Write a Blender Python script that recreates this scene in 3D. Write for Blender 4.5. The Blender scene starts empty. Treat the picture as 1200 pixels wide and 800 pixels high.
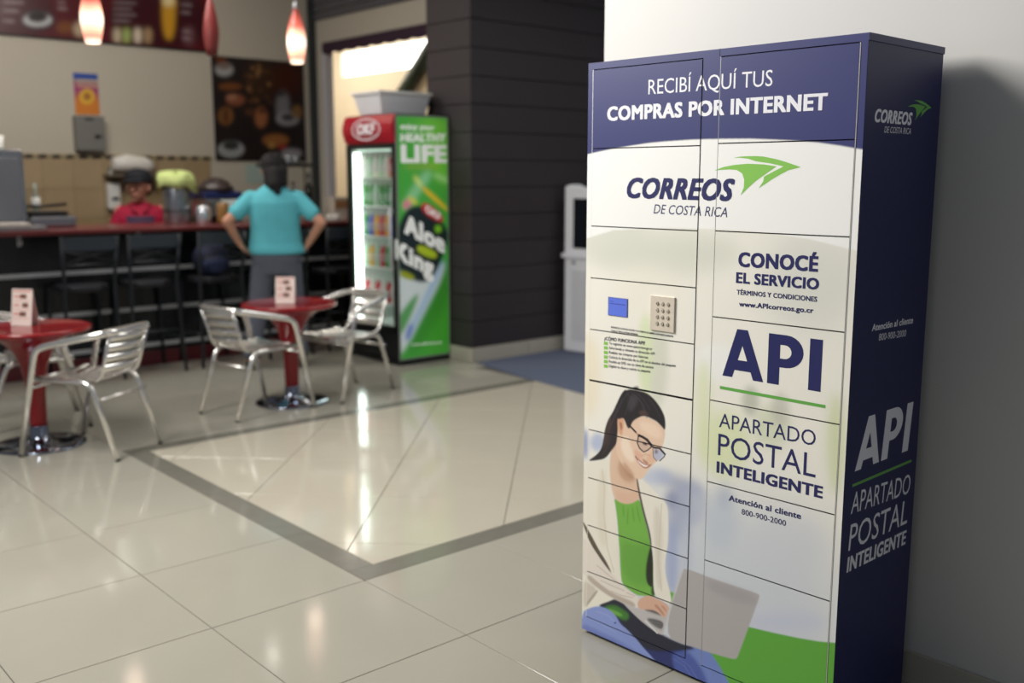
import bpy, bmesh, math, random
import numpy as np
from mathutils import Vector, Matrix
PI = math.pi
S = bpy.context.scene
C = S.collection
random.seed(7)

# ------------------------------------------------------------------ camera, world, lights, exposure
cd = bpy.data.cameras.new('camera'); cam = bpy.data.objects.new('camera', cd); C.objects.link(cam)
cam.location = (0, 0, 1.4732); cam.rotation_euler = (math.radians(90 - 9.2538), 0, math.radians(48.418))
cd.sensor_width = 36; cd.lens = 35.214; cd.clip_end = 100
cd.dof.use_dof = True; cd.dof.focus_distance = 2.62; cd.dof.aperture_fstop = 1.8; cd.dof.aperture_blades = 0
S.camera = cam
w = bpy.data.worlds.new('world'); S.world = w; w.use_nodes = True
w.node_tree.nodes['Background'].inputs[0].default_value = (.80, .88, 1.0, 1)
w.node_tree.nodes['Background'].inputs[1].default_value = .17
S.view_settings.view_transform = 'Standard'; S.view_settings.look = 'None'
S.view_settings.gamma = 1; S.view_settings.use_curve_mapping = False
S.view_settings.exposure = 0.0

def area(name, loc, target, size, sizey, power, col=(1, 1, 1)):
    l = bpy.data.lights.new(name, 'AREA'); l.shape = 'RECTANGLE'; l.size = size; l.size_y = sizey
    l.energy = power; l.color = col
    o = bpy.data.objects.new(name, l); C.objects.link(o); o.location = loc
    o.rotation_euler = (Vector(target) - Vector(loc)).to_track_quat('-Z', 'Y').to_euler()
    return o
area('skylight_hall', (-4.7, .1, 3.5), (-1.6, 2.7, 1.7), 2.0, 1.8, 285, (1, .975, .93))
area('fill_far', (-4.6, 5.6, 4.4), (-4.6, 4.0, 0), 2.0, 2.6, 130, (1, .98, .94))  # added fill light, no real skylight; lifts the white totem and back floor
area('cafe_panel', (-7.6, 2.6, 3.5), (-8.8, 3.4, 0.8), 2.4, .8, 75, (1, .95, .88))
area('side_room_panel', (-12.0, 6.9, 3.5), (-12.0, 7.4, 0), 2.4, .7, 50, (1, .92, .80))

# ------------------------------------------------------------------ materials
def lin(c):
    c = np.asarray(c, float) / 255.
    return np.where(c <= .04045, c / 12.92, ((c + .055) / 1.055) ** 2.4)
def L4(c): return tuple(float(v) for v in lin(c)) + (1,)
MATS = {}
def mat(name, c, rough=.5, metal=0, var=.06, scale=8, bump=0, emit=None, estr=0, spec=.5, trans=0, alpha=1, coat=0, stretch=None):
    if name in MATS: return MATS[name]
    m = bpy.data.materials.new(name); m.use_nodes = True; nt = m.node_tree; N = nt.nodes; b = N['Principled BSDF']
    tc = N.new('ShaderNodeTexCoord'); nz = N.new('ShaderNodeTexNoise'); nz.inputs['Scale'].default_value = scale; nz.inputs['Detail'].default_value = 4
    if stretch:
        mp = N.new('ShaderNodeMapping'); mp.inputs['Scale'].default_value = stretch
        nt.links.new(tc.outputs['Object'], mp.inputs[0]); nt.links.new(mp.outputs[0], nz.inputs['Vector'])
    else: nt.links.new(tc.outputs['Object'], nz.inputs['Vector'])
    mx = N.new('ShaderNodeMix'); mx.data_type = 'RGBA'
    a = np.array(L4(c)[:3])
    mx.inputs[6].default_value = tuple(np.clip(a * (1 - var), 0, 1)) + (1,); mx.inputs[7].default_value = tuple(np.clip(a * (1 + var), 0, 1)) + (1,)
    nt.links.new(nz.outputs[0], mx.inputs[0]); nt.links.new(mx.outputs[2], b.inputs['Base Color'])
    b.inputs['Roughness'].default_value = rough; b.inputs['Metallic'].default_value = metal
    b.inputs['Specular IOR Level'].default_value = spec; b.inputs['Transmission Weight'].default_value = trans
    b.inputs['Alpha'].default_value = alpha; b.inputs['Coat Weight'].default_value = coat
    if bump:
        bp_ = N.new('ShaderNodeBump'); bp_.inputs['Strength'].default_value = bump; bp_.inputs['Distance'].default_value = .01
        nt.links.new(nz.outputs[0], bp_.inputs['Height']); nt.links.new(bp_.outputs[0], b.inputs['Normal'])
    if emit:
        b.inputs['Emission Color'].default_value = L4(emit); b.inputs['Emission Strength'].default_value = estr
    MATS[name] = m; return m
def print_mat(name, rough=.35, estr=0, coat=0):
    if name in MATS: return MATS[name]
    m = bpy.data.materials.new(name); m.use_nodes = True; nt = m.node_tree; b = nt.nodes['Principled BSDF']
    a = nt.nodes.new('ShaderNodeAttribute'); a.attribute_name = 'ink'
    nt.links.new(a.outputs['Color'], b.inputs['Base Color']); b.inputs['Roughness'].default_value = rough; b.inputs['Coat Weight'].default_value = coat
    if estr:
        nt.links.new(a.outputs['Color'], b.inputs['Emission Color']); b.inputs['Emission Strength'].default_value = estr
    MATS[name] = m; return m

FLOOR = mat('polished_porcelain', (164, 160, 147), .10, var=.05, scale=3, spec=.5)
FLOOR2 = mat('polished_cream_porcelain', (188, 181, 164), .09, var=.05, scale=3, spec=.55)
BAND = mat('grey_stone_band', (118, 115, 105), .16, var=.12, scale=14)
GROUT = mat('grout', (92, 88, 80), .8)
CARPET = mat('slate_carpet', (92, 98, 116), .95, var=.15, scale=160, bump=.3, spec=.1)
WHITEW = mat('white_painted_wall', (210, 208, 204), .6, var=.02, scale=2)
CREAMW = mat('cream_painted_wall', (196, 188, 172), .7, var=.03, scale=2)
WARMW = mat('warm_cream_wall', (226, 214, 192), .7, var=.03, scale=2)
CEIL = mat('ceiling_paint', (150, 148, 142), .9)
PLANK = mat('charcoal_cladding', (48, 41, 44), .6, var=.18, scale=30, bump=.15, stretch=(1, 1, 8))
BASET = mat('beige_skirting_tile', (184, 178, 164), .3, var=.07, scale=10)
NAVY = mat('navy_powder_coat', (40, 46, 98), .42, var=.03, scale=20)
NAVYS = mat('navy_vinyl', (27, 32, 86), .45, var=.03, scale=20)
STEEL = mat('door_edge_steel', (150, 150, 150), .35, .6)
GAP = mat('dark_recess', (60, 58, 58), .7)
HINGE = mat('bright_hinge_steel', (235, 232, 225), .35, .3)
ALU = mat('polished_aluminium', (240, 237, 232), .24, .92, var=.03)
CHROME = mat('chrome', (150, 156, 170), .1, 1, var=.02)
RUBBER = mat('black_rubber', (28, 28, 30), .6)
RED = mat('glossy_red_plastic', (138, 6, 18), .2, coat=.1, var=.04)
BLACKP = mat('black_gloss_panel', (20, 23, 26), .25, var=.1)
BLACKM = mat('black_powder_steel', (34, 38, 44), .4, var=.1)
VINYL = mat('black_vinyl', (38, 38, 44), .4, bump=.1)
MAROON = mat('maroon_laminate', (112, 48, 48), .25, var=.1, scale=12)
KICK = mat('dark_red_kickboard', (92, 26, 34), .3)
STRIP = mat('brushed_strip', (205, 207, 210), .5, .25)
STAIN = mat('stainless', (170, 172, 176), .25, .9)
BLACK = mat('black_plastic', (22, 22, 24), .4)
WHITEP = mat('white_plastic', (232, 232, 228), .35)
INKN = mat('navy_ink', (38, 40, 96), .4, var=.0)
INKD = mat('dark_ink', (60, 58, 72), .5, var=.0)
INKW = mat('white_ink', (246, 245, 250), .4, var=.0)
INKL = mat('pale_grey_ink', (236, 238, 246), .4, var=.0)
INKG = mat('green_ink', (140, 202, 88), .4, var=.0)
INKS = mat('leaf_green_ink', (104, 176, 78), .4, var=.0)
INKM = {'navy': INKN, 'ink': INKD, 'white': INKW, 'lwhite': INKL}

# ------------------------------------------------------------------ helpers
class MB:
    def __init__(s): s.v = []; s.f = []; s.m = []; s.s = []
    def add(s, vs, fs, mi=0, sm=False):
        k = len(s.v); s.v += [tuple(v) for v in vs]
        for f in fs: s.f.append(tuple(i + k for i in f)); s.m.append(mi); s.s.append(sm)
    def box(s, x0, x1, y0, y1, z0, z1, mi=0, M=None):
        vs = [Vector((x, y, z)) for z in (z0, z1) for x, y in ((x0, y0), (x1, y0), (x1, y1), (x0, y1))]
        if M is not None: vs = [M @ v for v in vs]
        s.add(vs, [(3, 2, 1, 0), (4, 5, 6, 7), (0, 1, 5, 4), (1, 2, 6, 5), (2, 3, 7, 6), (3, 0, 4, 7)], mi)
    def prism(s, pts, z0, z1, mi=0, M=None, top=None):
        n = len(pts); top = top or pts
        vs = [Vector((x, y, z0)) for x, y in pts] + [Vector((x, y, z1)) for x, y in top]
        if M is not None: vs = [M @ v for v in vs]
        s.add(vs, [tuple(range(n - 1, -1, -1)), tuple(range(n, 2 * n))] + [(i, (i + 1) % n, n + (i + 1) % n, n + i) for i in range(n)], mi)
    def lathe(s, prof, cx=0, cy=0, n=24, mi=0, z=0):
        vs = []; fs = []
        for r, h in prof:
            for i in range(n):
                a = 2 * PI * i / n; vs.append((cx + r * math.cos(a), cy + r * math.sin(a), z + h))
        for j in range(len(prof) - 1):
            for i in range(n): fs.append((j * n + i, j * n + (i + 1) % n, (j + 1) * n + (i + 1) % n, (j + 1) * n + i))
        s.add(vs, fs, mi, True)
        k = len(s.v) - len(vs)
        s.f.append(tuple(k + i for i in range(n - 1, -1, -1))); s.m.append(mi); s.s.append(False)
        s.f.append(tuple(k + (len(prof) - 1) * n + i for i in range(n))); s.m.append(mi); s.s.append(False)
    def tube(s, pts, r, n=10, mi=0, r2=None, up=None, closed=False, cap=True):
        """swept tube; r width radius (along side axis), r2 the other radius; r may be a list"""
        P = [Vector(p) for p in pts]; N = len(P); rs = r if isinstance(r, (list, tuple)) else [r] * N
        vs = []; prev = None
        for i in range(N):
            if closed: t = (P[(i + 1) % N] - P[i - 1]).normalized()
            else: t = (P[min(i + 1, N - 1)] - P[max(i - 1, 0)]).normalized()
            if up is not None: a = Vector(up).cross(t)
            elif prev is not None: a = prev - t * prev.dot(t)
            else: a = (Vector((0, 0, 1)) if abs(t.z) < .9 else Vector((1, 0, 0))).cross(t)
            if a.length < 1e-5: a = prev or Vector((1, 0, 0))
            a.normalize(); prev = a; b = t.cross(a).normalized()
            for k in range(n):
                q = 2 * PI * k / n; q2 = (r2 / r if r2 and not isinstance(r, (list, tuple)) else 1)
                vs.append(P[i] + a * math.cos(q) * rs[i] + b * math.sin(q) * rs[i] * q2)
        fs = []
        for i in range(N if closed else N - 1):
            j = (i + 1) % N
            for k in range(n): fs.append((i * n + k, i * n + (k + 1) % n, j * n + (k + 1) % n, j * n + k))
        s.add(vs, fs, mi, True)
        if not closed and cap:
            k0 = len(s.v) - len(vs)
            s.f.append(tuple(k0 + i for i in range(n - 1, -1, -1))); s.m.append(mi); s.s.append(False)
            s.f.append(tuple(k0 + (N - 1) * n + i for i in range(n))); s.m.append(mi); s.s.append(False)
    def ball(s, c, r, n=12, mi=0):
        rx, ry, rz = (r, r, r) if not isinstance(r, (tuple, list)) else r
        prof = [(math.sin(PI * j / n), -math.cos(PI * j / n)) for j in range(n + 1)]
        vs = []
        for a, h in prof:
            for i in range(n):
                q = 2 * PI * i / n; vs.append((c[0] + rx * a * math.cos(q), c[1] + ry * a * math.sin(q), c[2] + rz * h))
        fs = [(j * n + i, j * n + (i + 1) % n, (j + 1) * n + (i + 1) % n, (j + 1) * n + i) for j in range(n) for i in range(n)]
        s.add(vs, fs, mi, True)
    def mesh(s, name, mats):
        me = bpy.data.meshes.new(name); me.from_pydata(s.v, [], s.f)
        for m in (mats if isinstance(mats, (list, tuple)) else [mats]): me.materials.append(m)
        me.polygons.foreach_set('material_index', s.m); me.polygons.foreach_set('use_smooth', s.s); me.validate(); me.update()
        return me
    def build(s, name, mats, parent=None, bevel=0, loc=None):
        return link(name, s.mesh(name, mats), parent, bevel, loc)
def link(name, me, parent=None, bevel=0, loc=None):
    o = bpy.data.objects.new(name, me); C.objects.link(o)
    if parent is not None: o.parent = parent
    if loc is not None: o.location = loc
    if bevel:
        b = o.modifiers.new('bevel', 'BEVEL'); b.width = bevel; b.segments = 2; b.limit_method = 'ANGLE'; b.angle_limit = .7
    return o
def tag(o, label=None, cat=None, group=None, kind=None):
    if label: o['label'] = label
    if cat: o['category'] = cat
    if group: o['group'] = group
    if kind: o['kind'] = kind
    return o
def thing(name, loc, rz=0, label=None, cat=None, group=None, kind=None):
    o = bpy.data.objects.new(name, None); C.objects.link(o); o.location = loc; o.rotation_euler = (0, 0, rz)
    o.empty_display_size = .05
    return tag(o, label, cat, group, kind)
def bx(name, m, parent, *a, bevel=0):
    b = MB(); b.box(*a); return b.build(name, m, parent, bevel)
def struct(o): o['kind'] = 'structure'; return o
def copy_tree(o, parent=None):
    c = o.copy(); C.objects.link(c)
    if parent is not None: c.parent = parent
    for ch in list(o.children): copy_tree(ch, c)
    return c
def arc(c, r, a0, a1, n, f): return [f(c[0] + r * math.cos(a0 + (a1 - a0) * i / n), c[1] + r * math.sin(a0 + (a1 - a0) * i / n)) for i in range(n + 1)]
def fillet(P, r, n=5):
    P = [Vector(p) for p in P]; out = [P[0]]
    for i in range(1, len(P) - 1):
        a = (P[i - 1] - P[i]); b = (P[i + 1] - P[i]); la = min(r, a.length * .45); lb = min(r, b.length * .45)
        p0 = P[i] + a.normalized() * la; p1 = P[i] + b.normalized() * lb
        for k in range(n + 1):
            t = k / n; out.append(p0 * (1 - t) ** 2 + P[i] * 2 * t * (1 - t) + p1 * t * t)
    return out + [P[-1]]

# text -> triangles in unit baseline coordinates (x, y), cap height 1
_fc = {}
def text_tris(body, bold=0, shear=0):
    key = (body, bold, shear)
    if key in _fc: return _fc[key]
    def raw(b_, off, sh):
        cu = bpy.data.curves.new('lettering', 'FONT'); cu.body = b_; cu.size = 1; cu.offset = off; cu.shear = sh; cu.resolution_u = 3
        cu.space_character = 1.0 + bold * .07
        o = bpy.data.objects.new('lettering', cu); C.objects.link(o)
        bpy.context.view_layer.update(); dg = bpy.context.evaluated_depsgraph_get()
        me = bpy.data.meshes.new_from_object(o.evaluated_get(dg)); bpy.data.objects.remove(o); bpy.data.curves.remove(cu)
        me.calc_loop_triangles()
        v = np.zeros(len(me.vertices) * 3); me.vertices.foreach_get('co', v); v = v.reshape(-1, 3)[:, :2]
        t = np.zeros(len(me.loop_triangles) * 3, int); me.loop_triangles.foreach_get('vertices', t)
        bpy.data.meshes.remove(me); return v, t.reshape(-1, 3)
    v, t = raw(body, 0, shear); h, _ = raw('H', 0, 0)
    cap = h[:, 1].max() - h[:, 1].min(); base = h[:, 1].min(); R = bold * .035
    if bold > 0:      # heavier weight: the outline grown by overlapping shifted copies
        vs = [v]; ts = [t]; n0 = len(v)
        for q in range(8):
            dx, dy = math.cos(q * PI / 4), math.sin(q * PI / 4); m_ = 1 / max(abs(dx), abs(dy))
            vs.append(v + np.array([dx * m_ * R * 1.25, dy * m_ * R * .75])); ts.append(t + n0 * (q + 1))
        v = np.concatenate(vs); t = np.concatenate(ts); base -= R * .75; cap += R * 1.5
    v = np.stack([v[:, 0] - v[:, 0].min(), (v[:, 1] - base)], 1) / cap
    tri = v[t]; cr = (tri[:, 1, 0] - tri[:, 0, 0]) * (tri[:, 2, 1] - tri[:, 0, 1]) - (tri[:, 1, 1] - tri[:, 0, 1]) * (tri[:, 2, 0] - tri[:, 0, 0])
    tri[cr < 0] = tri[cr < 0][:, ::-1]
    _fc[key] = (tri, v[:, 0].max()); return _fc[key]
def place_text(body, s0, s1, z0, z1, cap, bold=0, shear=0):
    tri, wd = text_tris(body, bold, shear); T = tri.copy()
    X = tri[..., 0] / wd; T[..., 0] = s0 + X * (s1 - s0); T[..., 1] = z0 + X * (z1 - z0) + tri[..., 1] * cap
    return T
def text_items(body, s0, s1, z0, z1, cap, bold, shear, m):
    # each shifted copy sits a hair above the last, so that nothing is coplanar
    T = place_text(body, s0, s1, z0, z1, cap, bold, shear); n = 9 if bold > 0 else 1; k = len(T) // n
    return [(list(T[q * k:(q + 1) * k]), m, q * .00003) for q in range(n)]
def clip_poly(p, r):
    for ax, lim, sg in ((0, r[0], 1), (0, r[1], -1), (1, r[2], 1), (1, r[3], -1)):
        q = []
        for i in range(len(p)):
            a, b = p[i - 1], p[i]; da = sg * (a[ax] - lim); db = sg * (b[ax] - lim)
            if (da >= 0) != (db >= 0):
                t = da / (da - db); q.append((a[0] + (b[0] - a[0]) * t, a[1] + (b[1] - a[1]) * t))
            if db >= 0: q.append(b)
        p = q
        if len(p) < 3: return None
    return p
def tri_obj(name, items, parent, f, rect=None):
    """items: list of (polys, material); f maps (s,z)->3D; clipped to rect"""
    vs = []; fs = []; mi = []; mats = []
    for it in items:
        polys, m = it[:2]; lay = it[2] if len(it) > 2 else 0; got = False
        for p in polys:
            p = [tuple(q) for q in p]
            if rect is not None:
                xs = [q[0] for q in p]; zs = [q[1] for q in p]
                if max(xs) <= rect[0] or min(xs) >= rect[1] or max(zs) <= rect[2] or min(zs) >= rect[3]: continue
                if min(xs) < rect[0] or max(xs) > rect[1] or min(zs) < rect[2] or max(zs) > rect[3]:
                    p = clip_poly(p, rect)
                    if not p: continue
            if not got: mats.append(m) if m not in mats else None; got = True
            k = len(vs); vs += [f(q[0], q[1], lay) for q in p]; fs.append(tuple(range(k, k + len(p)))); mi.append(mats.index(m))
    if not fs: return None
    me = bpy.data.meshes.new(name); me.from_pydata(vs, [], fs)
    for m in mats: me.materials.append(m)
    me.polygons.foreach_set('material_index', mi); me.update()
    return link(name, me, parent)
def triangulate(poly):
    """ear clipping for simple outlines, returns CCW triangles"""
    P = [tuple(p) for p in poly]
    A = sum(P[i - 1][0] * P[i][1] - P[i][0] * P[i - 1][1] for i in range(len(P)))
    if A < 0: P.reverse()
    out = []; idx = list(range(len(P)))
    cr = lambda a, b, c: (b[0] - a[0]) * (c[1] - a[1]) - (b[1] - a[1]) * (c[0] - a[0])
    g = 0
    while len(idx) > 3 and g < 4000:
        g += 1; ok = False
        for k in range(len(idx)):
            a, b, c = P[idx[k - 1]], P[idx[k]], P[idx[(k + 1) % len(idx)]]
            if cr(a, b, c) <= 0: continue
            if any(cr(a, b, P[j]) >= 0 and cr(b, c, P[j]) >= 0 and cr(c, a, P[j]) >= 0 for j in idx if P[j] not in (a, b, c)): continue
            out.append((a, b, c)); idx.pop(k); ok = True; break
        if not ok: break
    if len(idx) == 3: out.append(tuple(P[i] for i in idx))
    return out

# painted print canvas (plain ink colours, sampled into mesh attributes)
class Canvas:
    def __init__(s, x0, x1, z0, z1, res, base, bs):
        s.x0, s.z0, s.res, s.bs = x0, z0, res, bs
        s.n = int(round((x1 - x0) / res)) + 1; s.k = int(round((z1 - z0) / res)) + 1
        s.a = np.empty((s.k, s.n, 3)); s.a[:] = lin(base)
    def fill(s, pts, col, blur, al, smooth):
        p = np.array(pts, float)
        if smooth:
            for _ in range(2):
                q = np.roll(p, -1, 0); p = np.stack([p * .75 + q * .25, p * .25 + q * .75], 1).reshape(-1, 2)
        p = (p - [s.x0, s.z0]) / s.res; r = int(round(blur * s.bs * .001 / s.res)); pad = 3 * r + 2
        i0, j0 = np.floor(p.min(0)).astype(int) - pad; i1, j1 = np.ceil(p.max(0)).astype(int) + pad
        ci0, cj0, ci1, cj1 = max(i0, -pad), max(j0, -pad), min(i1, s.n + pad), min(j1, s.k + pad)
        if ci1 <= ci0 or cj1 <= cj0: return
        xs = np.arange(ci0, ci1); ys = np.arange(cj0, cj1); M = np.zeros((len(ys), len(xs)))
        for sub in (-.25, .25):
            yy = ys + sub; D = np.zeros((len(ys), len(xs) + 1))
            for a, b in zip(p, np.roll(p, -1, 0)):
                if a[1] == b[1]: continue
                sg = 1 if b[1] > a[1] else -1
                lo, hi = (a, b) if sg > 0 else (b, a)
                rows = np.nonzero((yy >= lo[1]) & (yy < hi[1]))[0]
                if len(rows) == 0: continue
                xc = lo[0] + (hi[0] - lo[0]) * (yy[rows] - lo[1]) / (hi[1] - lo[1])
                kx = np.clip(xc - ci0, 0, len(xs) - 1e-6); ki = kx.astype(int); fr = kx - ki
                np.add.at(D, (rows, ki), sg * (1 - fr)); np.add.at(D, (rows, ki + 1), sg * fr)
            M += np.clip(np.abs(np.cumsum(D, 1)[:, :-1]), 0, 1) * .5
        for _ in range(3 if r else 0):
            for ax in (0, 1):
                w_ = 2 * r + 1; pd = [(0, 0), (0, 0)]; pd[ax] = (r + 1, r)
                cs = np.cumsum(np.pad(M, pd, mode='edge'), ax)
                M = (cs[w_:] - cs[:-w_]) / w_ if ax == 0 else (cs[:, w_:] - cs[:, :-w_]) / w_
        a0, b0, a1, b1 = max(ci0, 0), max(cj0, 0), min(ci1, s.n), min(cj1, s.k)
        if a1 <= a0 or b1 <= b0: return
        m = (M[b0 - cj0:b1 - cj0, a0 - ci0:a1 - ci0] * al)[..., None]
        s.a[b0:b1, a0:a1] = s.a[b0:b1, a0:a1] * (1 - m) + lin(col) * m
    def sample(s, x, z):
        i = np.clip((x - s.x0) / s.res, 0, s.n - 1.001); j = np.clip((z - s.z0) / s.res, 0, s.k - 1.001)
        ii = i.astype(int); jj = j.astype(int); fi = (i - ii)[..., None]; fj = (j - jj)[..., None]; A = s.a
        return (A[jj, ii] * (1 - fi) + A[jj, ii + 1] * fi) * (1 - fj) + (A[jj + 1, ii] * (1 - fi) + A[jj + 1, ii + 1] * fi) * fj
def print_mesh(name, rects, cv, f, back, mats):
    """rects (s0,s1,z0,z1,res): ink grids on their front, plain edges behind; f(s,z,depth)->xyz arrays"""
    V = []; F = []; COL = []; MI = []; k = 0
    for s0, s1, z0, z1, res in rects:
        n = max(2, int(round((s1 - s0) / res)) + 1); m = max(2, int(round((z1 - z0) / res)) + 1)
        X, Z = np.meshgrid(np.linspace(s0, s1, n), np.linspace(z0, z1, m))
        V.append(np.stack(f(X.ravel(), Z.ravel(), 0 * X.ravel()), 1)); COL.append(cv.sample(X.ravel(), Z.ravel()))
        I = np.arange(n * m).reshape(m, n)
        F.append(np.stack([I[:-1, :-1], I[:-1, 1:], I[1:, 1:], I[1:, :-1]], -1).reshape(-1, 4) + k); MI.append(np.zeros((n - 1) * (m - 1), int)); k += n * m
        c = np.array([(s0, z0), (s1, z0), (s1, z1), (s0, z1)]); xs = np.concatenate([c[:, 0]] * 2); zs = np.concatenate([c[:, 1]] * 2)
        dd = np.array([0] * 4 + [back] * 4, float); V.append(np.stack(f(xs, zs, dd), 1)); COL.append(np.full((8, 3), .3))
        F.append(np.array([(0, 4, 5, 1), (1, 5, 6, 2), (2, 6, 7, 3), (3, 7, 4, 0), (7, 6, 5, 4)]) + k); MI.append(np.ones(5, int)); k += 8
    V = np.concatenate(V); F = np.concatenate(F); COL = np.concatenate(COL); MI = np.concatenate(MI)
    me = bpy.data.meshes.new(name); me.vertices.add(len(V)); me.vertices.foreach_set('co', V.ravel())
    me.loops.add(F.size); me.polygons.add(len(F)); me.loops.foreach_set('vertex_index', F.ravel().astype(np.int32))
    me.polygons.foreach_set('loop_start', np.arange(0, F.size, 4, dtype=np.int32))
    me.polygons.foreach_set('loop_total', np.full(len(F), 4, dtype=np.int32)); me.update(calc_edges=True)
    for m_ in mats: me.materials.append(m_)
    me.polygons.foreach_set('material_index', MI.astype(np.int32))
    at = me.color_attributes.new('ink', 'FLOAT_COLOR', 'POINT'); at.data.foreach_set('color', np.concatenate([COL, np.ones((len(COL), 1))], 1).ravel().astype(np.float32))
    return me
TEXTS = [('front', 'RECIBÍ AQUÍ TUS', 0.2332, 0.6387, 1.709, 1.7066, 0.04, 0, 0, 'white'),
('front', 'COMPRAS POR INTERNET', 0.079, 0.7964, 1.6409, 1.6388, 0.0411, 1, 0, 'white'),
('front', 'CORREOS', 0.1604, 0.5359, 1.4155, 1.4121, 0.0594, 1, 0.28, 'navy'),
('front', 'DE COSTA RICA', 0.2617, 0.5153, 1.3732, 1.3691, 0.026, 0, 0.22, 'navy'),
('front', 'CONOCÉ', 0.5552, 0.7928, 1.2381, 1.2398, 0.0395, 1, 0, 'navy'),
('front', 'EL SERVICIO', 0.5503, 0.7979, 1.1938, 1.1947, 0.0292, 1, 0, 'navy'),
('front', 'TÉRMINOS Y CONDICIONES', 0.5538, 0.7945, 1.163, 1.1642, 0.0127, 0.7, 0, 'navy'),
('front', 'www.APIcorreos.go.cr', 0.5628, 0.786, 1.1314, 1.1343, 0.0135, 0.8, 0, 'navy'),
('front', 'API', 0.5169, 0.8168, 0.9334, 0.9344, 0.1346, 1.3, 0, 'navy'),
('front', 'APARTADO', 0.5115, 0.8101, 0.7863, 0.7902, 0.0404, 0, 0, 'navy'),
('front', 'POSTAL', 0.5107, 0.8146, 0.7057, 0.7066, 0.0618, 0, 0, 'navy'),
('front', 'INTELIGENTE', 0.5081, 0.8379, 0.6544, 0.6555, 0.0326, 1, 0, 'navy'),
('front', 'Atención al cliente', 0.5523, 0.7788, 0.5823, 0.5852, 0.0167, 0.7, 0, 'navy'),
('front', '800-900-2000', 0.5958, 0.7353, 0.5533, 0.555, 0.0156, 0.1, 0, 'navy'),
('front', '¿CÓMO FUNCIONA API?', 0.0809, 0.2408, 0.9821, 0.9863, 0.0107, 0.8, 0, 'ink'),
('front', 'Te registrás en www.apicorreos.go.cr', 0.1003, 0.2691, 0.9712, 0.9738, 0.008, 0.2, 0, 'ink'),
('front', 'Seleccionás y obtenés tu dirección API', 0.1006, 0.2778, 0.957, 0.9604, 0.008, 0.2, 0, 'ink'),
('front', 'Realizás tus compras por Internet', 0.1009, 0.2539, 0.9428, 0.9462, 0.0081, 0.2, 0, 'ink'),
('front', 'Colocás la dirección de tu API en el destino del paquete', 0.1011, 0.3558, 0.9286, 0.9352, 0.008, 0.2, 0, 'ink'),
('front', 'Recibís un SMS con tu clave de acceso', 0.1014, 0.2749, 0.9144, 0.9194, 0.0081, 0.2, 0, 'ink'),
('front', 'Digitás tu clave y retirás tu paquete', 0.1017, 0.2634, 0.9002, 0.9054, 0.0081, 0.2, 0, 'ink'),
('front', 'INGRESE SU CLAVE DE ACCESO Y LA PUERTA SE ABRIRÁ AUTOMÁTICAMENTE', 0.1071, 0.3441, 1.0227, 1.0205, 0.0054, 0.5, 0, 'ink'),
('front', 'CON LA TECLA # PARA BORRAR', 0.1074, 0.2131, 1.0116, 1.0118, 0.0053, 0.5, 0, 'ink'),
('side', 'CORREOS', 0.0496, 0.2479, 1.6079, 1.6065, 0.032, 1, 0.28, 'lwhite'),
('side', 'DE COSTA RICA', 0.1021, 0.2448, 1.5843, 1.5843, 0.015, 0, 0.22, 'lwhite'),
('side', 'Atención al cliente', 0.0976, 0.3266, 1.0893, 1.0875, 0.0179, 0.7, 0.1, 'lwhite'),
('side', '800-900-2000', 0.1382, 0.2901, 1.0606, 1.0557, 0.0177, 0, 0.1, 'lwhite'),
('side', 'API', 0.0507, 0.3621, 0.7314, 0.7283, 0.1359, 1.1, 0.12, 'lwhite'),
('side', 'APARTADO', 0.0416, 0.3757, 0.6177, 0.6006, 0.0564, -0.1, 0.1, 'lwhite'),
('side', 'POSTAL', 0.0395, 0.3704, 0.5184, 0.5141, 0.0698, 0, 0.1, 'lwhite'),
('side', 'INTELIGENTE', 0.0365, 0.3716, 0.4598, 0.4525, 0.0416, 0.9, 0.1, 'lwhite'),
('fridge', 'enjoy your', 4.5673, 4.8973, 1.8449, 1.846, 0.0444, 0.8, 0.2, 'lwhite'),
('fridge', 'HEALTHY', 4.5652, 5.0078, 1.7492, 1.7596, 0.0631, 1.2, 0.1, 'lwhite'),
('fridge', 'LIFE', 4.5688, 5.0162, 1.591, 1.5955, 0.1384, 1.3, 0, 'lwhite'),
('fridge', 'www.okfcorp.com', 4.6399, 4.9446, 0.1519, 0.1392, 0.0208, 0.5, 0, 'lwhite'),
('fridge', 'Aloe', 4.5881, 4.9865, 1.0499, 0.8674, 0.1292, 1.2, 0, 'lwhite'),
('fridge', 'King', 4.5012, 4.8696, 0.8562, 0.6835, 0.1254, 1.2, 0, 'lwhite'),
('fridge', 'OKF', 4.7985, 4.9464, 1.2087, 1.134, 0.0591, 1, 0, 'lwhite'),
('header', 'OKF', -6.9967, -6.6688, 1.8111, 1.7977, 0.0877, 1, 0, 'lwhite')]
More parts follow.
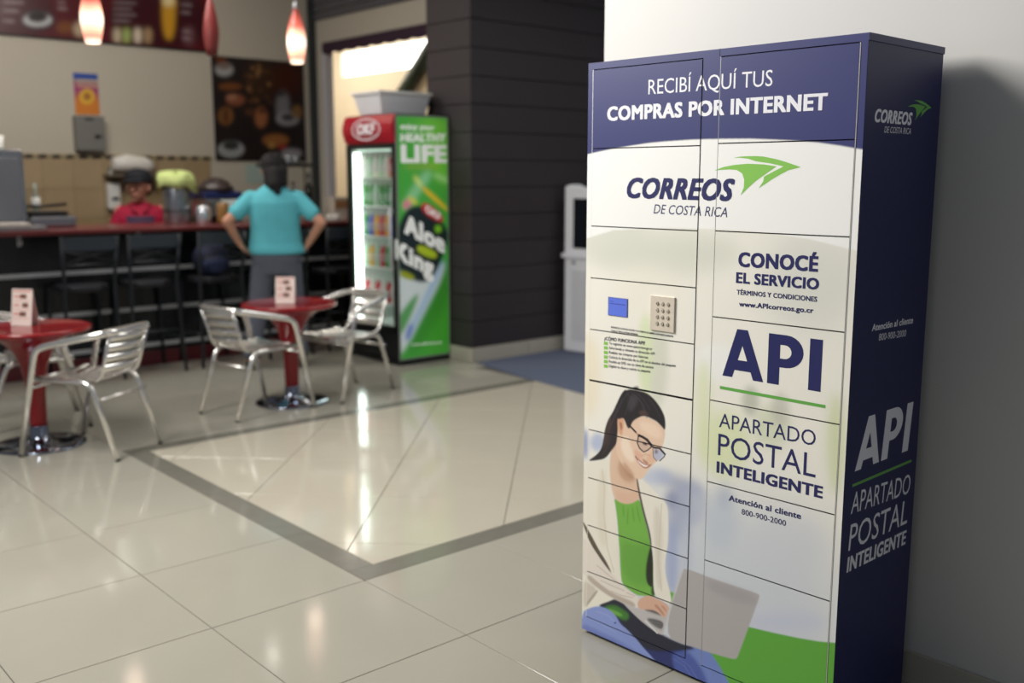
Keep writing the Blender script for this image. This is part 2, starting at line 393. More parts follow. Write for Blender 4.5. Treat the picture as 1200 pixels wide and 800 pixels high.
PAINT = [
('front',[(-0.0148,0.5205),(0.1985,0.5409),(0.9233,0.64),(0.9637,-0.0461),(0.0003,-0.4899)],(212, 216, 222),90,1,1),
('front',[(0.2437,1.311),(0.2329,1.2851),(0.2,1.2609),(0.148,1.2411),(0.082,1.2282),(0.0091,1.2239),(-0.0619,1.2293),(-0.1215,1.2441),(-0.1614,1.2667),(-0.1756,1.294),(-0.1619,1.3225),(-0.1226,1.348),(-0.0637,1.3674),(0.0065,1.3784),(0.0789,1.38),(0.1449,1.3725),(0.1975,1.3572),(0.2315,1.3359)],(222, 222, 208),24,0.8,0),
('front',[(0.566,1.2761),(0.5523,1.2549),(0.5102,1.2343),(0.4431,1.2162),(0.357,1.2029),(0.2608,1.1962),(0.1656,1.1975),(0.0846,1.2071),(0.0298,1.2242),(0.0102,1.2465),(0.029,1.2707),(0.0828,1.2934),(0.1629,1.3115),(0.2571,1.3228),(0.3529,1.3264),(0.4392,1.3224),(0.507,1.3117),(0.5505,1.2957)],(222, 222, 208),24,0.9,0),
('front',[(0.9113,1.2237),(0.9059,1.1802),(0.8847,1.14),(0.8498,1.1076),(0.8047,1.0872),(0.7544,1.0816),(0.705,1.0921),(0.6629,1.1181),(0.6341,1.1565),(0.6225,1.2022),(0.6297,1.2492),(0.6547,1.291),(0.6936,1.3225),(0.741,1.3399),(0.7908,1.3418),(0.8373,1.3285),(0.8752,1.3022),(0.9008,1.2659)],(222, 222, 212),40,0.8,0),
('front',[(0.3295,0.9566),(0.3285,0.9047),(0.3223,0.8579),(0.3117,0.8219),(0.2979,0.8013),(0.2824,0.7987),(0.2673,0.8146),(0.2543,0.8473),(0.2451,0.8926),(0.241,0.945),(0.2423,0.9978),(0.2488,1.0446),(0.2597,1.0796),(0.2737,1.0989),(0.2889,1.1004),(0.3037,1.084),(0.3163,1.0518),(0.3252,1.0076)],(214, 216, 196),10,0.7,0),
('front',[(0.2727,0.9619),(0.2722,0.9181),(0.2683,0.8789),(0.2614,0.8491),(0.2524,0.8322),(0.2423,0.8306),(0.2323,0.8445),(0.2237,0.8723),(0.2175,0.9105),(0.2146,0.9545),(0.2152,0.9987),(0.2193,1.0378),(0.2263,1.067),(0.2354,1.083),(0.2454,1.084),(0.2552,1.0699),(0.2636,1.0425),(0.2697,1.0051)],(225, 236, 190),8,0.8,0),
('front',[(0.0666,0.8682),(0.0645,0.8216),(0.0566,0.7794),(0.0439,0.7467),(0.0277,0.7275),(0.01,0.7244),(-0.007,0.7379),(-0.0212,0.7666),(-0.0308,0.8068),(-0.0346,0.8536),(-0.0321,0.9011),(-0.0238,0.9435),(-0.0106,0.9755),(0.0057,0.9934),(0.0231,0.9954),(0.0397,0.9813),(0.0534,0.953),(0.0628,0.9138)],(240, 222, 182),18,0.5,0),
('front',[(0.3717,1.1592),(0.3653,1.1336),(0.345,1.1096),(0.3129,1.09),(0.2723,1.0771),(0.228,1.0727),(0.1851,1.0776),(0.1493,1.0915),(0.1254,1.1127),(0.1166,1.1386),(0.1242,1.1658),(0.147,1.1906),(0.1818,1.21),(0.224,1.2217),(0.2681,1.2244),(0.3089,1.2182),(0.3419,1.204),(0.3636,1.1836)],(246, 240, 224),20,0.6,0),
('front',[(0.5681,0.9761),(0.5646,0.9578),(0.5528,0.9404),(0.5341,0.9259),(0.5106,0.9161),(0.4849,0.9123),(0.4602,0.9151),(0.4396,0.9241),(0.4258,0.9385),(0.4205,0.9563),(0.4245,0.9753),(0.4371,0.9931),(0.4568,1.0075),(0.4809,1.0168),(0.5064,1.0198),(0.5304,1.0165),(0.55,1.0073),(0.5631,0.9933)],(250, 250, 246),12,0.8,0),
('front',[(0.6159,0.7575),(0.6125,0.7239),(0.5996,0.6921),(0.5786,0.6658),(0.5519,0.6482),(0.5224,0.6417),(0.4938,0.6472),(0.4698,0.6644),(0.4533,0.6913),(0.4467,0.7243),(0.4508,0.7594),(0.4649,0.792),(0.4872,0.8179),(0.5147,0.8343),(0.5439,0.8393),(0.5715,0.8326),(0.5942,0.8151),(0.6096,0.7891)],(224, 232, 180),18,0.8,0),
('front',[(0.736,0.8274),(0.7337,0.8064),(0.7249,0.7866),(0.7107,0.7703),(0.6926,0.7594),(0.6727,0.7554),(0.6535,0.7589),(0.6374,0.7696),(0.6264,0.7861),(0.6219,0.8065),(0.6245,0.8281),(0.6338,0.8483),(0.6486,0.8645),(0.6671,0.8748),(0.6869,0.8781),(0.7056,0.8741),(0.7211,0.8633),(0.7316,0.8471)],(216, 222, 190),14,0.8,0),
('front',[(0.6373,0.8802),(0.6363,0.8656),(0.6323,0.8521),(0.6257,0.8414),(0.6172,0.8349),(0.6078,0.8332),(0.5988,0.8368),(0.5912,0.8451),(0.5859,0.8571),(0.5836,0.8714),(0.5846,0.8863),(0.5888,0.8998),(0.5955,0.9104),(0.6041,0.9168),(0.6134,0.9182),(0.6223,0.9145),(0.6298,0.9062),(0.635,0.8943)],(190, 192, 175),8,0.8,0),
('front',[(0.7287,0.8722),(0.7279,0.8563),(0.7243,0.8418),(0.718,0.8303),(0.71,0.8234),(0.7011,0.8217),(0.6925,0.8257),(0.6851,0.8348),(0.6799,0.8479),(0.6776,0.8635),(0.6784,0.8796),(0.6822,0.8942),(0.6886,0.9056),(0.6967,0.9124),(0.7055,0.9137),(0.7141,0.9096),(0.7213,0.9005),(0.7264,0.8875)],(200, 196, 185),9,0.7,0),
('front',[(0.8901,0.8114),(0.8913,0.7659),(0.8896,0.7252),(0.8851,0.694),(0.8784,0.6763),(0.8702,0.6744),(0.8616,0.6886),(0.8537,0.7172),(0.8473,0.7567),(0.8433,0.8022),(0.8422,0.848),(0.8441,0.8886),(0.8487,0.9192),(0.8554,0.936),(0.8635,0.9373),(0.872,0.9229),(0.8798,0.8948),(0.8861,0.8561)],(214, 222, 170),12,0.8,0),
('front',[(0.4867,0.831),(0.4869,0.7805),(0.4836,0.7351),(0.4772,0.7005),(0.4683,0.6808),(0.4581,0.6786),(0.4478,0.6945),(0.4387,0.7264),(0.432,0.7704),(0.4283,0.8211),(0.4283,0.8722),(0.4318,0.9174),(0.4384,0.9512),(0.4473,0.9699),(0.4574,0.9712),(0.4674,0.9552),(0.4763,0.9238),(0.483,0.8808)],(228, 234, 190),12,0.7,0),
('front',[(0.0203,0.6406),(0.0197,0.6233),(0.0174,0.6077),(0.0137,0.5956),(0.009,0.5887),(0.0039,0.5876),(-0.001,0.5926),(-0.0051,0.6031),(-0.0079,0.6178),(-0.0091,0.6349),(-0.0085,0.6523),(-0.0061,0.6679),(-0.0024,0.6799),(0.0023,0.6867),(0.0074,0.6876),(0.0123,0.6826),(0.0164,0.6721),(0.0191,0.6576)],(120, 140, 195),7,0.8,0),
('front',[(0.0919,0.6602),(0.0902,0.6495),(0.0848,0.6393),(0.0765,0.6309),(0.0661,0.6252),(0.0549,0.6229),(0.0442,0.6244),(0.0355,0.6295),(0.0296,0.6376),(0.0275,0.6476),(0.0293,0.6584),(0.0348,0.6687),(0.0433,0.6771),(0.0538,0.6827),(0.065,0.6848),(0.0755,0.6832),(0.0841,0.6781),(0.0898,0.6701)],(158, 174, 216),7,0.7,0),
('front',[(0.4643,0.5859),(0.4567,0.5792),(0.4397,0.574),(0.4153,0.571),(0.386,0.5705),(0.3555,0.5727),(0.3273,0.5774),(0.3051,0.584),(0.2917,0.5917),(0.289,0.5995),(0.2973,0.6065),(0.3155,0.6117),(0.3412,0.6145),(0.371,0.6147),(0.4012,0.6122),(0.4284,0.6074),(0.4493,0.6009),(0.4618,0.5934)],(150, 158, 190),14,0.7,0),
('front',[(0.4242,0.5155),(0.4227,0.485),(0.4162,0.4567),(0.4055,0.434),(0.3919,0.4197),(0.3768,0.4156),(0.3622,0.4223),(0.3499,0.4392),(0.3414,0.464),(0.3377,0.4939),(0.3394,0.525),(0.3462,0.5535),(0.3572,0.5759),(0.3711,0.5895),(0.386,0.5929),(0.4003,0.5858),(0.4123,0.569),(0.4206,0.5446)],(142, 152, 188),16,0.6,0),
('front',[(0.3801,0.5436),(0.3789,0.5344),(0.3749,0.5256),(0.3685,0.5182),(0.3605,0.5131),(0.3518,0.511),(0.3435,0.512),(0.3366,0.5162),(0.332,0.5231),(0.3302,0.5316),(0.3314,0.541),(0.3356,0.5498),(0.3421,0.5572),(0.3502,0.5622),(0.3588,0.5642),(0.367,0.5631),(0.3738,0.5588),(0.3784,0.5521)],(120, 130, 172),9,0.6,0),
('front',[(0.3531,0.6076),(0.35,0.598),(0.3404,0.588),(0.3255,0.5788),(0.307,0.5715),(0.2869,0.5669),(0.2678,0.5657),(0.252,0.5681),(0.2415,0.5738),(0.2377,0.5821),(0.241,0.592),(0.251,0.6022),(0.2665,0.6115),(0.2854,0.6187),(0.3054,0.623),(0.3242,0.6239),(0.3394,0.6214),(0.3494,0.6157)],(180, 192, 220),9,0.6,0),
('front',[(0.4827,0.5555),(0.4804,0.5323),(0.4719,0.5102),(0.4583,0.4919),(0.441,0.4794),(0.4222,0.4745),(0.404,0.4779),(0.3888,0.4891),(0.3785,0.507),(0.3744,0.5292),(0.377,0.553),(0.3859,0.5754),(0.4001,0.5936),(0.4176,0.6055),(0.4363,0.6098),(0.4541,0.6059),(0.4687,0.5946),(0.4787,0.5771)],(170, 178, 204),12,0.6,0),
('front',[(0.3862,0.3613),(0.386,0.3212),(0.3829,0.285),(0.3771,0.2568),(0.3693,0.2403),(0.3605,0.2375),(0.3518,0.2489),(0.3442,0.2731),(0.3387,0.3072),(0.3359,0.3469),(0.3362,0.3873),(0.3395,0.4235),(0.3454,0.4511),(0.3532,0.467),(0.3619,0.4692),(0.3705,0.4577),(0.378,0.4338),(0.3834,0.4003)],(160, 172, 210),10,0.75,0),
('front',[(0.4369,0.415),(0.4367,0.3792),(0.4336,0.3468),(0.428,0.3216),(0.4204,0.3068),(0.4119,0.3042),(0.4034,0.3142),(0.3961,0.3357),(0.3907,0.3661),(0.388,0.4015),(0.3883,0.4376),(0.3915,0.47),(0.3973,0.4948),(0.4048,0.5091),(0.4133,0.5112),(0.4216,0.501),(0.4289,0.4797),(0.4342,0.4499)],(190, 198, 216),9,0.5,0),
('front',[(0.59,0.5321),(0.5875,0.5025),(0.578,0.4744),(0.5623,0.4511),(0.5423,0.4353),(0.5204,0.4292),(0.4992,0.4336),(0.4813,0.4482),(0.469,0.4712),(0.464,0.4998),(0.4668,0.5303),(0.4771,0.5588),(0.4934,0.582),(0.5138,0.5969),(0.5356,0.602),(0.5562,0.5968),(0.5734,0.5821),(0.5851,0.5596)],(196, 204, 216),20,0.7,0),
('front',[(0.5676,0.5959),(0.5664,0.5838),(0.562,0.5723),(0.5548,0.5627),(0.5458,0.5563),(0.5359,0.5539),(0.5265,0.5558),(0.5185,0.5617),(0.5131,0.571),(0.5109,0.5825),(0.5122,0.5948),(0.5167,0.6064),(0.524,0.6159),(0.5332,0.6221),(0.543,0.6244),(0.5523,0.6224),(0.5601,0.6164),(0.5654,0.6073)],(176, 184, 202),14,0.6,0),
('front',[(0.8584,0.5316),(0.8529,0.4982),(0.8334,0.4644),(0.8018,0.4339),(0.7615,0.4103),(0.7168,0.3967),(0.6732,0.3952),(0.6363,0.4064),(0.6113,0.4291),(0.6015,0.4605),(0.6083,0.4964),(0.6307,0.532),(0.6654,0.5627),(0.7076,0.5847),(0.752,0.5958),(0.7933,0.5951),(0.827,0.5829),(0.8494,0.5609)],(214, 216, 222),30,0.7,0),
('front',[(0.8696,0.3287),(0.8629,0.3167),(0.8423,0.3011),(0.8098,0.2834),(0.7688,0.2658),(0.7239,0.2503),(0.6805,0.2389),(0.6441,0.2331),(0.6198,0.234),(0.611,0.2415),(0.6189,0.2546),(0.6424,0.2716),(0.6781,0.2901),(0.7211,0.3078),(0.7659,0.3226),(0.8072,0.3327),(0.8403,0.3373),(0.8618,0.3359)],(200, 204, 226),14,0.6,0),
('front',[(-0.0659,1.5364),(0.0017,1.5444),(0.0399,1.5501),(0.1075,1.5593),(0.173,1.566),(0.2364,1.5718),(0.2979,1.575),(0.3867,1.5774),(0.4772,1.5772),(0.5793,1.5748),(0.6563,1.5701),(0.7181,1.5657),(0.778,1.5596),(0.836,1.551),(0.899,1.5395),(0.9361,1.5328),(0.9353,1.8813),(-0.0721,2.0048)],(54, 58, 114),0.6,1,0),
('front',[(-0.0659,1.5364),(0.0017,1.5444),(0.0399,1.5501),(0.1075,1.5593),(0.173,1.566),(0.2364,1.5718),(0.2979,1.575),(0.3867,1.5774),(0.4772,1.5772),(0.5793,1.5748),(0.6563,1.5701),(0.7181,1.5657),(0.778,1.5596),(0.836,1.551),(0.899,1.5395),(0.9361,1.5328),(0.9511,1.2905),(0.9003,1.2971),(0.8384,1.3086),(0.7672,1.3203),(0.6857,1.3288),(0.5901,1.3351),(0.4811,1.3361),(0.3657,1.3343),(0.2431,1.3307),(0.1093,1.3188),(0.0165,1.294),(-0.0625,1.2746)],(253, 252, 248),0.6,1,0),
('front',[(0.4514,0.1823),(0.5831,0.2269),(0.636,0.2342),(0.7073,0.2429),(0.7883,0.255),(0.8484,0.2665),(0.8937,0.2778),(0.9437,0.2932),(0.9665,-0.0934),(0.4229,-0.3519)],(98, 172, 62),0.8,1,0),
('front',[(0.3484,0.2562),(0.4026,0.2464),(0.4037,0.2146),(0.3529,0.2143)],(110, 180, 70),1.5,1,1),
('front',[(0.3825,0.0909),(0.46,0.1132),(0.4994,0.118),(0.5333,0.0919),(0.5734,0.0439),(0.611,-0.0227),(0.6324,-0.1191),(0.075,-0.3636),(0.1775,-0.0254)],(118, 138, 200),1.5,1,1),
('front',[(0.4237,0.0867),(0.4554,0.0712),(0.484,0.0442),(0.5033,0.014),(0.5312,-0.0823),(0.2855,-0.1847),(0.2629,0.0201),(0.3762,0.0887)],(76, 92, 165),5,0.9,1),
('front',[(0.0589,0.1094),(0.1378,0.1622),(0.1803,0.1559),(0.2602,0.1203),(0.3304,0.1028),(0.4138,0.1007),(0.4633,0.1063),(0.4082,0.0811),(0.3643,0.0569),(0.3856,-0.004),(0.4145,-0.1032),(0.2486,-0.0848),(0.1758,0.046)],(46, 54, 110),4,1,1),
('front',[(0.0589,0.1094),(0.1378,0.1622),(0.1803,0.1559),(0.2602,0.1203),(0.3304,0.1028),(0.4138,0.1007),(0.4633,0.1076),(0.3768,0.0697),(0.3125,0.0409),(0.2454,0.0364),(0.1856,0.078),(0.1388,0.1138)],(38, 40, 56),2,1,1),
('front',[(0.0954,0.1198),(0.1418,0.1406),(0.1772,0.135),(0.2053,0.1273),(0.1921,0.1001),(0.1462,0.1019),(0.1102,0.1073)],(70, 130, 50),3,0.9,1),
('front',[(0.11,0.1188),(0.1529,0.1213),(0.1812,0.1164),(0.1603,0.1066),(0.1246,0.1091)],(120, 185, 75),2,0.8,1),
('front',[(0.0034,0.0662),(0.0201,0.088),(0.0619,0.1089),(0.0984,0.1179),(0.1346,0.1124),(0.1527,0.0989),(0.1661,0.0828),(0.1962,0.0745),(0.2313,0.0546),(0.2625,0.0341),(0.3051,0.013),(0.3306,-0.011),(0.0712,-0.1537),(-0.0839,-0.0906),(-0.0144,-0.0204)],(140, 156, 214),1,1,1),
('front',[(-0.0037,0.0341),(0.0678,0.0289),(0.1763,0.0261),(0.2803,0.0011),(0.331,-0.0248),(0.0712,-0.1537),(-0.0839,-0.0906)],(116, 130, 195),4,0.9,1),
('front',[(0.0043,0.007),(0.141,0.0136),(0.314,-0.0089),(0.3319,-0.0525),(-0.0832,-0.1518)],(88, 100, 165),4,0.8,1),
('front',[(0.1492,0.0814),(0.1489,0.0801),(0.1482,0.0788),(0.1471,0.0777),(0.1457,0.0768),(0.1442,0.0763),(0.1428,0.0762),(0.1417,0.0766),(0.1409,0.0774),(0.1407,0.0785),(0.1409,0.0797),(0.1416,0.081),(0.1427,0.0822),(0.1441,0.0831),(0.1456,0.0836),(0.147,0.0836),(0.1481,0.0832),(0.1489,0.0824)],(60, 75, 150),0.5,1,0),
('front',[(0.093,0.6054),(0.1123,0.6094),(0.1156,0.5357),(0.1307,0.4894),(0.1425,0.4313),(0.1532,0.3589),(0.1592,0.2961),(0.1663,0.2279),(0.1757,0.2025),(0.1449,0.1602),(0.0663,0.1133),(0.0183,0.083),(-0.0232,0.0574),(-0.0303,0.5513),(-0.0006,0.5661),(0.0249,0.5828),(0.0575,0.5896)],(240, 234, 218),1,1,1),
('front',[(0.0863,0.5846),(0.1016,0.5325),(0.0964,0.4337),(0.1094,0.3244),(0.0771,0.3155),(0.0605,0.4247),(0.0693,0.5392)],(228, 218, 198),6,0.7,1),
('front',[(0.1369,0.6852),(0.1169,0.6405),(0.1101,0.5966),(0.1156,0.5357),(0.1307,0.4894),(0.152,0.4752),(0.183,0.4745),(0.2133,0.4874),(0.2363,0.5092),(0.232,0.5432),(0.2211,0.5784),(0.2337,0.608),(0.2125,0.6517),(0.178,0.685)],(230, 196, 170),1,1,1),
('front',[(0.1554,0.6265),(0.1801,0.5965),(0.2076,0.5808),(0.218,0.5696),(0.1914,0.5501),(0.157,0.5587),(0.1425,0.5884)],(190, 146, 116),5,0.75,1),
('front',[(0.137,0.5213),(0.1822,0.5099),(0.2255,0.5363),(0.2264,0.5041),(0.183,0.4772),(0.1448,0.4817)],(226, 186, 160),4,0.8,1),
('front',[(0.1307,0.49),(0.1518,0.4807),(0.1829,0.4805),(0.2132,0.4941),(0.2345,0.5128),(0.2509,0.4619),(0.2754,0.4007),(0.2799,0.3716),(0.2918,0.3342),(0.2972,0.2266),(0.3009,0.214),(0.2678,0.2091),(0.2326,0.1993),(0.2068,0.2052),(0.1754,0.2137),(0.1643,0.2386),(0.1589,0.3241),(0.1532,0.3575),(0.1477,0.4159),(0.1379,0.4648)],(122, 182, 76),0.8,1,1),
('front',[(0.1579,0.3657),(0.2201,0.355),(0.2825,0.394),(0.2935,0.2392),(0.1715,0.2295)],(98, 160, 60),8,0.6,1),
('front',[(0.1866,0.4699),(0.1913,0.4711),(0.1893,0.4156),(0.1845,0.4144)],(88, 150, 50),1.2,0.7,1),
('front',[(0.2035,0.4768),(0.2082,0.4779),(0.2161,0.4308),(0.2114,0.4296)],(88, 150, 50),1.2,0.7,1),
('front',[(0.1659,0.473),(0.1707,0.4742),(0.175,0.4368),(0.1702,0.4355)],(88, 150, 50),1.2,0.7,1),
('front',[(0.2201,0.4863),(0.2248,0.4874),(0.2395,0.4368),(0.2349,0.4356)],(88, 150, 50),1.2,0.7,1),
('front',[(0.2766,0.3706),(0.2877,0.3845),(0.2945,0.3214),(0.2962,0.24),(0.2667,0.2474),(0.262,0.2982)],(40, 46, 36),2,1,1),
('front',[(0.2895,0.2653),(0.3001,0.2412),(0.3023,0.22),(0.2842,0.217)],(44, 48, 42),1.5,0.9,1),
('front',[(0.229,0.5828),(0.2378,0.5767),(0.2646,0.5627),(0.3059,0.5391),(0.3366,0.52),(0.3434,0.4953),(0.3459,0.4165),(0.3442,0.3894),(0.3359,0.3469),(0.3373,0.3015),(0.3547,0.2582),(0.3655,0.2211),(0.3531,0.2089),(0.3237,0.2159),(0.299,0.2217),(0.2928,0.2663),(0.2918,0.3342),(0.2792,0.3931),(0.2751,0.4244),(0.2507,0.4668),(0.2345,0.5141),(0.2286,0.5478)],(242, 236, 222),0.9,1,1),
('front',[(0.3051,0.5124),(0.3267,0.438),(0.3203,0.3289),(0.3292,0.2503),(0.3066,0.2432),(0.2961,0.3761),(0.2866,0.4811)],(222, 212, 196),4,0.8,1),
('front',[(0.2178,0.575),(0.2228,0.5761),(0.2358,0.5279),(0.2539,0.473),(0.2787,0.4119),(0.2848,0.3729),(0.2799,0.3716),(0.2722,0.4074),(0.2474,0.4686),(0.2293,0.521)],(58, 44, 34),0.6,0.95,1),
('front',[(-0.0091,0.3901),(0.0024,0.3757),(0.0288,0.3539),(0.0738,0.3003),(0.1032,0.2744),(0.129,0.2393),(0.1148,0.2351),(0.0816,0.271),(0.0407,0.3054),(0.0103,0.349)],(98, 84, 72),1,1,1),
('front',[(-0.027,0.3217),(0.0144,0.3213),(0.0407,0.3054),(0.0816,0.271),(0.1146,0.2464),(0.1676,0.2176),(0.2027,0.2039),(0.2412,0.1951),(0.2384,0.1746),(0.2338,0.1563),(0.2081,0.1536),(0.1767,0.1576),(0.1289,0.1594),(0.0744,0.171),(0.0278,0.1887),(-0.0255,0.2167)],(234, 224, 212),1,1,1),
('front',[(0.0275,0.209),(0.074,0.1912),(0.1285,0.1764),(0.1763,0.1745),(0.2248,0.1731),(0.2253,0.1536),(0.1767,0.1576),(0.1289,0.1594),(0.0744,0.171),(0.0203,0.1893)],(186, 172, 158),2.5,0.9,1),
('front',[(0.0054,0.179),(0.028,0.18),(0.0726,0.1676),(0.0291,0.1101),(0.007,0.0793)],(206, 194, 180),3,0.8,1),
('front',[(0.0653,0.1682),(0.0727,0.1647),(0.0292,0.1042),(0.0144,0.0876),(0.0217,0.1076)],(150, 136, 122),1,0.7,1),
('front',[(0.1768,0.1548),(0.1942,0.1575),(0.2354,0.1569),(0.2922,0.1727),(0.3569,0.1912),(0.3513,0.1648),(0.3369,0.1064),(0.3173,0.1024),(0.2602,0.1176),(0.2224,0.1329)],(198, 192, 190),0.8,1,1),
('front',[(0.2631,0.1367),(0.3094,0.148),(0.3389,0.1469),(0.3332,0.1203),(0.3036,0.1212)],(96, 94, 96),1.5,1,1),
('front',[(0.2754,0.1755),(0.3152,0.1747),(0.3351,0.1648),(0.2957,0.1628),(0.2557,0.1607)],(86, 78, 74),2,0.9,1),
('front',[(0.2363,0.188),(0.2743,0.2153),(0.3075,0.2134),(0.3401,0.2102),(0.3565,0.2019),(0.3554,0.1879),(0.3476,0.1772),(0.3432,0.1648),(0.3319,0.1624),(0.3219,0.1687),(0.3004,0.174),(0.2723,0.1667),(0.2456,0.1574),(0.2335,0.1647)],(222, 178, 154),0.8,1,1),
('front',[(0.3047,0.196),(0.3246,0.1861),(0.3414,0.1697),(0.335,0.1676),(0.315,0.1802),(0.2983,0.1885)],(182, 132, 108),1,0.8,1),
('front',[(0.3275,0.2007),(0.3439,0.1924),(0.3491,0.1804),(0.3409,0.1859),(0.3244,0.1942)],(190, 140, 118),0.8,0.8,1),
('front',[(0.4027,0.3343),(0.4104,0.3392),(0.4304,0.3398),(0.5352,0.3375),(0.6152,0.3392),(0.6567,0.3396),(0.6645,0.3371),(0.6628,0.3266),(0.6041,0.1389),(0.5975,0.1248),(0.5877,0.1199),(0.5027,0.1099),(0.4231,0.104),(0.3337,0.1039)],(182, 176, 175),0.7,1,1),
('front',[(0.491,0.337),(0.6623,0.3364),(0.6477,0.2942),(0.4805,0.2973)],(164, 158, 160),7,0.6,1),
('front',[(0.4027,0.3343),(0.3369,0.105),(0.3271,0.1044),(0.3506,0.1864),(0.3966,0.3325)],(205, 200, 200),0.5,0.7,1),
('front',[(0.1741,0.8442),(0.1575,0.8317),(0.137,0.795),(0.1204,0.762),(0.1014,0.735),(0.0888,0.7021),(0.085,0.6739),(0.0768,0.6379),(0.0571,0.6132),(0.0235,0.5888),(0.0258,0.5858),(0.0529,0.5932),(0.093,0.6067),(0.1187,0.6395),(0.1378,0.6637),(0.1458,0.6923),(0.1424,0.7456),(0.1748,0.8178)],(52, 46, 48),0.8,1,1),
('front',[(0.1001,0.7314),(0.1164,0.7478),(0.1128,0.7133),(0.0964,0.6556),(0.0813,0.6354),(0.0893,0.6816)],(88, 66, 60),2,0.6,1),
('front',[(0.2222,0.8529),(0.2216,0.8512),(0.2196,0.8495),(0.2166,0.8479),(0.2128,0.8468),(0.2088,0.8462),(0.205,0.8462),(0.2019,0.8467),(0.1999,0.8478),(0.1991,0.8493),(0.1998,0.8511),(0.2018,0.8528),(0.2048,0.8543),(0.2086,0.8554),(0.2126,0.856),(0.2164,0.8561),(0.2194,0.8555),(0.2215,0.8544)],(40, 34, 36),0.6,1,0),
('front',[(0.1423,0.749),(0.1636,0.7544),(0.2013,0.7627),(0.2587,0.7727),(0.3115,0.7529),(0.3249,0.7392),(0.3228,0.7194),(0.3191,0.6993),(0.3127,0.6876),(0.3134,0.6617),(0.3012,0.6435),(0.2901,0.6372),(0.2776,0.6227),(0.2634,0.6064),(0.254,0.591),(0.246,0.5786),(0.2313,0.5699),(0.2146,0.5716),(0.1804,0.5857),(0.1523,0.6123),(0.1344,0.6413),(0.1403,0.6859),(0.1427,0.7322)],(238, 206, 180),0.8,1,1),
('front',[(0.2265,0.7539),(0.2835,0.7543),(0.312,0.7368),(0.3088,0.7103),(0.2604,0.7141),(0.227,0.7342)],(250, 222, 198),4,0.85,1),
('front',[(0.1525,0.6801),(0.1819,0.6992),(0.191,0.6708),(0.2085,0.6442),(0.2134,0.6184),(0.1795,0.6214),(0.1575,0.6473)],(252, 232, 210),4,0.85,1),
('front',[(0.1625,0.6178),(0.1971,0.5947),(0.2145,0.5749),(0.1979,0.5645),(0.1675,0.5883)],(188, 140, 108),4,0.7,1),
('front',[(0.208,0.6641),(0.2332,0.6559),(0.2459,0.6452),(0.2297,0.6318),(0.2086,0.6408)],(232, 176, 150),3,0.7,1),
('front',[(0.1402,0.7469),(0.1529,0.7532),(0.1637,0.7494),(0.1662,0.7331),(0.1625,0.7089),(0.1586,0.6931),(0.1477,0.6994),(0.1395,0.7215)],(224, 172, 140),0.6,1,1),
('front',[(0.1469,0.7363),(0.1576,0.7349),(0.1602,0.7186),(0.154,0.7074),(0.1506,0.7236)],(160, 104, 80),1,0.8,1),
('front',[(0.1742,0.8429),(0.2075,0.8459),(0.2486,0.8442),(0.2732,0.8336),(0.2977,0.8149),(0.3184,0.7896),(0.3247,0.7681),(0.3244,0.7391),(0.3107,0.7508),(0.2913,0.7628),(0.2718,0.7672),(0.2588,0.7701),(0.2392,0.7706),(0.2197,0.7606),(0.2017,0.7481),(0.1937,0.7334),(0.1883,0.7204),(0.1787,0.724),(0.1698,0.7424),(0.1611,0.7516),(0.1391,0.7397),(0.1349,0.7712),(0.1444,0.8103)],(46, 42, 46),0.7,1,1),
('front',[(0.1846,0.8273),(0.2245,0.8284),(0.209,0.7891),(0.1794,0.7681)],(82, 76, 82),4,0.6,1),
('front',[(0.2192,0.7803),(0.2452,0.79),(0.2651,0.7751),(0.2327,0.7695)],(110, 84, 70),3,0.5,1),
('front',[(0.2758,0.6711),(0.2884,0.6539),(0.287,0.6339),(0.2668,0.6296),(0.2503,0.6328),(0.2621,0.6518)],(236, 192, 162),1.5,0.9,1),
('front',[(0.2386,0.6403),(0.2502,0.6361),(0.2668,0.6296),(0.2588,0.623),(0.2464,0.627)],(176, 116, 94),1,0.8,1),
('front',[(0.2111,0.6407),(0.2234,0.6355),(0.2402,0.6274),(0.2547,0.6221),(0.273,0.627),(0.2798,0.6324),(0.2711,0.6206),(0.2551,0.6099),(0.2393,0.6122),(0.2237,0.6239)],(172, 92, 88),0.8,0.95,1),
('front',[(0.2205,0.6326),(0.2382,0.6236),(0.2548,0.6198),(0.267,0.6237),(0.255,0.6139),(0.2405,0.6158),(0.2266,0.6238)],(248, 236, 228),0.5,1,1),
('front',[(0.2111,0.642),(0.2178,0.6407),(0.2188,0.6356),(0.2129,0.6364)],(80, 48, 44),0.6,0.9,1),
('front',[(0.2229,0.702),(0.2404,0.6954),(0.2651,0.6887),(0.2714,0.6817),(0.2535,0.6666),(0.2434,0.6596),(0.2287,0.6683),(0.2209,0.68)],(206, 176, 160),1,0.7,1),
('front',[(0.2817,0.6772),(0.3057,0.6804),(0.3259,0.6698),(0.3067,0.6479),(0.2948,0.6421),(0.2825,0.6494)],(176, 190, 220),1,0.75,1),
('front',[(0.2858,0.6764),(0.2998,0.6775),(0.2981,0.6658),(0.2882,0.6621)],(110, 84, 96),1.5,0.8,1),
('front',[(0.2344,0.6893),(0.2528,0.6912),(0.2612,0.6846),(0.249,0.6806)],(96, 76, 78),1,0.9,1),
('front',[(0.1857,0.7293),(0.2141,0.7106),(0.2188,0.7151),(0.1906,0.7338)],(30, 26, 36),0.5,1,0),
('front',[(0.2122,0.7129),(0.2226,0.7047),(0.2264,0.7079),(0.216,0.7161)],(200, 150, 130),0.5,1,0),
('front',[(0.2197,0.7044),(0.2409,0.7008),(0.2448,0.7088),(0.2236,0.7123)],(34, 30, 42),0.5,1,0),
('front',[(0.2351,0.7022),(0.2567,0.6956),(0.2617,0.7033),(0.2401,0.7099)],(34, 30, 42),0.5,1,0),
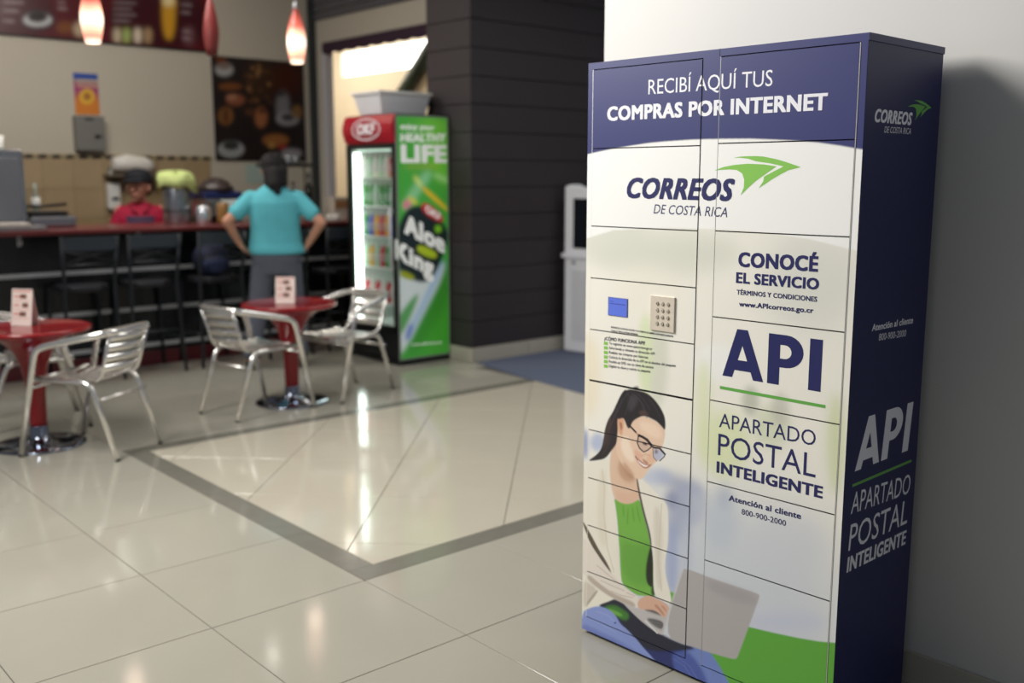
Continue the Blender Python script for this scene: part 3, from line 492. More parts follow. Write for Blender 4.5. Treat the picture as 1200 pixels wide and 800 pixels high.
('front',[(0.251,0.6985),(0.2715,0.6823),(0.2789,0.6887),(0.2585,0.7049)],(34, 30, 42),0.5,1,0),
('front',[(0.2216,0.7063),(0.2177,0.682),(0.222,0.6823),(0.2259,0.7066)],(38, 34, 46),0.5,1,0),
('front',[(0.2175,0.683),(0.2273,0.6664),(0.2312,0.6684),(0.2215,0.6851)],(38, 34, 46),0.5,1,0),
('front',[(0.2264,0.6672),(0.2451,0.658),(0.2478,0.6611),(0.2291,0.6703)],(38, 34, 46),0.5,1,0),
('front',[(0.2453,0.658),(0.2637,0.6692),(0.2617,0.6719),(0.2434,0.6607)],(38, 34, 46),0.5,1,0),
('front',[(0.262,0.668),(0.2758,0.6803),(0.2731,0.6824),(0.2593,0.6701)],(38, 34, 46),0.5,1,0),
('front',[(0.2701,0.6811),(0.2883,0.6784),(0.2909,0.6843),(0.2728,0.687)],(34, 32, 44),0.5,1,0),
('front',[(0.2852,0.6785),(0.3074,0.6809),(0.308,0.6867),(0.2858,0.6843)],(34, 32, 44),0.5,1,0),
('front',[(0.3016,0.6822),(0.3248,0.6654),(0.3299,0.6702),(0.3068,0.687)],(34, 32, 44),0.5,1,0),
('front',[(0.3253,0.6713),(0.3198,0.6602),(0.3236,0.6595),(0.3291,0.6706)],(50, 60, 80),0.5,1,0),
('front',[(0.3216,0.6627),(0.3044,0.6453),(0.3073,0.6435),(0.3245,0.6609)],(50, 60, 80),0.5,1,0),
('front',[(0.2783,0.6787),(0.2812,0.6518),(0.2838,0.6524),(0.2809,0.6794)],(90, 80, 90),0.5,1,0),
('front',[(0.2809,0.6523),(0.2943,0.6409),(0.2963,0.6426),(0.2829,0.6539)],(90, 80, 90),0.5,1,0),
('front',[(0.1821,0.835),(0.1603,0.8104),(0.163,0.8091),(0.1847,0.8337)],(74, 68, 74),0.5,0.6,0),
('front',[(0.1611,0.8116),(0.1357,0.7624),(0.1389,0.7619),(0.1642,0.811)],(74, 68, 74),0.5,0.6,0),
('front',[(0.1936,0.8314),(0.2246,0.819),(0.2264,0.8215),(0.1955,0.8339)],(74, 68, 74),0.5,0.6,0),
('front',[(0.2228,0.8205),(0.2451,0.7802),(0.2481,0.7817),(0.2259,0.822)],(74, 68, 74),0.5,0.6,0),
('front',[(0.1726,0.8284),(0.1954,0.8144),(0.1977,0.8166),(0.175,0.8306)],(74, 68, 74),0.5,0.6,0),
('front',[(0.1939,0.8159),(0.2034,0.7962),(0.2065,0.7976),(0.197,0.8173)],(74, 68, 74),0.5,0.6,0),
('front',[(0.2061,0.8272),(0.241,0.8022),(0.2434,0.8043),(0.2085,0.8293)],(74, 68, 74),0.5,0.6,0),
('front',[(0.2397,0.8039),(0.2535,0.7655),(0.2566,0.7667),(0.2429,0.805)],(74, 68, 74),0.5,0.6,0),
('front',[(0.1969,0.8304),(0.1803,0.7947),(0.1831,0.7942),(0.1997,0.8299)],(78, 70, 76),0.5,0.55,0),
('front',[(0.1809,0.796),(0.1676,0.7605),(0.1706,0.7602),(0.1838,0.7957)],(78, 70, 76),0.5,0.55,0),
('front',[(0.2161,0.8346),(0.2407,0.8192),(0.2428,0.8212),(0.2181,0.8366)],(78, 70, 76),0.5,0.55,0),
('front',[(0.2394,0.8204),(0.2639,0.7919),(0.2663,0.7935),(0.2419,0.822)],(78, 70, 76),0.5,0.55,0),
('front',[(0.2555,0.828),(0.283,0.8055),(0.2852,0.8073),(0.2577,0.8298)],(78, 70, 76),0.5,0.55,0),
('front',[(0.2819,0.8067),(0.3027,0.778),(0.3052,0.7794),(0.2844,0.8081)],(78, 70, 76),0.5,0.55,0),
('front',[(0.1569,0.8134),(0.13,0.7594),(0.1328,0.7589),(0.1597,0.8129)],(78, 70, 76),0.5,0.55,0),
('front',[(0.1306,0.7608),(0.1101,0.7125),(0.1131,0.7122),(0.1335,0.7605)],(78, 70, 76),0.5,0.55,0),
('front',[(0.1373,0.7727),(0.1101,0.7125),(0.113,0.7122),(0.1401,0.7723)],(78, 70, 76),0.5,0.55,0),
('front',[(0.1105,0.7138),(0.0973,0.6553),(0.1004,0.6554),(0.1136,0.7139)],(78, 70, 76),0.5,0.55,0),
('front',[(0.1179,0.7016),(0.1043,0.6567),(0.1074,0.6567),(0.1209,0.7016)],(78, 70, 76),0.5,0.55,0),
('front',[(0.1052,0.6586),(0.0767,0.6158),(0.0794,0.6151),(0.1079,0.6578)],(78, 70, 76),0.5,0.55,0),
('front',[(0.0612,0.2472),(0.1073,0.2307),(0.1102,0.2344),(0.0642,0.2509)],(200, 188, 174),0.5,0.7,0),
('front',[(0.1051,0.2315),(0.1575,0.2118),(0.1604,0.2154),(0.1081,0.2352)],(200, 188, 174),0.5,0.7,0),
('front',[(0.0807,0.2006),(0.1302,0.1977),(0.132,0.2016),(0.0826,0.2046)],(200, 188, 174),0.5,0.7,0),
('front',[(0.1277,0.1978),(0.1797,0.196),(0.1814,0.1999),(0.1294,0.2017)],(200, 188, 174),0.5,0.7,0),
('front',[(0.1209,0.1785),(0.1661,0.1776),(0.1678,0.1815),(0.1227,0.1825)],(200, 188, 174),0.5,0.7,0),
('front',[(0.1639,0.1775),(0.215,0.1848),(0.2159,0.1886),(0.1648,0.1813)],(200, 188, 174),0.5,0.7,0),
('front',[(0.1876,0.1938),(0.2212,0.1922),(0.2229,0.1961),(0.1894,0.1977)],(200, 188, 174),0.5,0.7,0),
('front',[(0.0771,0.5695),(0.0893,0.5146),(0.0935,0.5161),(0.0814,0.5709)],(214, 204, 186),0.5,0.7,0),
('front',[(0.0891,0.5169),(0.0871,0.4304),(0.0914,0.4314),(0.0934,0.5177)],(214, 204, 186),0.5,0.7,0),
('front',[(0.087,0.4322),(0.1038,0.3217),(0.1081,0.3232),(0.0913,0.4336)],(214, 204, 186),0.5,0.7,0),
('front',[(0.1034,0.3233),(0.1342,0.2451),(0.1383,0.2472),(0.1075,0.3253)],(214, 204, 186),0.5,0.7,0),
('front',[(0.316,0.5161),(0.3119,0.4332),(0.3158,0.434),(0.3198,0.5168)],(214, 204, 186),0.5,0.7,0),
('front',[(0.312,0.4352),(0.3087,0.3246),(0.3126,0.3256),(0.3158,0.436)],(214, 204, 186),0.5,0.7,0),
('front',[(0.3086,0.3262),(0.3244,0.2422),(0.3282,0.2438),(0.3124,0.3278)],(214, 204, 186),0.5,0.7,0),
('front',[(0.3762,0.0414),(0.4161,0.0335),(0.4176,0.0361),(0.3777,0.044)],(120, 136, 190),0.5,0.6,0),
('front',[(0.4145,0.0343),(0.4478,0.0021),(0.4501,0.0043),(0.4168,0.0365)],(120, 136, 190),0.5,0.6,0),
('front',[(0.4469,0.0034),(0.4676,-0.0416),(0.4702,-0.0398),(0.4495,0.0051)],(120, 136, 190),0.5,0.6,0),
('front',[(0.3886,0.0515),(0.4346,0.0404),(0.4361,0.043),(0.3902,0.0541)],(120, 136, 190),0.5,0.6,0),
('front',[(0.4331,0.0412),(0.4661,0.0092),(0.4684,0.0113),(0.4354,0.0434)],(120, 136, 190),0.5,0.6,0),
('front',[(0.4652,0.0104),(0.4858,-0.0343),(0.4884,-0.0326),(0.4678,0.0122)],(120, 136, 190),0.5,0.6,0),
('front',[(0.0207,0.0594),(0.0748,0.0532),(0.0764,0.056),(0.0224,0.0622)],(166, 180, 226),0.5,0.6,0),
('front',[(0.0731,0.0534),(0.1475,0.0462),(0.149,0.0489),(0.0746,0.0562)],(166, 180, 226),0.5,0.6,0),
('front',[(0.0652,0.0915),(0.1109,0.0945),(0.1119,0.0973),(0.0662,0.0943)],(166, 180, 226),0.5,0.6,0),
('front',[(0.1087,0.0947),(0.1391,0.0837),(0.1412,0.0863),(0.1107,0.0974)],(166, 180, 226),0.5,0.6,0),
('front',[(0.2637,0.1265),(0.3133,0.1012),(0.3169,0.1056),(0.2674,0.1309)],(226, 226, 226),0.5,0.9,0),
('front',[(0.2726,0.1323),(0.3296,0.1375),(0.33,0.139),(0.273,0.1338)],(150, 150, 152),0.5,0.7,0),
('front',[(0.28,0.1287),(0.3307,0.1308),(0.3313,0.1322),(0.2805,0.1302)],(150, 150, 152),0.5,0.7,0),
('front',[(0.2874,0.1252),(0.3319,0.124),(0.3325,0.1254),(0.288,0.1267)],(150, 150, 152),0.5,0.7,0),
('front',[(0.2948,0.1216),(0.333,0.1172),(0.3337,0.1186),(0.2955,0.1231)],(150, 150, 152),0.5,0.7,0),
('front',[(0.2382,0.6457),(0.2551,0.6546),(0.254,0.6563),(0.2372,0.6475)],(200, 150, 126),0.5,0.6,0),
('front',[(0.2527,0.6541),(0.2705,0.6523),(0.2714,0.6545),(0.2535,0.6562)],(200, 150, 126),0.5,0.6,0),
('front',[(0.2426,0.6909),(0.2549,0.6893),(0.2531,0.683),(0.2428,0.6836)],(52, 36, 36),0.6,0.9,0),
('front',[(0.2256,0.7088),(0.2421,0.7073),(0.2566,0.7015),(0.2691,0.6928),(0.2609,0.6944),(0.2444,0.7005)],(66, 46, 44),0.8,0.7,1),
('fridge',[(4.6823,1.9616),(5.0635,1.9771),(5.0583,1.5664),(4.88,1.6813)],(140, 215, 70),60,0.8,1),
('fridge',[(4.8066,1.68),(5.0605,1.7432),(5.056,1.3764),(4.9209,1.4481)],(120, 205, 60),30,0.8,1),
('fridge',[(4.8696,0.6835),(5.0752,0.789),(5.0661,0.0223),(4.6777,0.068)],(70, 165, 45),40,0.8,1),
('fridge',[(5.0005,0.8079),(5.066,0.8043),(5.0628,0.5366),(4.7513,0.1485),(4.6419,0.0722),(4.5711,0.0805)],(50, 120, 40),25,0.6,1),
('fridge',[(4.8042,1.5413),(4.8848,1.5184),(4.832,1.4483),(4.7277,1.3326),(4.6535,1.2293),(4.5678,1.2195),(4.6128,1.3339),(4.7154,1.4485)],(140, 205, 150),12,0.9,1),
('fridge',[(4.6729,1.4831),(4.7506,1.3962),(4.7802,1.4193),(4.7091,1.5004)],(225, 235, 120),8,0.8,1),
('fridge',[(4.7506,1.3962),(4.7802,1.4193),(5.0388,1.2274),(5.0156,1.2039)],(235, 195, 50),5,1,1),
('fridge',[(4.8922,1.5184),(5.057,1.4597),(5.0566,1.424),(4.8769,1.4833)],(190, 240, 160),10,0.7,1),
('fridge',[(4.5897,1.5856),(4.9529,1.589),(4.9523,1.548),(4.5889,1.5457)],(190, 190, 70),12,0.4,1),
('fridge',[(4.5693,1.2885),(4.6554,1.3219),(4.6832,1.2751),(4.5961,1.2189)],(225, 120, 150),8,0.9,1),
('fridge',[(4.6415,1.3451),(4.7341,1.2859),(4.7117,1.2572),(4.6265,1.3107)],(220, 215, 60),8,0.9,1),
('fridge',[(4.5004,0.8209),(4.7787,0.6748),(5.0009,0.8373),(4.9616,0.6775),(4.7741,0.4119),(4.5717,0.1098),(4.4838,0.0908),(4.489,0.322)],(205, 215, 215),10,1,1),
('fridge',[(4.7413,0.5974),(4.6483,0.3939),(4.5124,0.2039),(4.499,0.3787),(4.615,0.4984)],(60, 150, 55),8,0.9,1),
('fridge',[(4.9449,0.8109),(5.0008,0.8299),(4.8679,0.5808),(4.6821,0.3031),(4.6088,0.1935),(4.5742,0.2264),(4.7391,0.4736)],(120, 170, 215),12,0.7,1),
('fridge',[(4.6115,0.3246),(4.6738,0.3332),(4.6268,0.2062),(4.5736,0.1973)],(70, 90, 190),8,0.7,1),
('fridge',[(4.514,1.0456),(4.5593,1.1563),(4.6481,1.2666),(4.8424,1.249),(5.0226,1.071),(5.0308,0.9828),(4.9829,0.8823),(4.9071,0.7397),(4.8327,0.6566),(4.7066,0.6507),(4.5335,0.7623),(4.5007,0.835)],(28, 40, 42),6,1,1),
('fridge',[(4.7214,0.9666),(4.9184,0.8854),(4.8936,0.821),(4.7023,0.8958)],(170, 190, 40),4,1,1),
('fridge',[(4.5509,0.7683),(4.6899,0.7096),(4.6714,0.6675),(4.5324,0.7125)],(150, 160, 30),4,1,1),
('fridge',[(4.8851,1.0971),(4.94,1.1027),(4.9669,1.0582),(4.9023,1.0315)],(130, 200, 40),5,1,1),
('fridge',[(4.763,1.2738),(4.8145,1.2847),(4.9473,1.1995),(4.9843,1.1389),(4.9462,1.1221),(4.8274,1.1727),(4.7579,1.233)],(200, 50, 60),3,1,1),
('menu',[(2.585,3.1079),(3.2626,3.1872),(3.2323,2.7552),(2.5573,2.7547)],(70, 18, 26),6,1,1),
('menu',[(3.7766,3.2473),(4.7524,3.3615),(4.7215,2.7667),(3.745,2.7523)],(62, 18, 26),6,1,1),
('menu',[(3.2366,2.9247),(3.2258,2.8948),(3.1988,2.8668),(3.1591,2.8443),(3.1115,2.8298),(3.062,2.8252),(3.0166,2.8308),(2.9805,2.846),(2.958,2.8687),(2.9517,2.8964),(2.9622,2.9257),(2.9883,2.9533),(3.0271,2.9758),(3.074,2.9905),(3.1234,2.9957),(3.1695,2.9906),(3.2065,2.9757),(3.2299,2.9528)],(50, 44, 48),4,1,0),
('menu',[(3.2213,2.9232),(3.212,2.9013),(3.1882,2.8806),(3.1529,2.8635),(3.1105,2.8522),(3.0663,2.848),(3.0254,2.8513),(2.9929,2.8617),(2.9724,2.8779),(2.9664,2.8979),(2.9755,2.9193),(2.9986,2.9398),(3.0331,2.9568),(3.075,2.9683),(3.1192,2.9729),(3.1605,2.9699),(3.1938,2.9597),(3.215,2.9435)],(185, 185, 185),3,1,0),
('menu',[(3.1854,2.9501),(3.1786,2.9312),(3.1617,2.9134),(3.1367,2.8991),(3.1068,2.8898),(3.0755,2.8867),(3.0467,2.8902),(3.0238,2.8998),(3.0096,2.9143),(3.0055,2.9319),(3.0122,2.9506),(3.0288,2.9682),(3.0534,2.9826),(3.0831,2.9919),(3.1143,2.9952),(3.1434,2.992),(3.1666,2.9825),(3.1812,2.968)],(40, 28, 30),3,1,0),
('menu',[(3.4098,2.872),(3.4038,2.8528),(3.3891,2.8351),(3.3675,2.821),(3.3416,2.8122),(3.3147,2.8097),(3.2899,2.8139),(3.2702,2.8241),(3.258,2.8392),(3.2547,2.8573),(3.2606,2.8763),(3.2751,2.8939),(3.2964,2.908),(3.3221,2.9169),(3.349,2.9196),(3.374,2.9156),(3.3939,2.9054),(3.4064,2.8903)],(120, 70, 35),4,1,0),
('menu',[(3.5193,2.8667),(3.5143,2.8421),(3.5032,2.8199),(3.4874,2.8027),(3.4687,2.7927),(3.4495,2.7909),(3.4321,2.7977),(3.4185,2.8122),(3.4104,2.8325),(3.4087,2.8563),(3.4137,2.8807),(3.4247,2.9028),(3.4404,2.92),(3.4589,2.9301),(3.4781,2.932),(3.4956,2.9254),(3.5093,2.911),(3.5176,2.8906)],(190, 170, 140),4,0.9,0),
('menu',[(3.7794,2.9069),(3.8622,2.9148),(3.8442,2.7606),(3.7779,2.755)],(205, 190, 160),4,0.9,1),
('menu',[(3.8705,2.9156),(3.9543,2.9235),(3.9364,2.7684),(3.8693,2.7628)],(170, 190, 110),4,0.9,1),
('menu',[(3.9796,2.9259),(4.0646,2.9339),(4.0467,2.7778),(3.9786,2.772)],(230, 215, 190),4,0.9,1),
('menu',[(4.0817,2.9355),(4.1679,2.9437),(4.15,2.7865),(4.081,2.7807)],(180, 150, 110),4,0.9,1),
('menu',[(4.2731,3.2647),(4.423,3.2819),(4.425,3.1585),(4.3805,2.8393),(4.2746,2.8384)],(205, 150, 40),4,1,1),
('menu',[(4.2906,3.2667),(4.4141,3.2808),(4.4081,3.1732),(4.2844,3.1599)],(235, 215, 160),4,1,1),
('menu',[(4.4785,2.998),(4.6143,3.0027),(4.6035,2.7995),(4.4674,2.7966)],(120, 80, 85),6,0.6,1),
('menu',[(3.7864,3.1458),(4.0365,3.1694),(4.0358,3.1572),(3.7857,3.1339)],(190, 180, 180),2,0.7,1),
('menu',[(3.7829,3.09),(3.9823,3.1073),(3.9816,3.0952),(3.7821,3.0781)],(190, 180, 180),2,0.7,1),
('menu',[(3.7793,3.0342),(4.0212,3.055),(4.0204,3.0428),(3.7785,3.0222)],(190, 180, 180),2,0.7,1),
('menu',[(3.7757,2.9782),(3.967,2.9932),(3.9662,2.981),(3.775,2.9662)],(190, 180, 180),2,0.7,1),
('menu',[(2.8042,3.0449),(2.9928,3.0583),(2.9917,3.0432),(2.803,3.03)],(190, 175, 178),2,0.7,1),
('menu',[(2.7985,2.9703),(2.9431,2.978),(2.942,2.9629),(2.7974,2.9553)],(190, 175, 178),2,0.7,1),
('menu',[(2.7917,2.8805),(2.8998,2.8838),(2.8987,2.8687),(2.7906,2.8655)],(190, 175, 178),2,0.7,1),
('menu',[(3.2791,3.0975),(3.3557,3.0983),(3.3546,3.0828),(3.278,3.0821)],(190, 175, 178),2,0.7,1),
('menu',[(3.2753,3.0436),(3.3674,3.0457),(3.3664,3.0302),(3.2743,3.0281)],(190, 175, 178),2,0.7,1),
('menu',[(4.472,3.2049),(4.5982,3.2103),(4.5973,3.1935),(4.4711,3.1882)],(190, 175, 178),2,0.7,1),
('menu',[(4.4679,3.1299),(4.5759,3.1329),(4.575,3.1161),(4.467,3.1132)],(190, 175, 178),2,0.7,1),
('menu',[(4.4757,2.9478),(4.5659,2.9478),(4.565,2.9309),(4.4748,2.931)],(190, 175, 178),2,0.7,1),
('menu',[(4.472,2.8806),(4.5623,2.8802),(4.5613,2.8634),(4.4711,2.8638)],(190, 175, 178),2,0.7,1),
('poster',[(5.8584,2.5486),(5.8416,2.4787),(5.7986,2.4156),(5.7349,2.3673),(5.6586,2.3395),(5.579,2.3355),(5.506,2.3553),(5.448,2.3964),(5.4117,2.4536),(5.4012,2.5201),(5.4176,2.5882),(5.4589,2.6499),(5.5204,2.6981),(5.5952,2.727),(5.6744,2.7328),(5.7486,2.7147),(5.8086,2.6744),(5.8469,2.6167)],(75, 29, 16),25,0.736,0),
('poster',[(5.5132,2.5271),(5.4983,2.449),(5.4619,2.379),(5.4087,2.3259),(5.3452,2.2959),(5.2795,2.2927),(5.2194,2.3162),(5.172,2.3634),(5.1429,2.4285),(5.1353,2.5035),(5.15,2.5799),(5.1852,2.6485),(5.2369,2.7015),(5.2992,2.7324),(5.3647,2.7373),(5.4255,2.7154),(5.4743,2.669),(5.5048,2.6036)],(67, 46, 29),20,0.736,0),
('poster',[(5.27,2.6354),(5.2682,2.6296),(5.2636,2.6243),(5.2568,2.6202),(5.2486,2.6176),(5.24,2.617),(5.2319,2.6184),(5.2255,2.6217),(5.2214,2.6264),(5.2202,2.632),(5.2219,2.6378),(5.2265,2.6431),(5.2332,2.6472),(5.2414,2.6498),(5.2501,2.6504),(5.2581,2.649),(5.2646,2.6457),(5.2687,2.641)],(159, 117, 75),3,0.828,0),
('poster',[(5.3464,2.6462),(5.3446,2.6404),(5.34,2.6351),(5.3332,2.6309),(5.3249,2.6283),(5.3161,2.6277),(5.308,2.6291),(5.3015,2.6324),(5.2974,2.6371),(5.2961,2.6427),(5.2979,2.6485),(5.3025,2.6539),(5.3093,2.658),(5.3176,2.6606),(5.3263,2.6612),(5.3345,2.6598),(5.341,2.6566),(5.3452,2.6519)],(138, 96, 58),3,0.828,0),
('poster',[(5.3066,2.2971),(5.3048,2.2913),(5.3002,2.286),(5.2934,2.2819),(5.2851,2.2795),(5.2763,2.2791),(5.2682,2.2807),(5.2617,2.2841),(5.2576,2.2889),(5.2563,2.2946),(5.2581,2.3004),(5.2627,2.3057),(5.2695,2.3098),(5.2778,2.3122),(5.2865,2.3127),(5.2947,2.3111),(5.3012,2.3076),(5.3054,2.3028)],(138, 96, 58),3,0.828,0),
('poster',[(5.2574,2.4542),(5.2556,2.4483),(5.251,2.4431),(5.2442,2.4389),(5.236,2.4365),(5.2273,2.436),(5.2193,2.4375),(5.2128,2.4408),(5.2087,2.4456),(5.2075,2.4512),(5.2093,2.457),(5.2138,2.4623),(5.2206,2.4664),(5.2288,2.4689),(5.2375,2.4694),(5.2455,2.4679),(5.252,2.4646),(5.2561,2.4598)],(100, 65, 40),3,0.828,0),
('poster',[(5.4284,2.3417),(5.4266,2.3358),(5.4219,2.3305),(5.415,2.3263),(5.4065,2.3239),(5.3977,2.3235),(5.3895,2.325),(5.3829,2.3285),(5.3787,2.3333),(5.3774,2.339),(5.3792,2.3449),(5.3838,2.3502),(5.3907,2.3544),(5.3991,2.3568),(5.408,2.3573),(5.4162,2.3557),(5.4229,2.3523),(5.4271,2.3474)],(100, 65, 40),3,0.828,0),
('poster',[(5.2476,2.2902),(5.2458,2.2844),(5.2413,2.2791),(5.2344,2.275),(5.2262,2.2727),(5.2175,2.2722),(5.2095,2.2738),(5.203,2.2773),(5.1989,2.2821),(5.1977,2.2878),(5.1994,2.2936),(5.204,2.2988),(5.2108,2.3029),(5.219,2.3053),(5.2277,2.3057),(5.2358,2.3041),(5.2422,2.3007),(5.2464,2.2959)],(100, 65, 40),3,0.828,0),
('poster',[(5.4465,2.6099),(5.4447,2.604),(5.4401,2.5986),(5.4331,2.5944),(5.4247,2.5918),(5.4159,2.5913),(5.4077,2.5927),(5.4011,2.596),(5.3969,2.6008),(5.3956,2.6064),(5.3974,2.6123),(5.402,2.6176),(5.4089,2.6218),(5.4173,2.6244),(5.4262,2.625),(5.4344,2.6236),(5.441,2.6203),(5.4452,2.6155)],(100, 65, 40),3,0.828,0),
('poster',[(5.2723,2.3167),(5.2706,2.3108),(5.266,2.3056),(5.2591,2.3015),(5.2509,2.2991),(5.2422,2.2986),(5.2341,2.3002),(5.2276,2.3036),(5.2235,2.3085),(5.2223,2.3141),(5.224,2.3199),(5.2286,2.3252),(5.2354,2.3293),(5.2437,2.3317),(5.2524,2.3321),(5.2605,2.3306),(5.267,2.3272),(5.2711,2.3223)],(100, 65, 40),3,0.828,0),
('poster',[(5.2139,2.4228),(5.2121,2.417),(5.2076,2.4117),(5.2008,2.4076),(5.1926,2.4052),(5.184,2.4047),(5.176,2.4062),(5.1695,2.4096),(5.1655,2.4143),(5.1642,2.42),(5.166,2.4257),(5.1705,2.431),(5.1773,2.4351),(5.1855,2.4375),(5.1941,2.438),(5.2021,2.4365),(5.2086,2.4332),(5.2126,2.4284)],(159, 117, 75),3,0.828,0),
('poster',[(5.3533,2.6101),(5.3516,2.6043),(5.347,2.5989),(5.3401,2.5947),(5.3318,2.5922),(5.323,2.5916),(5.3149,2.593),(5.3084,2.5963),(5.3042,2.6011),(5.303,2.6067),(5.3048,2.6125),(5.3093,2.6178),(5.3162,2.622),(5.3245,2.6246),(5.3332,2.6252),(5.3414,2.6237),(5.3479,2.6205),(5.3521,2.6157)],(159, 117, 75),3,0.828,0),
('poster',[(5.2679,2.284),(5.2661,2.2782),(5.2615,2.2729),(5.2547,2.2689),(5.2464,2.2665),(5.2377,2.266),(5.2296,2.2677),(5.2231,2.2711),(5.219,2.2759),(5.2178,2.2816),(5.2195,2.2874),(5.2241,2.2927),(5.2309,2.2967),(5.2392,2.2991),(5.2479,2.2996),(5.256,2.298),(5.2625,2.2945),(5.2666,2.2897)],(100, 65, 40),3,0.828,0),
('poster',[(5.1952,2.5521),(5.1934,2.5463),(5.1889,2.541),(5.1821,2.5369),(5.174,2.5344),(5.1654,2.5338),(5.1574,2.5353),(5.151,2.5386),(5.147,2.5433),(5.1458,2.5489),(5.1475,2.5546),(5.152,2.5599),(5.1588,2.564),(5.1669,2.5665),(5.1755,2.5671),(5.1835,2.5657),(5.1899,2.5624),(5.194,2.5577)],(100, 65, 40),3,0.828,0),
('poster',[(5.456,2.4778),(5.4542,2.4719),(5.4496,2.4666),(5.4426,2.4624),(5.4342,2.4599),(5.4253,2.4594),(5.4171,2.4609),(5.4104,2.4643),(5.4062,2.4691),(5.405,2.4748),(5.4067,2.4806),(5.4114,2.486),(5.4183,2.4902),(5.4267,2.4927),(5.4356,2.4932),(5.4439,2.4917),(5.4505,2.4883),(5.4547,2.4835)],(159, 117, 75),3,0.828,0),
('poster',[(5.3254,2.5621),(5.3236,2.5563),(5.319,2.551),(5.3121,2.5468),(5.3038,2.5443),(5.2951,2.5437),(5.287,2.5452),(5.2805,2.5485),(5.2764,2.5532),(5.2751,2.5588),(5.2769,2.5647),(5.2815,2.57),(5.2883,2.5741),(5.2966,2.5767),(5.3053,2.5772),(5.3134,2.5758),(5.32,2.5725),(5.3241,2.5677)],(159, 117, 75),3,0.828,0),
('poster',[(5.2428,2.5497),(5.2411,2.5439),(5.2365,2.5386),(5.2297,2.5345),(5.2215,2.532),(5.2129,2.5314),(5.2049,2.5329),(5.1984,2.5362),(5.1943,2.5409),(5.1931,2.5465),(5.1949,2.5523),(5.1994,2.5576),(5.2062,2.5617),(5.2144,2.5642),(5.223,2.5648),(5.231,2.5633),(5.2375,2.56),(5.2416,2.5553)],(138, 96, 58),3,0.828,0),
('poster',[(5.2149,2.4824),(5.2131,2.4766),(5.2086,2.4714),(5.2018,2.4672),(5.1936,2.4648),(5.185,2.4643),(5.177,2.4658),(5.1705,2.4691),(5.1665,2.4738),(5.1653,2.4794),(5.167,2.4852),(5.1715,2.4905),(5.1783,2.4946),(5.1865,2.4971),(5.1951,2.4976),(5.2031,2.4961),(5.2095,2.4928),(5.2136,2.4881)],(100, 65, 40),3,0.828,0),
('poster',[(5.3487,2.4128),(5.3469,2.407),(5.3423,2.4016),(5.3354,2.3975),(5.3271,2.3951),(5.3183,2.3946),(5.3102,2.3961),(5.3036,2.3995),(5.2995,2.4043),(5.2982,2.41),(5.3,2.4158),(5.3046,2.4211),(5.3115,2.4252),(5.3198,2.4277),(5.3285,2.4282),(5.3367,2.4267),(5.3433,2.4233),(5.3474,2.4185)],(100, 65, 40),3,0.828,0),
('poster',[(5.2308,2.3954),(5.229,2.3896),(5.2244,2.3843),(5.2176,2.3802),(5.2094,2.3778),(5.2008,2.3773),(5.1927,2.3789),(5.1863,2.3823),(5.1822,2.387),(5.181,2.3927),(5.1828,2.3984),(5.1873,2.4037),(5.1941,2.4078),(5.2023,2.4102),(5.2109,2.4107),(5.219,2.4092),(5.2254,2.4059),(5.2295,2.4011)],(138, 96, 58),3,0.828,0),
('poster',[(5.3235,2.5977),(5.3217,2.5919),(5.3172,2.5865),(5.3103,2.5824),(5.302,2.5798),(5.2933,2.5793),(5.2852,2.5807),(5.2787,2.584),(5.2746,2.5887),(5.2733,2.5943),(5.2751,2.6001),(5.2797,2.6054),(5.2865,2.6096),(5.2948,2.6122),(5.3035,2.6128),(5.3116,2.6113),(5.3181,2.6081),(5.3223,2.6033)],(159, 117, 75),3,0.828,0),
('poster',[(5.2778,2.5308),(5.276,2.525),(5.2715,2.5197),(5.2646,2.5156),(5.2564,2.5131),(5.2477,2.5125),(5.2397,2.514),(5.2332,2.5173),(5.2291,2.5221),(5.2279,2.5277),(5.2296,2.5335),(5.2342,2.5388),(5.241,2.5429),(5.2492,2.5454),(5.2579,2.546),(5.2659,2.5445),(5.2724,2.5412),(5.2766,2.5365)],(100, 65, 40),3,0.828,0),
('poster',[(5.3936,2.6041),(5.3918,2.5982),(5.3872,2.5929),(5.3803,2.5887),(5.3719,2.5861),(5.3631,2.5855),(5.355,2.587),(5.3484,2.5903),(5.3443,2.595),(5.343,2.6007),(5.3448,2.6065),(5.3494,2.6118),(5.3563,2.616),(5.3646,2.6186),(5.3734,2.6192),(5.3816,2.6178),(5.3881,2.6145),(5.3923,2.6097)],(100, 65, 40),3,0.828,0),
('poster',[(5.2287,2.6498),(5.2269,2.644),(5.2224,2.6387),(5.2156,2.6345),(5.2074,2.632),(5.1988,2.6314),(5.1908,2.6328),(5.1844,2.636),(5.1803,2.6407),(5.1791,2.6463),(5.1809,2.652),(5.1854,2.6573),(5.1921,2.6615),(5.2003,2.6641),(5.2089,2.6647),(5.2169,2.6633),(5.2234,2.66),(5.2274,2.6554)],(50, 29, 21),3,0.828,0),
('poster',[(5.2739,2.4361),(5.2721,2.4303),(5.2676,2.425),(5.2607,2.4209),(5.2525,2.4184),(5.2438,2.4179),(5.2357,2.4195),(5.2293,2.4228),(5.2252,2.4276),(5.2239,2.4332),(5.2257,2.439),(5.2302,2.4443),(5.237,2.4484),(5.2453,2.4509),(5.254,2.4514),(5.262,2.4499),(5.2685,2.4465),(5.2727,2.4418)],(50, 29, 21),3,0.828,0),
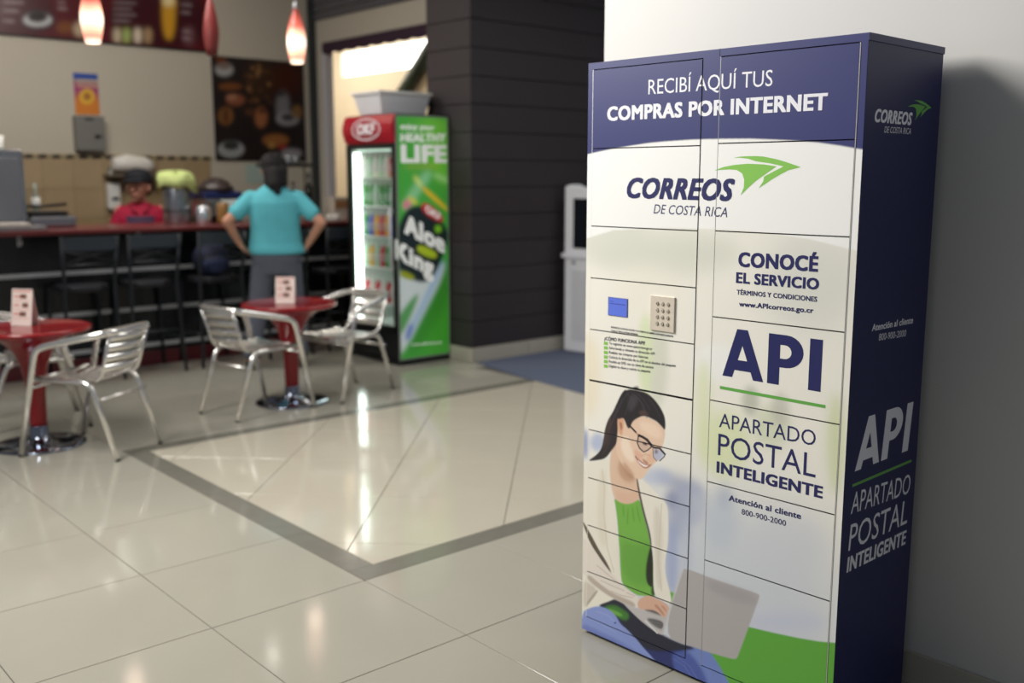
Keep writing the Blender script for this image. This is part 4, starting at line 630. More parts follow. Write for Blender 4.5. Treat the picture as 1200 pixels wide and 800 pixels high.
('poster',[(5.2186,2.2858),(5.2169,2.28),(5.2123,2.2747),(5.2055,2.2707),(5.1973,2.2683),(5.1886,2.2679),(5.1806,2.2695),(5.1742,2.2729),(5.1701,2.2777),(5.1689,2.2834),(5.1706,2.2892),(5.1752,2.2944),(5.1819,2.2985),(5.1902,2.3009),(5.1988,2.3013),(5.2068,2.2997),(5.2133,2.2963),(5.2174,2.2915)],(100, 65, 40),3,0.828,0),
('poster',[(5.341,2.6656),(5.3393,2.6597),(5.3347,2.6544),(5.3278,2.6502),(5.3195,2.6476),(5.3108,2.647),(5.3027,2.6484),(5.2962,2.6517),(5.2921,2.6564),(5.2908,2.662),(5.2926,2.6678),(5.2971,2.6731),(5.304,2.6773),(5.3123,2.6799),(5.321,2.6805),(5.3291,2.6791),(5.3356,2.6759),(5.3398,2.6712)],(138, 96, 58),3,0.828,0),
('poster',[(5.4633,2.2892),(5.4615,2.2833),(5.4568,2.278),(5.4498,2.2739),(5.4414,2.2715),(5.4325,2.271),(5.4242,2.2727),(5.4175,2.2761),(5.4133,2.281),(5.412,2.2867),(5.4138,2.2926),(5.4185,2.2979),(5.4255,2.3021),(5.4339,2.3045),(5.4428,2.3049),(5.4511,2.3033),(5.4578,2.2999),(5.462,2.295)],(100, 65, 40),3,0.828,0),
('poster',[(5.0211,2.6003),(5.0138,2.5774),(4.995,2.5564),(4.9669,2.54),(4.9332,2.53),(4.8978,2.5277),(4.8651,2.5333),(4.8389,2.5461),(4.8224,2.5645),(4.8175,2.5863),(4.8247,2.6089),(4.8431,2.6297),(4.8707,2.6461),(4.9042,2.6562),(4.9395,2.6588),(4.9725,2.6534),(4.9991,2.6408),(5.016,2.6223)],(180, 180, 180),5,0.92,0),
('poster',[(4.9985,2.6314),(4.9932,2.6199),(4.9791,2.6091),(4.9579,2.6003),(4.9322,2.5947),(4.9052,2.5928),(4.88,2.5949),(4.8598,2.6008),(4.8469,2.6096),(4.8428,2.6204),(4.848,2.6318),(4.8619,2.6426),(4.8829,2.6513),(4.9084,2.657),(4.9354,2.659),(4.9607,2.657),(4.9811,2.6512),(4.9943,2.6423)],(117, 92, 75),5,0.92,0),
('poster',[(5.1167,2.4335),(5.1077,2.4197),(5.0832,2.4067),(5.0462,2.396),(5.0013,2.3889),(4.954,2.3863),(4.91,2.3884),(4.8746,2.3949),(4.8519,2.405),(4.8445,2.4176),(4.8532,2.4311),(4.8771,2.444),(4.9133,2.4546),(4.9577,2.4619),(5.0049,2.4647),(5.0493,2.4628),(5.0855,2.4564),(5.1089,2.4462)],(126, 75, 37),5,0.92,0),
('poster',[(4.9476,2.6956),(4.9435,2.686),(4.9327,2.6771),(4.9165,2.6698),(4.8968,2.6652),(4.8761,2.6637),(4.8569,2.6655),(4.8414,2.6703),(4.8316,2.6777),(4.8285,2.6867),(4.8325,2.6962),(4.8432,2.7051),(4.8593,2.7123),(4.8788,2.717),(4.8995,2.7186),(4.9188,2.7168),(4.9344,2.712),(4.9444,2.7046)],(126, 67, 33),5,0.92,0),
('poster',[(5.1441,2.2966),(5.1364,2.2753),(5.1163,2.256),(5.0861,2.2409),(5.0498,2.232),(5.0116,2.2303),(4.9763,2.2358),(4.9479,2.248),(4.93,2.2653),(4.9244,2.2856),(4.932,2.3066),(4.9517,2.3257),(4.9813,2.3408),(5.0174,2.3499),(5.0555,2.3519),(5.0911,2.3466),(5.1199,2.3345),(5.1384,2.3171)],(142, 84, 58),5,0.92,0),
('poster',[(5.0501,2.3195),(5.046,2.3098),(5.035,2.301),(5.0185,2.294),(4.9985,2.2897),(4.9774,2.2887),(4.9578,2.291),(4.942,2.2963),(4.932,2.304),(4.9288,2.3132),(4.9329,2.3228),(4.9438,2.3316),(4.9601,2.3386),(4.98,2.3429),(5.0011,2.344),(5.0208,2.3418),(5.0367,2.3365),(5.0469,2.3287)],(176, 126, 100),5,0.92,0),
('poster',[(4.9981,2.1238),(4.9914,2.0914),(4.9753,2.0625),(4.9516,2.0407),(4.9234,2.0286),(4.8941,2.0276),(4.8672,2.0378),(4.8459,2.0578),(4.8328,2.0854),(4.8294,2.1171),(4.836,2.1492),(4.8519,2.1778),(4.8752,2.1996),(4.9032,2.212),(4.9325,2.2133),(4.9596,2.2034),(4.9811,2.1834),(4.9945,2.1558)],(138, 92, 50),5,0.92,0),
('poster',[(4.9435,2.1216),(4.9403,2.0932),(4.9338,2.0681),(4.9249,2.0493),(4.9145,2.0391),(4.9041,2.0388),(4.8947,2.0482),(4.8876,2.0664),(4.8836,2.0911),(4.8832,2.1192),(4.8864,2.1475),(4.8929,2.1726),(4.9018,2.1913),(4.9121,2.2016),(4.9225,2.202),(4.9319,2.1926),(4.939,2.1745),(4.9431,2.1499)],(75, 42, 25),5,0.92,0),
('poster',[(5.3968,2.1255),(5.3905,2.0865),(5.3757,2.0518),(5.3542,2.0258),(5.3287,2.0115),(5.3023,2.0106),(5.2781,2.0233),(5.2592,2.0478),(5.2476,2.0812),(5.2448,2.1196),(5.2511,2.1582),(5.2657,2.1926),(5.2869,2.2186),(5.3122,2.2331),(5.3386,2.2343),(5.3628,2.222),(5.382,2.1976),(5.3938,2.1641)],(159, 100, 63),5,0.92,0),
('poster',[(5.3839,2.1957),(5.3808,2.1859),(5.3727,2.177),(5.3606,2.1702),(5.3459,2.1663),(5.3305,2.1656),(5.3162,2.1684),(5.3047,2.1742),(5.2974,2.1823),(5.2951,2.1919),(5.2982,2.2016),(5.3063,2.2104),(5.3183,2.2172),(5.3329,2.2212),(5.3483,2.2219),(5.3627,2.2192),(5.3743,2.2134),(5.3816,2.2052)],(50, 25, 21),5,0.92,0),
('poster',[(5.2662,2.1766),(5.2614,2.1629),(5.2489,2.1506),(5.2301,2.1411),(5.2074,2.1355),(5.1836,2.1346),(5.1615,2.1383),(5.1437,2.1463),(5.1325,2.1576),(5.129,2.1708),(5.1337,2.1843),(5.1461,2.1966),(5.1646,2.2061),(5.1872,2.2117),(5.211,2.2128),(5.2332,2.2091),(5.2511,2.2012),(5.2626,2.1899)],(92, 58, 37),5,0.92,0),
('poster',[(5.6742,2.2513),(5.6667,2.192),(5.6497,2.1394),(5.6254,2.1),(5.5967,2.0785),(5.5672,2.0774),(5.5404,2.0969),(5.5196,2.1343),(5.5071,2.1853),(5.5045,2.2435),(5.512,2.3022),(5.5288,2.3542),(5.5528,2.3935),(5.5812,2.4153),(5.6106,2.4169),(5.6375,2.3981),(5.6586,2.361),(5.6714,2.31)],(126, 126, 130),8,0.92,0),
('poster',[(5.6438,2.3929),(5.639,2.3809),(5.6261,2.3699),(5.6066,2.3613),(5.583,2.356),(5.5582,2.3547),(5.5351,2.3575),(5.5165,2.3641),(5.5046,2.3737),(5.5008,2.3851),(5.5056,2.397),(5.5183,2.4079),(5.5376,2.4166),(5.561,2.4219),(5.5858,2.4233),(5.6091,2.4206),(5.6279,2.414),(5.64,2.4044)],(50, 46, 50),5,0.92,0),
('poster',[(5.7887,2.1262),(5.7788,2.1),(5.7524,2.0764),(5.7128,2.0582),(5.6649,2.0477),(5.6146,2.046),(5.5679,2.0533),(5.5305,2.0686),(5.5066,2.0901),(5.4991,2.1152),(5.5087,2.1409),(5.5344,2.1643),(5.5732,2.1825),(5.6205,2.1933),(5.6708,2.1954),(5.7179,2.1885),(5.7562,2.1733),(5.7808,2.1517)],(155, 155, 159),6,0.92,0),
('poster',[(5.7292,2.1384),(5.7235,2.1243),(5.708,2.1116),(5.6847,2.1017),(5.6565,2.0959),(5.6268,2.0948),(5.5991,2.0986),(5.5769,2.1067),(5.5627,2.1182),(5.5581,2.1318),(5.5638,2.1457),(5.579,2.1583),(5.602,2.1682),(5.63,2.1741),(5.6597,2.1754),(5.6875,2.1717),(5.7101,2.1636),(5.7246,2.1521)],(42, 37, 42),5,0.92,0),
('poster',[(5.8284,2.2003),(5.8233,2.1743),(5.8108,2.1511),(5.7923,2.1336),(5.7701,2.1238),(5.747,2.1229),(5.7256,2.131),(5.7086,2.1471),(5.698,2.1692),(5.695,2.1947),(5.7,2.2205),(5.7124,2.2436),(5.7307,2.2611),(5.7528,2.271),(5.7759,2.2721),(5.7974,2.2642),(5.8145,2.2482),(5.8253,2.226)],(134, 100, 58),5,0.92,0),
('poster',[(5.1107,1.7785),(5.0999,1.7475),(5.0717,1.72),(5.0298,1.6993),(4.9792,1.688),(4.9263,1.6873),(4.8774,1.6972),(4.8383,1.7165),(4.8136,1.7427),(4.8061,1.7728),(4.8166,1.8033),(4.844,1.8304),(4.885,1.8511),(4.9348,1.8628),(4.9877,1.8641),(5.0372,1.8546),(5.0772,1.8355),(5.1028,1.8091)],(159, 163, 163),4,0.92,0),
('poster',[(5.0508,1.8194),(5.0445,1.802),(5.0277,1.7865),(5.0027,1.7748),(4.9725,1.7683),(4.9407,1.7677),(4.9113,1.7731),(4.8877,1.7839),(4.8728,1.7986),(4.8682,1.8155),(4.8744,1.8327),(4.8909,1.8481),(4.9156,1.8598),(4.9455,1.8664),(4.9772,1.8672),(5.0069,1.8619),(5.0308,1.8513),(5.0461,1.8365)],(25, 29, 26),3,0.92,0),
('poster',[(5.6498,1.89),(5.639,1.8679),(5.6096,1.8481),(5.5654,1.833),(5.5118,1.8243),(5.4555,1.8231),(5.4032,1.8295),(5.3612,1.8426),(5.3343,1.8609),(5.3257,1.882),(5.3362,1.9037),(5.3647,1.9233),(5.4079,1.9384),(5.4607,1.9474),(5.517,1.9489),(5.5699,1.9429),(5.6129,1.9299),(5.6408,1.9115)],(155, 100, 54),5,0.92,0),
('poster',[(5.4805,1.8284),(5.4774,1.8185),(5.4691,1.8097),(5.4568,1.8031),(5.4419,1.7994),(5.4262,1.7991),(5.4116,1.8022),(5.4,1.8084),(5.3925,1.8168),(5.3902,1.8265),(5.3934,1.8364),(5.4015,1.8451),(5.4138,1.8518),(5.4286,1.8555),(5.4443,1.8559),(5.4589,1.8528),(5.4707,1.8467),(5.4782,1.8382)],(184, 142, 75),5,0.92,0),
('poster',[(5.6172,1.8168),(5.6136,1.8068),(5.6041,1.798),(5.5899,1.7912),(5.5726,1.7875),(5.5544,1.7871),(5.5374,1.7902),(5.5238,1.7964),(5.5151,1.8049),(5.5124,1.8147),(5.516,1.8246),(5.5254,1.8335),(5.5395,1.8402),(5.5567,1.844),(5.5749,1.8444),(5.5919,1.8414),(5.6056,1.8352),(5.6144,1.8267)],(168, 50, 42),5,0.92,0),
('poster',[(5.8111,1.7474),(5.8023,1.7292),(5.7783,1.713),(5.7421,1.7007),(5.6982,1.6939),(5.6521,1.6933),(5.6091,1.6989),(5.5746,1.7101),(5.5525,1.7255),(5.5453,1.7432),(5.5539,1.7611),(5.5773,1.7772),(5.6128,1.7895),(5.6562,1.7965),(5.7023,1.7974),(5.7456,1.7919),(5.7809,1.7808),(5.8037,1.7654)],(155, 151, 159),5,0.92,0),
('flyer',[(3.3454,2.4998),(3.665,2.5221),(3.6556,2.3771),(3.3368,2.3737)],(40, 80, 165),10,1,0),
('flyer',[(3.3357,2.3579),(3.6545,2.3609),(3.6472,2.2477),(3.3281,2.2471)],(165, 60, 120),14,1,0),
('flyer',[(3.327,2.2312),(3.6462,2.2315),(3.6335,2.0367),(3.3139,2.0405)],(215, 130, 50),14,1,0),
('flyer',[(3.5745,2.252),(3.5685,2.227),(3.5544,2.2045),(3.534,2.1874),(3.5098,2.1777),(3.4847,2.1765),(3.4618,2.184),(3.4437,2.1991),(3.4328,2.2201),(3.4301,2.2445),(3.4361,2.2693),(3.4499,2.2916),(3.4701,2.3087),(3.4941,2.3185),(3.5192,2.32),(3.5423,2.3127),(3.5605,2.2977),(3.5717,2.2766)],(235, 190, 60),5,1,0),
('flyer',[(3.5422,2.2503),(3.5388,2.2365),(3.531,2.224),(3.5197,2.2145),(3.5063,2.2091),(3.4923,2.2084),(3.4796,2.2125),(3.4696,2.2209),(3.4634,2.2326),(3.4619,2.2462),(3.4653,2.26),(3.473,2.2723),(3.4842,2.2818),(3.4976,2.2873),(3.5115,2.2881),(3.5243,2.284),(3.5344,2.2757),(3.5406,2.2639)],(150, 70, 50),4,0.8,0),
('flyer',[(3.4013,2.4013),(3.6169,2.4068),(3.6154,2.3827),(3.3996,2.3775)],(220, 210, 150),2,0.7,0),
('flyer',[(3.4138,2.3546),(3.6219,2.359),(3.6209,2.3429),(3.4128,2.3387)],(230, 220, 170),2,0.6,0)]
ARROW = [[(0.5288, 1.527), (0.5483, 1.5296), (0.5677, 1.5305), (0.5965, 1.5305), (0.6203, 1.5289), (0.6625, 1.5211), (0.6948, 1.5121), (0.7312, 1.5008), (0.6958, 1.4932), (0.6735, 1.483), (0.651, 1.4714), (0.6099, 1.4471), (0.6232, 1.4654), (0.625, 1.4775), (0.6547, 1.4914), (0.6817, 1.5031), (0.6398, 1.5115), (0.5972, 1.5172), (0.5728, 1.5243), (0.5485, 1.5267)], [(0.4673, 1.4936), (0.4849, 1.4993), (0.4998, 1.5034), (0.5345, 1.5085), (0.5734, 1.5109), (0.6212, 1.5088), (0.661, 1.5033), (0.6317, 1.4855), (0.5995, 1.4653), (0.5763, 1.4469), (0.5552, 1.4282), (0.564, 1.4488), (0.5646, 1.4693), (0.5576, 1.4857), (0.54, 1.4948), (0.5151, 1.4966), (0.485, 1.4952)]]
SIDE_ARROW = [[(0.2507, 1.6688), (0.2606, 1.6701), (0.2705, 1.6706), (0.2852, 1.6706), (0.2973, 1.6698), (0.3188, 1.6658), (0.3353, 1.6613), (0.3538, 1.6556), (0.3358, 1.6518), (0.3244, 1.6466), (0.3129, 1.6408), (0.292, 1.6286), (0.2988, 1.6378), (0.2997, 1.6439), (0.3148, 1.6509), (0.3286, 1.6568), (0.3072, 1.661), (0.2855, 1.6639), (0.2731, 1.6674), (0.2607, 1.6687)], [(0.2193, 1.652), (0.2283, 1.6549), (0.2359, 1.6569), (0.2536, 1.6595), (0.2734, 1.6607), (0.2978, 1.6596), (0.318, 1.6569), (0.3031, 1.6479), (0.2867, 1.6377), (0.2749, 1.6285), (0.2641, 1.6191), (0.2686, 1.6294), (0.2689, 1.6397), (0.2653, 1.648), (0.2564, 1.6526), (0.2437, 1.6535), (0.2283, 1.6528)]]
LINE = [(0.5099, 0.9036), (0.8325, 0.9024), (0.833, 0.894), (0.5103, 0.8949)]
SIDE_LINE = [(0.0417, 0.6974), (0.3729, 0.699), (0.374, 0.6914), (0.0425, 0.6899)]
SQUARES = [[(0.0793, 0.9774), (0.0953, 0.9777), (0.0955, 0.9679), (0.0795, 0.9673)], [(0.0795, 0.9632), (0.0956, 0.9636), (0.0958, 0.9538), (0.0797, 0.9531)], [(0.0798, 0.949), (0.0959, 0.9494), (0.0961, 0.9395), (0.08, 0.9388)], [(0.0801, 0.9347), (0.0961, 0.9352), (0.0963, 0.9253), (0.0803, 0.9246)], [(0.0804, 0.9204), (0.0964, 0.9209), (0.0966, 0.9111), (0.0806, 0.9103)], [(0.0807, 0.9061), (0.0967, 0.9067), (0.0969, 0.8968), (0.0809, 0.896)]]
SCREEN = [(0.0973, 1.1157), (0.1709, 1.1166), (0.1705, 1.063), (0.0974, 1.0611)]
KEYPAD = [(0.261, 1.1367), (0.3491, 1.1373), (0.3485, 1.0345), (0.261, 1.0343)]
KEYS = [[(0.2862, 1.1153), (0.3049, 1.1153), (0.3235, 1.1154)], [(0.2866, 1.0934), (0.3054, 1.0935), (0.324, 1.0937)], [(0.2869, 1.0726), (0.3057, 1.0729), (0.3244, 1.0731)], [(0.2873, 1.0522), (0.3061, 1.0526), (0.3248, 1.0529)]]
# ------------------------------------------------------------------ setting: floor
X0, Y0, T = -3.0017, 1.932, .6
fl = struct(bx('floor', GROUT, None, -14.5, 3, -3, 9, -.12, -.0045))
def tile_obj(pts, m, name='floor_tile', gap=.0014):
    # inset, chamfered slab from a convex outline
    A = sum(pts[i - 1][0] * pts[i][1] - pts[i][0] * pts[i - 1][1] for i in range(len(pts))) / 2
    if A < 0: pts = pts[::-1]; A = -A
    if A < .0012: return
    cx = sum(p[0] for p in pts) / len(pts); cy = sum(p[1] for p in pts) / len(pts)
    def inset(d):
        out = []
        n = len(pts)
        for i in range(n):
            a, b, c = [Vector(pts[(i + k) % n] + (0,)) for k in (-1, 0, 1)]
            e1 = (b - a).normalized(); e2 = (c - b).normalized(); n1 = Vector((-e1.y, e1.x, 0)); n2 = Vector((-e2.y, e2.x, 0))
            q = n1 + n2; q = q / max(.3, q.dot(n1)) ; out.append((b.x + q.x * d - cx, b.y + q.y * d - cy))
        return out
    b = MB(); i1 = inset(gap); i2 = inset(gap + .0012); b.prism(i1, -.02, -.0012, 0); n = len(i1)
    k = len(b.v); b.add([(x, y, -.0012) for x, y in i1] + [(x, y, 0) for x, y in i2], [tuple(range(n, 2 * n))] + [(i, (i + 1) % n, n + (i + 1) % n, n + i) for i in range(n)], 0)
    return b.build(name, m, fl, loc=(cx, cy, 0))
sq_mesh = None
IN = (X0 - 4 * T, X0, Y0, Y0 + 5 * T)         # square outlined by the grey band
for i in range(-9, 5):
    for j in range(-5, 9):
        x = X0 + i * T; y = Y0 + j * T
        if -4 <= i < 0 and 0 <= j < 5: continue
        if x < -8.3 or x > .7 or y > 7.0: continue
        if y >= 4.9 and x > -6.2: continue       # carpet
        if x > -2.5 and y > 2.75: continue
        if sq_mesh is None:
            o = tile_obj([(x, y), (x + T, y), (x + T, y + T), (x, y + T)], FLOOR); sq_mesh = o.data
        else: link('floor_tile', sq_mesh, fl, loc=(x + T / 2, y + T / 2, 0))
bw = .112
for a, b_, c, d_ in ((IN[0], 1, IN[2], bw), ):
    pass
for k in range(5):       # band strips along y on both sides
    y = Y0 + k * T
    for x in (IN[1] - bw, IN[0]):
        tile_obj([(x, y), (x + bw, y), (x + bw, y + T), (x, y + T)], BAND, 'band_tile', .0007)
for k in range(4):
    x0 = IN[0] + bw if k == 0 else X0 - 4 * T + k * T; x1 = IN[1] - bw if k == 3 else X0 - 4 * T + (k + 1) * T
    tile_obj([(x0, Y0), (x1, Y0), (x1, Y0 + bw), (x0, Y0 + bw)], BAND, 'band_tile', .0007)
r = (IN[0] + bw, IN[1] - bw, IN[2] + bw, IN[3])
for a in range(-6, 7):
    for b_ in range(-6, 9):
        # diamonds: x-y = -6.33+.855a , x+y = -2.11+.855b
        u0, u1 = -6.33 + .855 * a, -6.33 + .855 * (a + 1); w0, w1 = -2.11 + .855 * b_, -2.11 + .855 * (b_ + 1)
        P = [((w_ + u) / 2, (w_ - u) / 2) for u, w_ in ((u0, w0), (u1, w0), (u1, w1), (u0, w1))]
        P = clip_poly(P, r)
        if P:
            q = [P[0]]
            for p in P[1:]:
                if abs(p[0] - q[-1][0]) + abs(p[1] - q[-1][1]) > 1e-4: q.append(p)
            if abs(q[0][0] - q[-1][0]) + abs(q[0][1] - q[-1][1]) < 1e-4: q.pop()
            if len(q) > 2: tile_obj(q, FLOOR2)
b = MB(); b.prism([(-6.15, 5.07), (-5.4, 4.94), (-4.6, 4.85), (-2.56, 4.85), (-2.56, 8.0), (-6.15, 8.0)], -.004, .006)
tag(b.build('carpet', CARPET), 'flat slate grey carpet beside the dark clad pillar', 'carpet')
# ------------------------------------------------------------------ setting: walls
b = MB(); b.box(-2.567, 2.4, 2.722, 2.95, 0, 4.2)
wr = struct(b.build('wall_right', WHITEW))
for k in range(5):
    x = -2.567 + k * .6
    bx('skirting_tile', BASET, wr, x + .001, x + .599, 2.71, 2.7215, .0, .098, bevel=.002)
H2 = 3.62
b = MB(); b.box(-10.3, -10.1, -1.2, 6.2, 0, H2); wb = struct(b.build('wall_back', CREAMW))
b = MB(); b.box(-10.1, -9.84, 6.0, 6.07, 0, H2); b.box(-9.84, -7.3, 6.0, 6.07, 2.93, H2); b.box(-7.3, -6.71, 6.0, 6.07, 0, H2)
ws = struct(b.build('wall_side', CREAMW))
b = MB(); b.box(-14.2, -6.15, 8.0, 8.2, 0, 2.9); b.box(-14.2, -6.15, 8.0, 8.2, 3.25, H2); b.box(-14.2, -12.7, 8.0, 8.2, 2.9, 3.25); b.box(-10.3, -6.15, 8.0, 8.2, 2.9, 3.25)
struct(b.build('wall_far', WARMW))
b = MB(); b.box(-14.4, -14.2, 6.0, 8.2, 0, H2); b.box(-14.2, -10.3, 6.0, 6.07, 0, H2); struct(b.build('wall_end', WARMW))
b = MB(); b.box(-14.4, -4.9, -1.2, 8.2, H2, H2 + .15); struct(b.build('ceiling', CEIL))
win = struct(thing('window_1', (-11.5, 8.0, 2.9)))
GLOWW = mat('daylit_pane', (255, 252, 246), .5, emit=(255, 252, 246), estr=5)
for k in range(4):
    bx('pane', GLOWW, win, -1.2 + k * .6 + .02, -1.2 + (k + 1) * .6 - .02, .05, .06, .02, .33)
bx('window_frame', mat('grey_frame', (190, 186, 178), .4), win, -1.2, 1.2, .07, .1, 0, .35)
# dark clad pillar: plank by plank
pil = struct(thing('wall_pillar', (-6.17, 5.045, 0)))
bx('pillar_core', PLANK, pil, -.56, -.012, .012, 3.2, 0, 4.2)
pm1 = pm2 = None
for k in range(19):
    z = .122 + k * .214
    if pm1 is None:
        b = MB(); b.box(-.56, 0, -.0, .014, 0, .206); o = b.build('plank', PLANK, pil, .003, (0, 0, z)); pm1 = o.data
        b = MB(); b.box(-.014, 0, .0145, 2.98, 0, .206); o = b.build('plank', PLANK, pil, .003, (0, 0, z)); pm2 = o.data
    else:
        link('plank', pm1, pil, .003, (0, 0, z)); link('plank', pm2, pil, .003, (0, 0, z))
for k in range(5): bx('skirting_tile', BASET, pil, -.012, .012, .006 + k * .6, .6 + k * .6, 0, .118, bevel=.002)
bx('skirting_tile', BASET, pil, -.56, .012, -.012, .004, 0, .118, bevel=.002)
# tiled splashback, 28 cm tiles and patterned border tiles, built as pieces of the back wall
TILEM = [mat('beige_glazed_tile_%d' % i, c, .3, var=.08, scale=6) for i, c in enumerate(((168, 146, 112), (160, 138, 104), (174, 152, 120)))]
tm = []
for i in range(3):
    b = MB(); b.box(0, .012, .0015, .2785, .0015, .2785); tm.append(b.mesh('wall_tile', TILEM[i]))
for j in range(12):
    for k in range(4):
        link('wall_tile', tm[random.randrange(3)], wb, .002, (-10.1, 1.36 + j * .28, .53 + k * .28))
BORD = mat('border_tile_pale', (176, 160, 124), .35); BORK = mat('border_motif', (52, 42, 38), .4)
b = MB(); b.box(0, .014, .001, .124, 0, .052, 0)
b.prism([(.012, .020), (.05, .004), (.112, .014), (.118, .030), (.075, .048), (.022, .036)], .0141, .015, 1, Matrix(((0, 0, 1, 0), (1, 0, 0, 0), (0, 1, 0, 0), (0, 0, 0, 1))))
bm_ = b.mesh('border_tile', [BORD, BORK])
for j in range(27): link('border_tile', bm_, wb, 0, (-10.1, 1.36 + j * .125, 1.651))
# dark corner post
struct(bx('trim_1', mat('dark_green_post', (48, 54, 56), .5), None, -10.098, -10.03, 5.93, 5.998, 0, H2))
struct(bx('trim_2', mat('pale_jamb', (205, 202, 205), .5), None, -9.90, -9.82, 5.985, 6.075, 0, 2.93))
# roller shutter over opening
rs = thing('roller_shutter', (-8.4, 5.985, 3.18), 0, 'grey rolled steel shutter above the cafe side opening', 'shutter')
sl = MB(); sl.prism([(0, 0), (-.016, .012), (-.016, .062), (0, .074)], -1.68, 1.68, 0, Matrix(((0, 0, 1, 0), (1, 0, 0, 0), (0, 1, 0, 0), (0, 0, 0, 1))))
slm = sl.mesh('slat', mat('shutter_grey', (112, 110, 116), .45, .4))
for k in range(5): link('slat', slm, rs, 0, (0, 0, k * .082))
# awning valance
b = MB(); M = Matrix(((1, 0, 0, 0), (0, 0, 1, 0), (0, 1, 0, 0), (0, 0, 0, 1)))
pts = [(-1.0, .13), (1.15, .13)]
for k in range(8, -1, -1):
    for t in range(6, -1, -1):
        pts.append((-1.0 + (k + t / 6) * 2.15 / 9, .0 + .025 - .025 * math.sin(PI * t / 6)))
b.prism(pts, 0, .012, 0, M); 
tag(b.build('awning_valance', mat('aubergine_fabric', (58, 34, 52), .8), None, 0, (-8.85, 5.96, 2.80)), 'dark purple scalloped valance over the side opening', 'awning')
b = MB(); b.tube([(-11.9, 7.9, 1.9), (-9.9, 7.9, 3.55)], .09, 6)
tag(b.build('stair_stringer', mat('dark_green_steel', (44, 58, 50), .5)), 'dark green sloping steel beam seen through the side opening', 'beam')

# ------------------------------------------------------------------ canvases
CV = {'front': Canvas(0, .894, 0, 1.813, .001, (247, 243, 231), 1.0),
      'fridge': Canvas(4.52, 5.04, .05, 1.965, .003, (72, 168, 64), 1.6),
      'menu': Canvas(2.0, 4.75, 2.768, 3.5, .008, (84, 20, 28), 3.0),
      'poster': Canvas(4.79, 5.845, 1.668, 2.722, .006, (36, 28, 28), 2.0),
      'flyer': Canvas(3.38, 3.612, 2.076, 2.464, .004, (190, 110, 80), 2.0)}
for cvn, pts, col, blur, al, smooth in PAINT: CV[cvn].fill(pts, col, blur, al, smooth)

# ------------------------------------------------------------------ parcel locker
LW, LD, LH = .8941, .4057, 1.8132
lk = thing('parcel_locker', (-2.16803, 2.23117, 0), math.radians(1.7056), 'tall navy and white self-service parcel locker printed with a smiling woman', 'parcel locker')
VINYLP = print_mat('printed_vinyl', .38)
lf = lambda s, z, dep: (s, dep, z)
Z0 = .0605
LR = [1.7925, 1.5613, 1.3289, 1.1698, 1.0094, .8495, .6885, .5309, .3728, .2165, Z0]
RR = [1.7925, 1.5655, 1.3310, 1.0945, .8585, .6210, .3862, Z0]
LX, RX = (.0190, .4187), (.4760, .8757)
b = MB(); b.box(0, LW, .018, LD, .012, LH); b.box(0, .0185, .0006, .018, .012, LH); b.box(LW - .0178, LW, .0006, .018, .012, LH)
b.box(.0185, LW - .0178, .0006, .018, LX and 1.7945, LH); b.box(.0185, LW - .0178, .0006, .018, .012, Z0 - .002); b.box(.4202, .4745, .0006, .018, .012, LH)
b.build('carcass', NAVY, lk, .0012)
b = MB(); b.box(.0188, LX[1] + .0012, .0165, .0178, Z0 - .001, 1.794); b.box(RX[0] - .001, LW - .018, .0165, .0178, Z0 - .001, 1.794); b.build('recess_lining', GAP, lk)
for xa in (.0190, .8738): bx('hinge_rail', HINGE, lk, xa, xa + .0019, -.0012, .0165, Z0, 1.7925)
bx('lock_rail', STEEL, lk, .4760, .4782, -.0012, .0165, Z0, 1.7925); bx('lock_rail', STEEL, lk, .4178, .4187, .001, .0165, Z0, 1.7925)
b = MB(); b.box(.02, LW - .02, .02, LD - .02, 0, .012); b.build('plinth', BLACK, lk)
frame_r = [(0, .0188, .012, LH, .002), (.0188, LX[1] + .0012, 1.794, LH, .006), (LX[1] + .0012, .4752, .012, LH, .0018), (.4752, LW - .018, 1.794, LH, .006),
           (LW - .018, LW, .012, LH, .002), (.0188, LX[1] + .0012, .012, Z0 - .002, .002), (.4752, LW - .018, .012, Z0 - .002, .002)]
ff = link('face_frame', print_mesh('face_frame', frame_r, CV['front'], lf, .0006, [VINYLP, NAVY]), lk)
doors = []
for i in range(10):
    z1, z0 = LR[i], LR[i + 1]; g1 = .0016 if i != 5 else .0042
    doors.append(('left', i, LX[0] + .0022, LX[1] - .0012, z0 + .0016, z1 - g1, .0016 if i >= 5 else (.002 if i < 2 else .005)))
for i in range(7):
    z1, z0 = RR[i], RR[i + 1]
    doors.append(('right', i, RX[0] + .0026, RX[1] - .0022, z0 + .0016, z1 - .0016, .002 if i in (0, 1, 2, 5, 6) else .005))
front_items = [it for (w_, t, s0, s1, z0, z1, h, bd, sh, c) in TEXTS if w_ == 'front' and t != 'API' for it in text_items(t, s0, s1, z0, z1, h, bd, sh, INKM[c])]
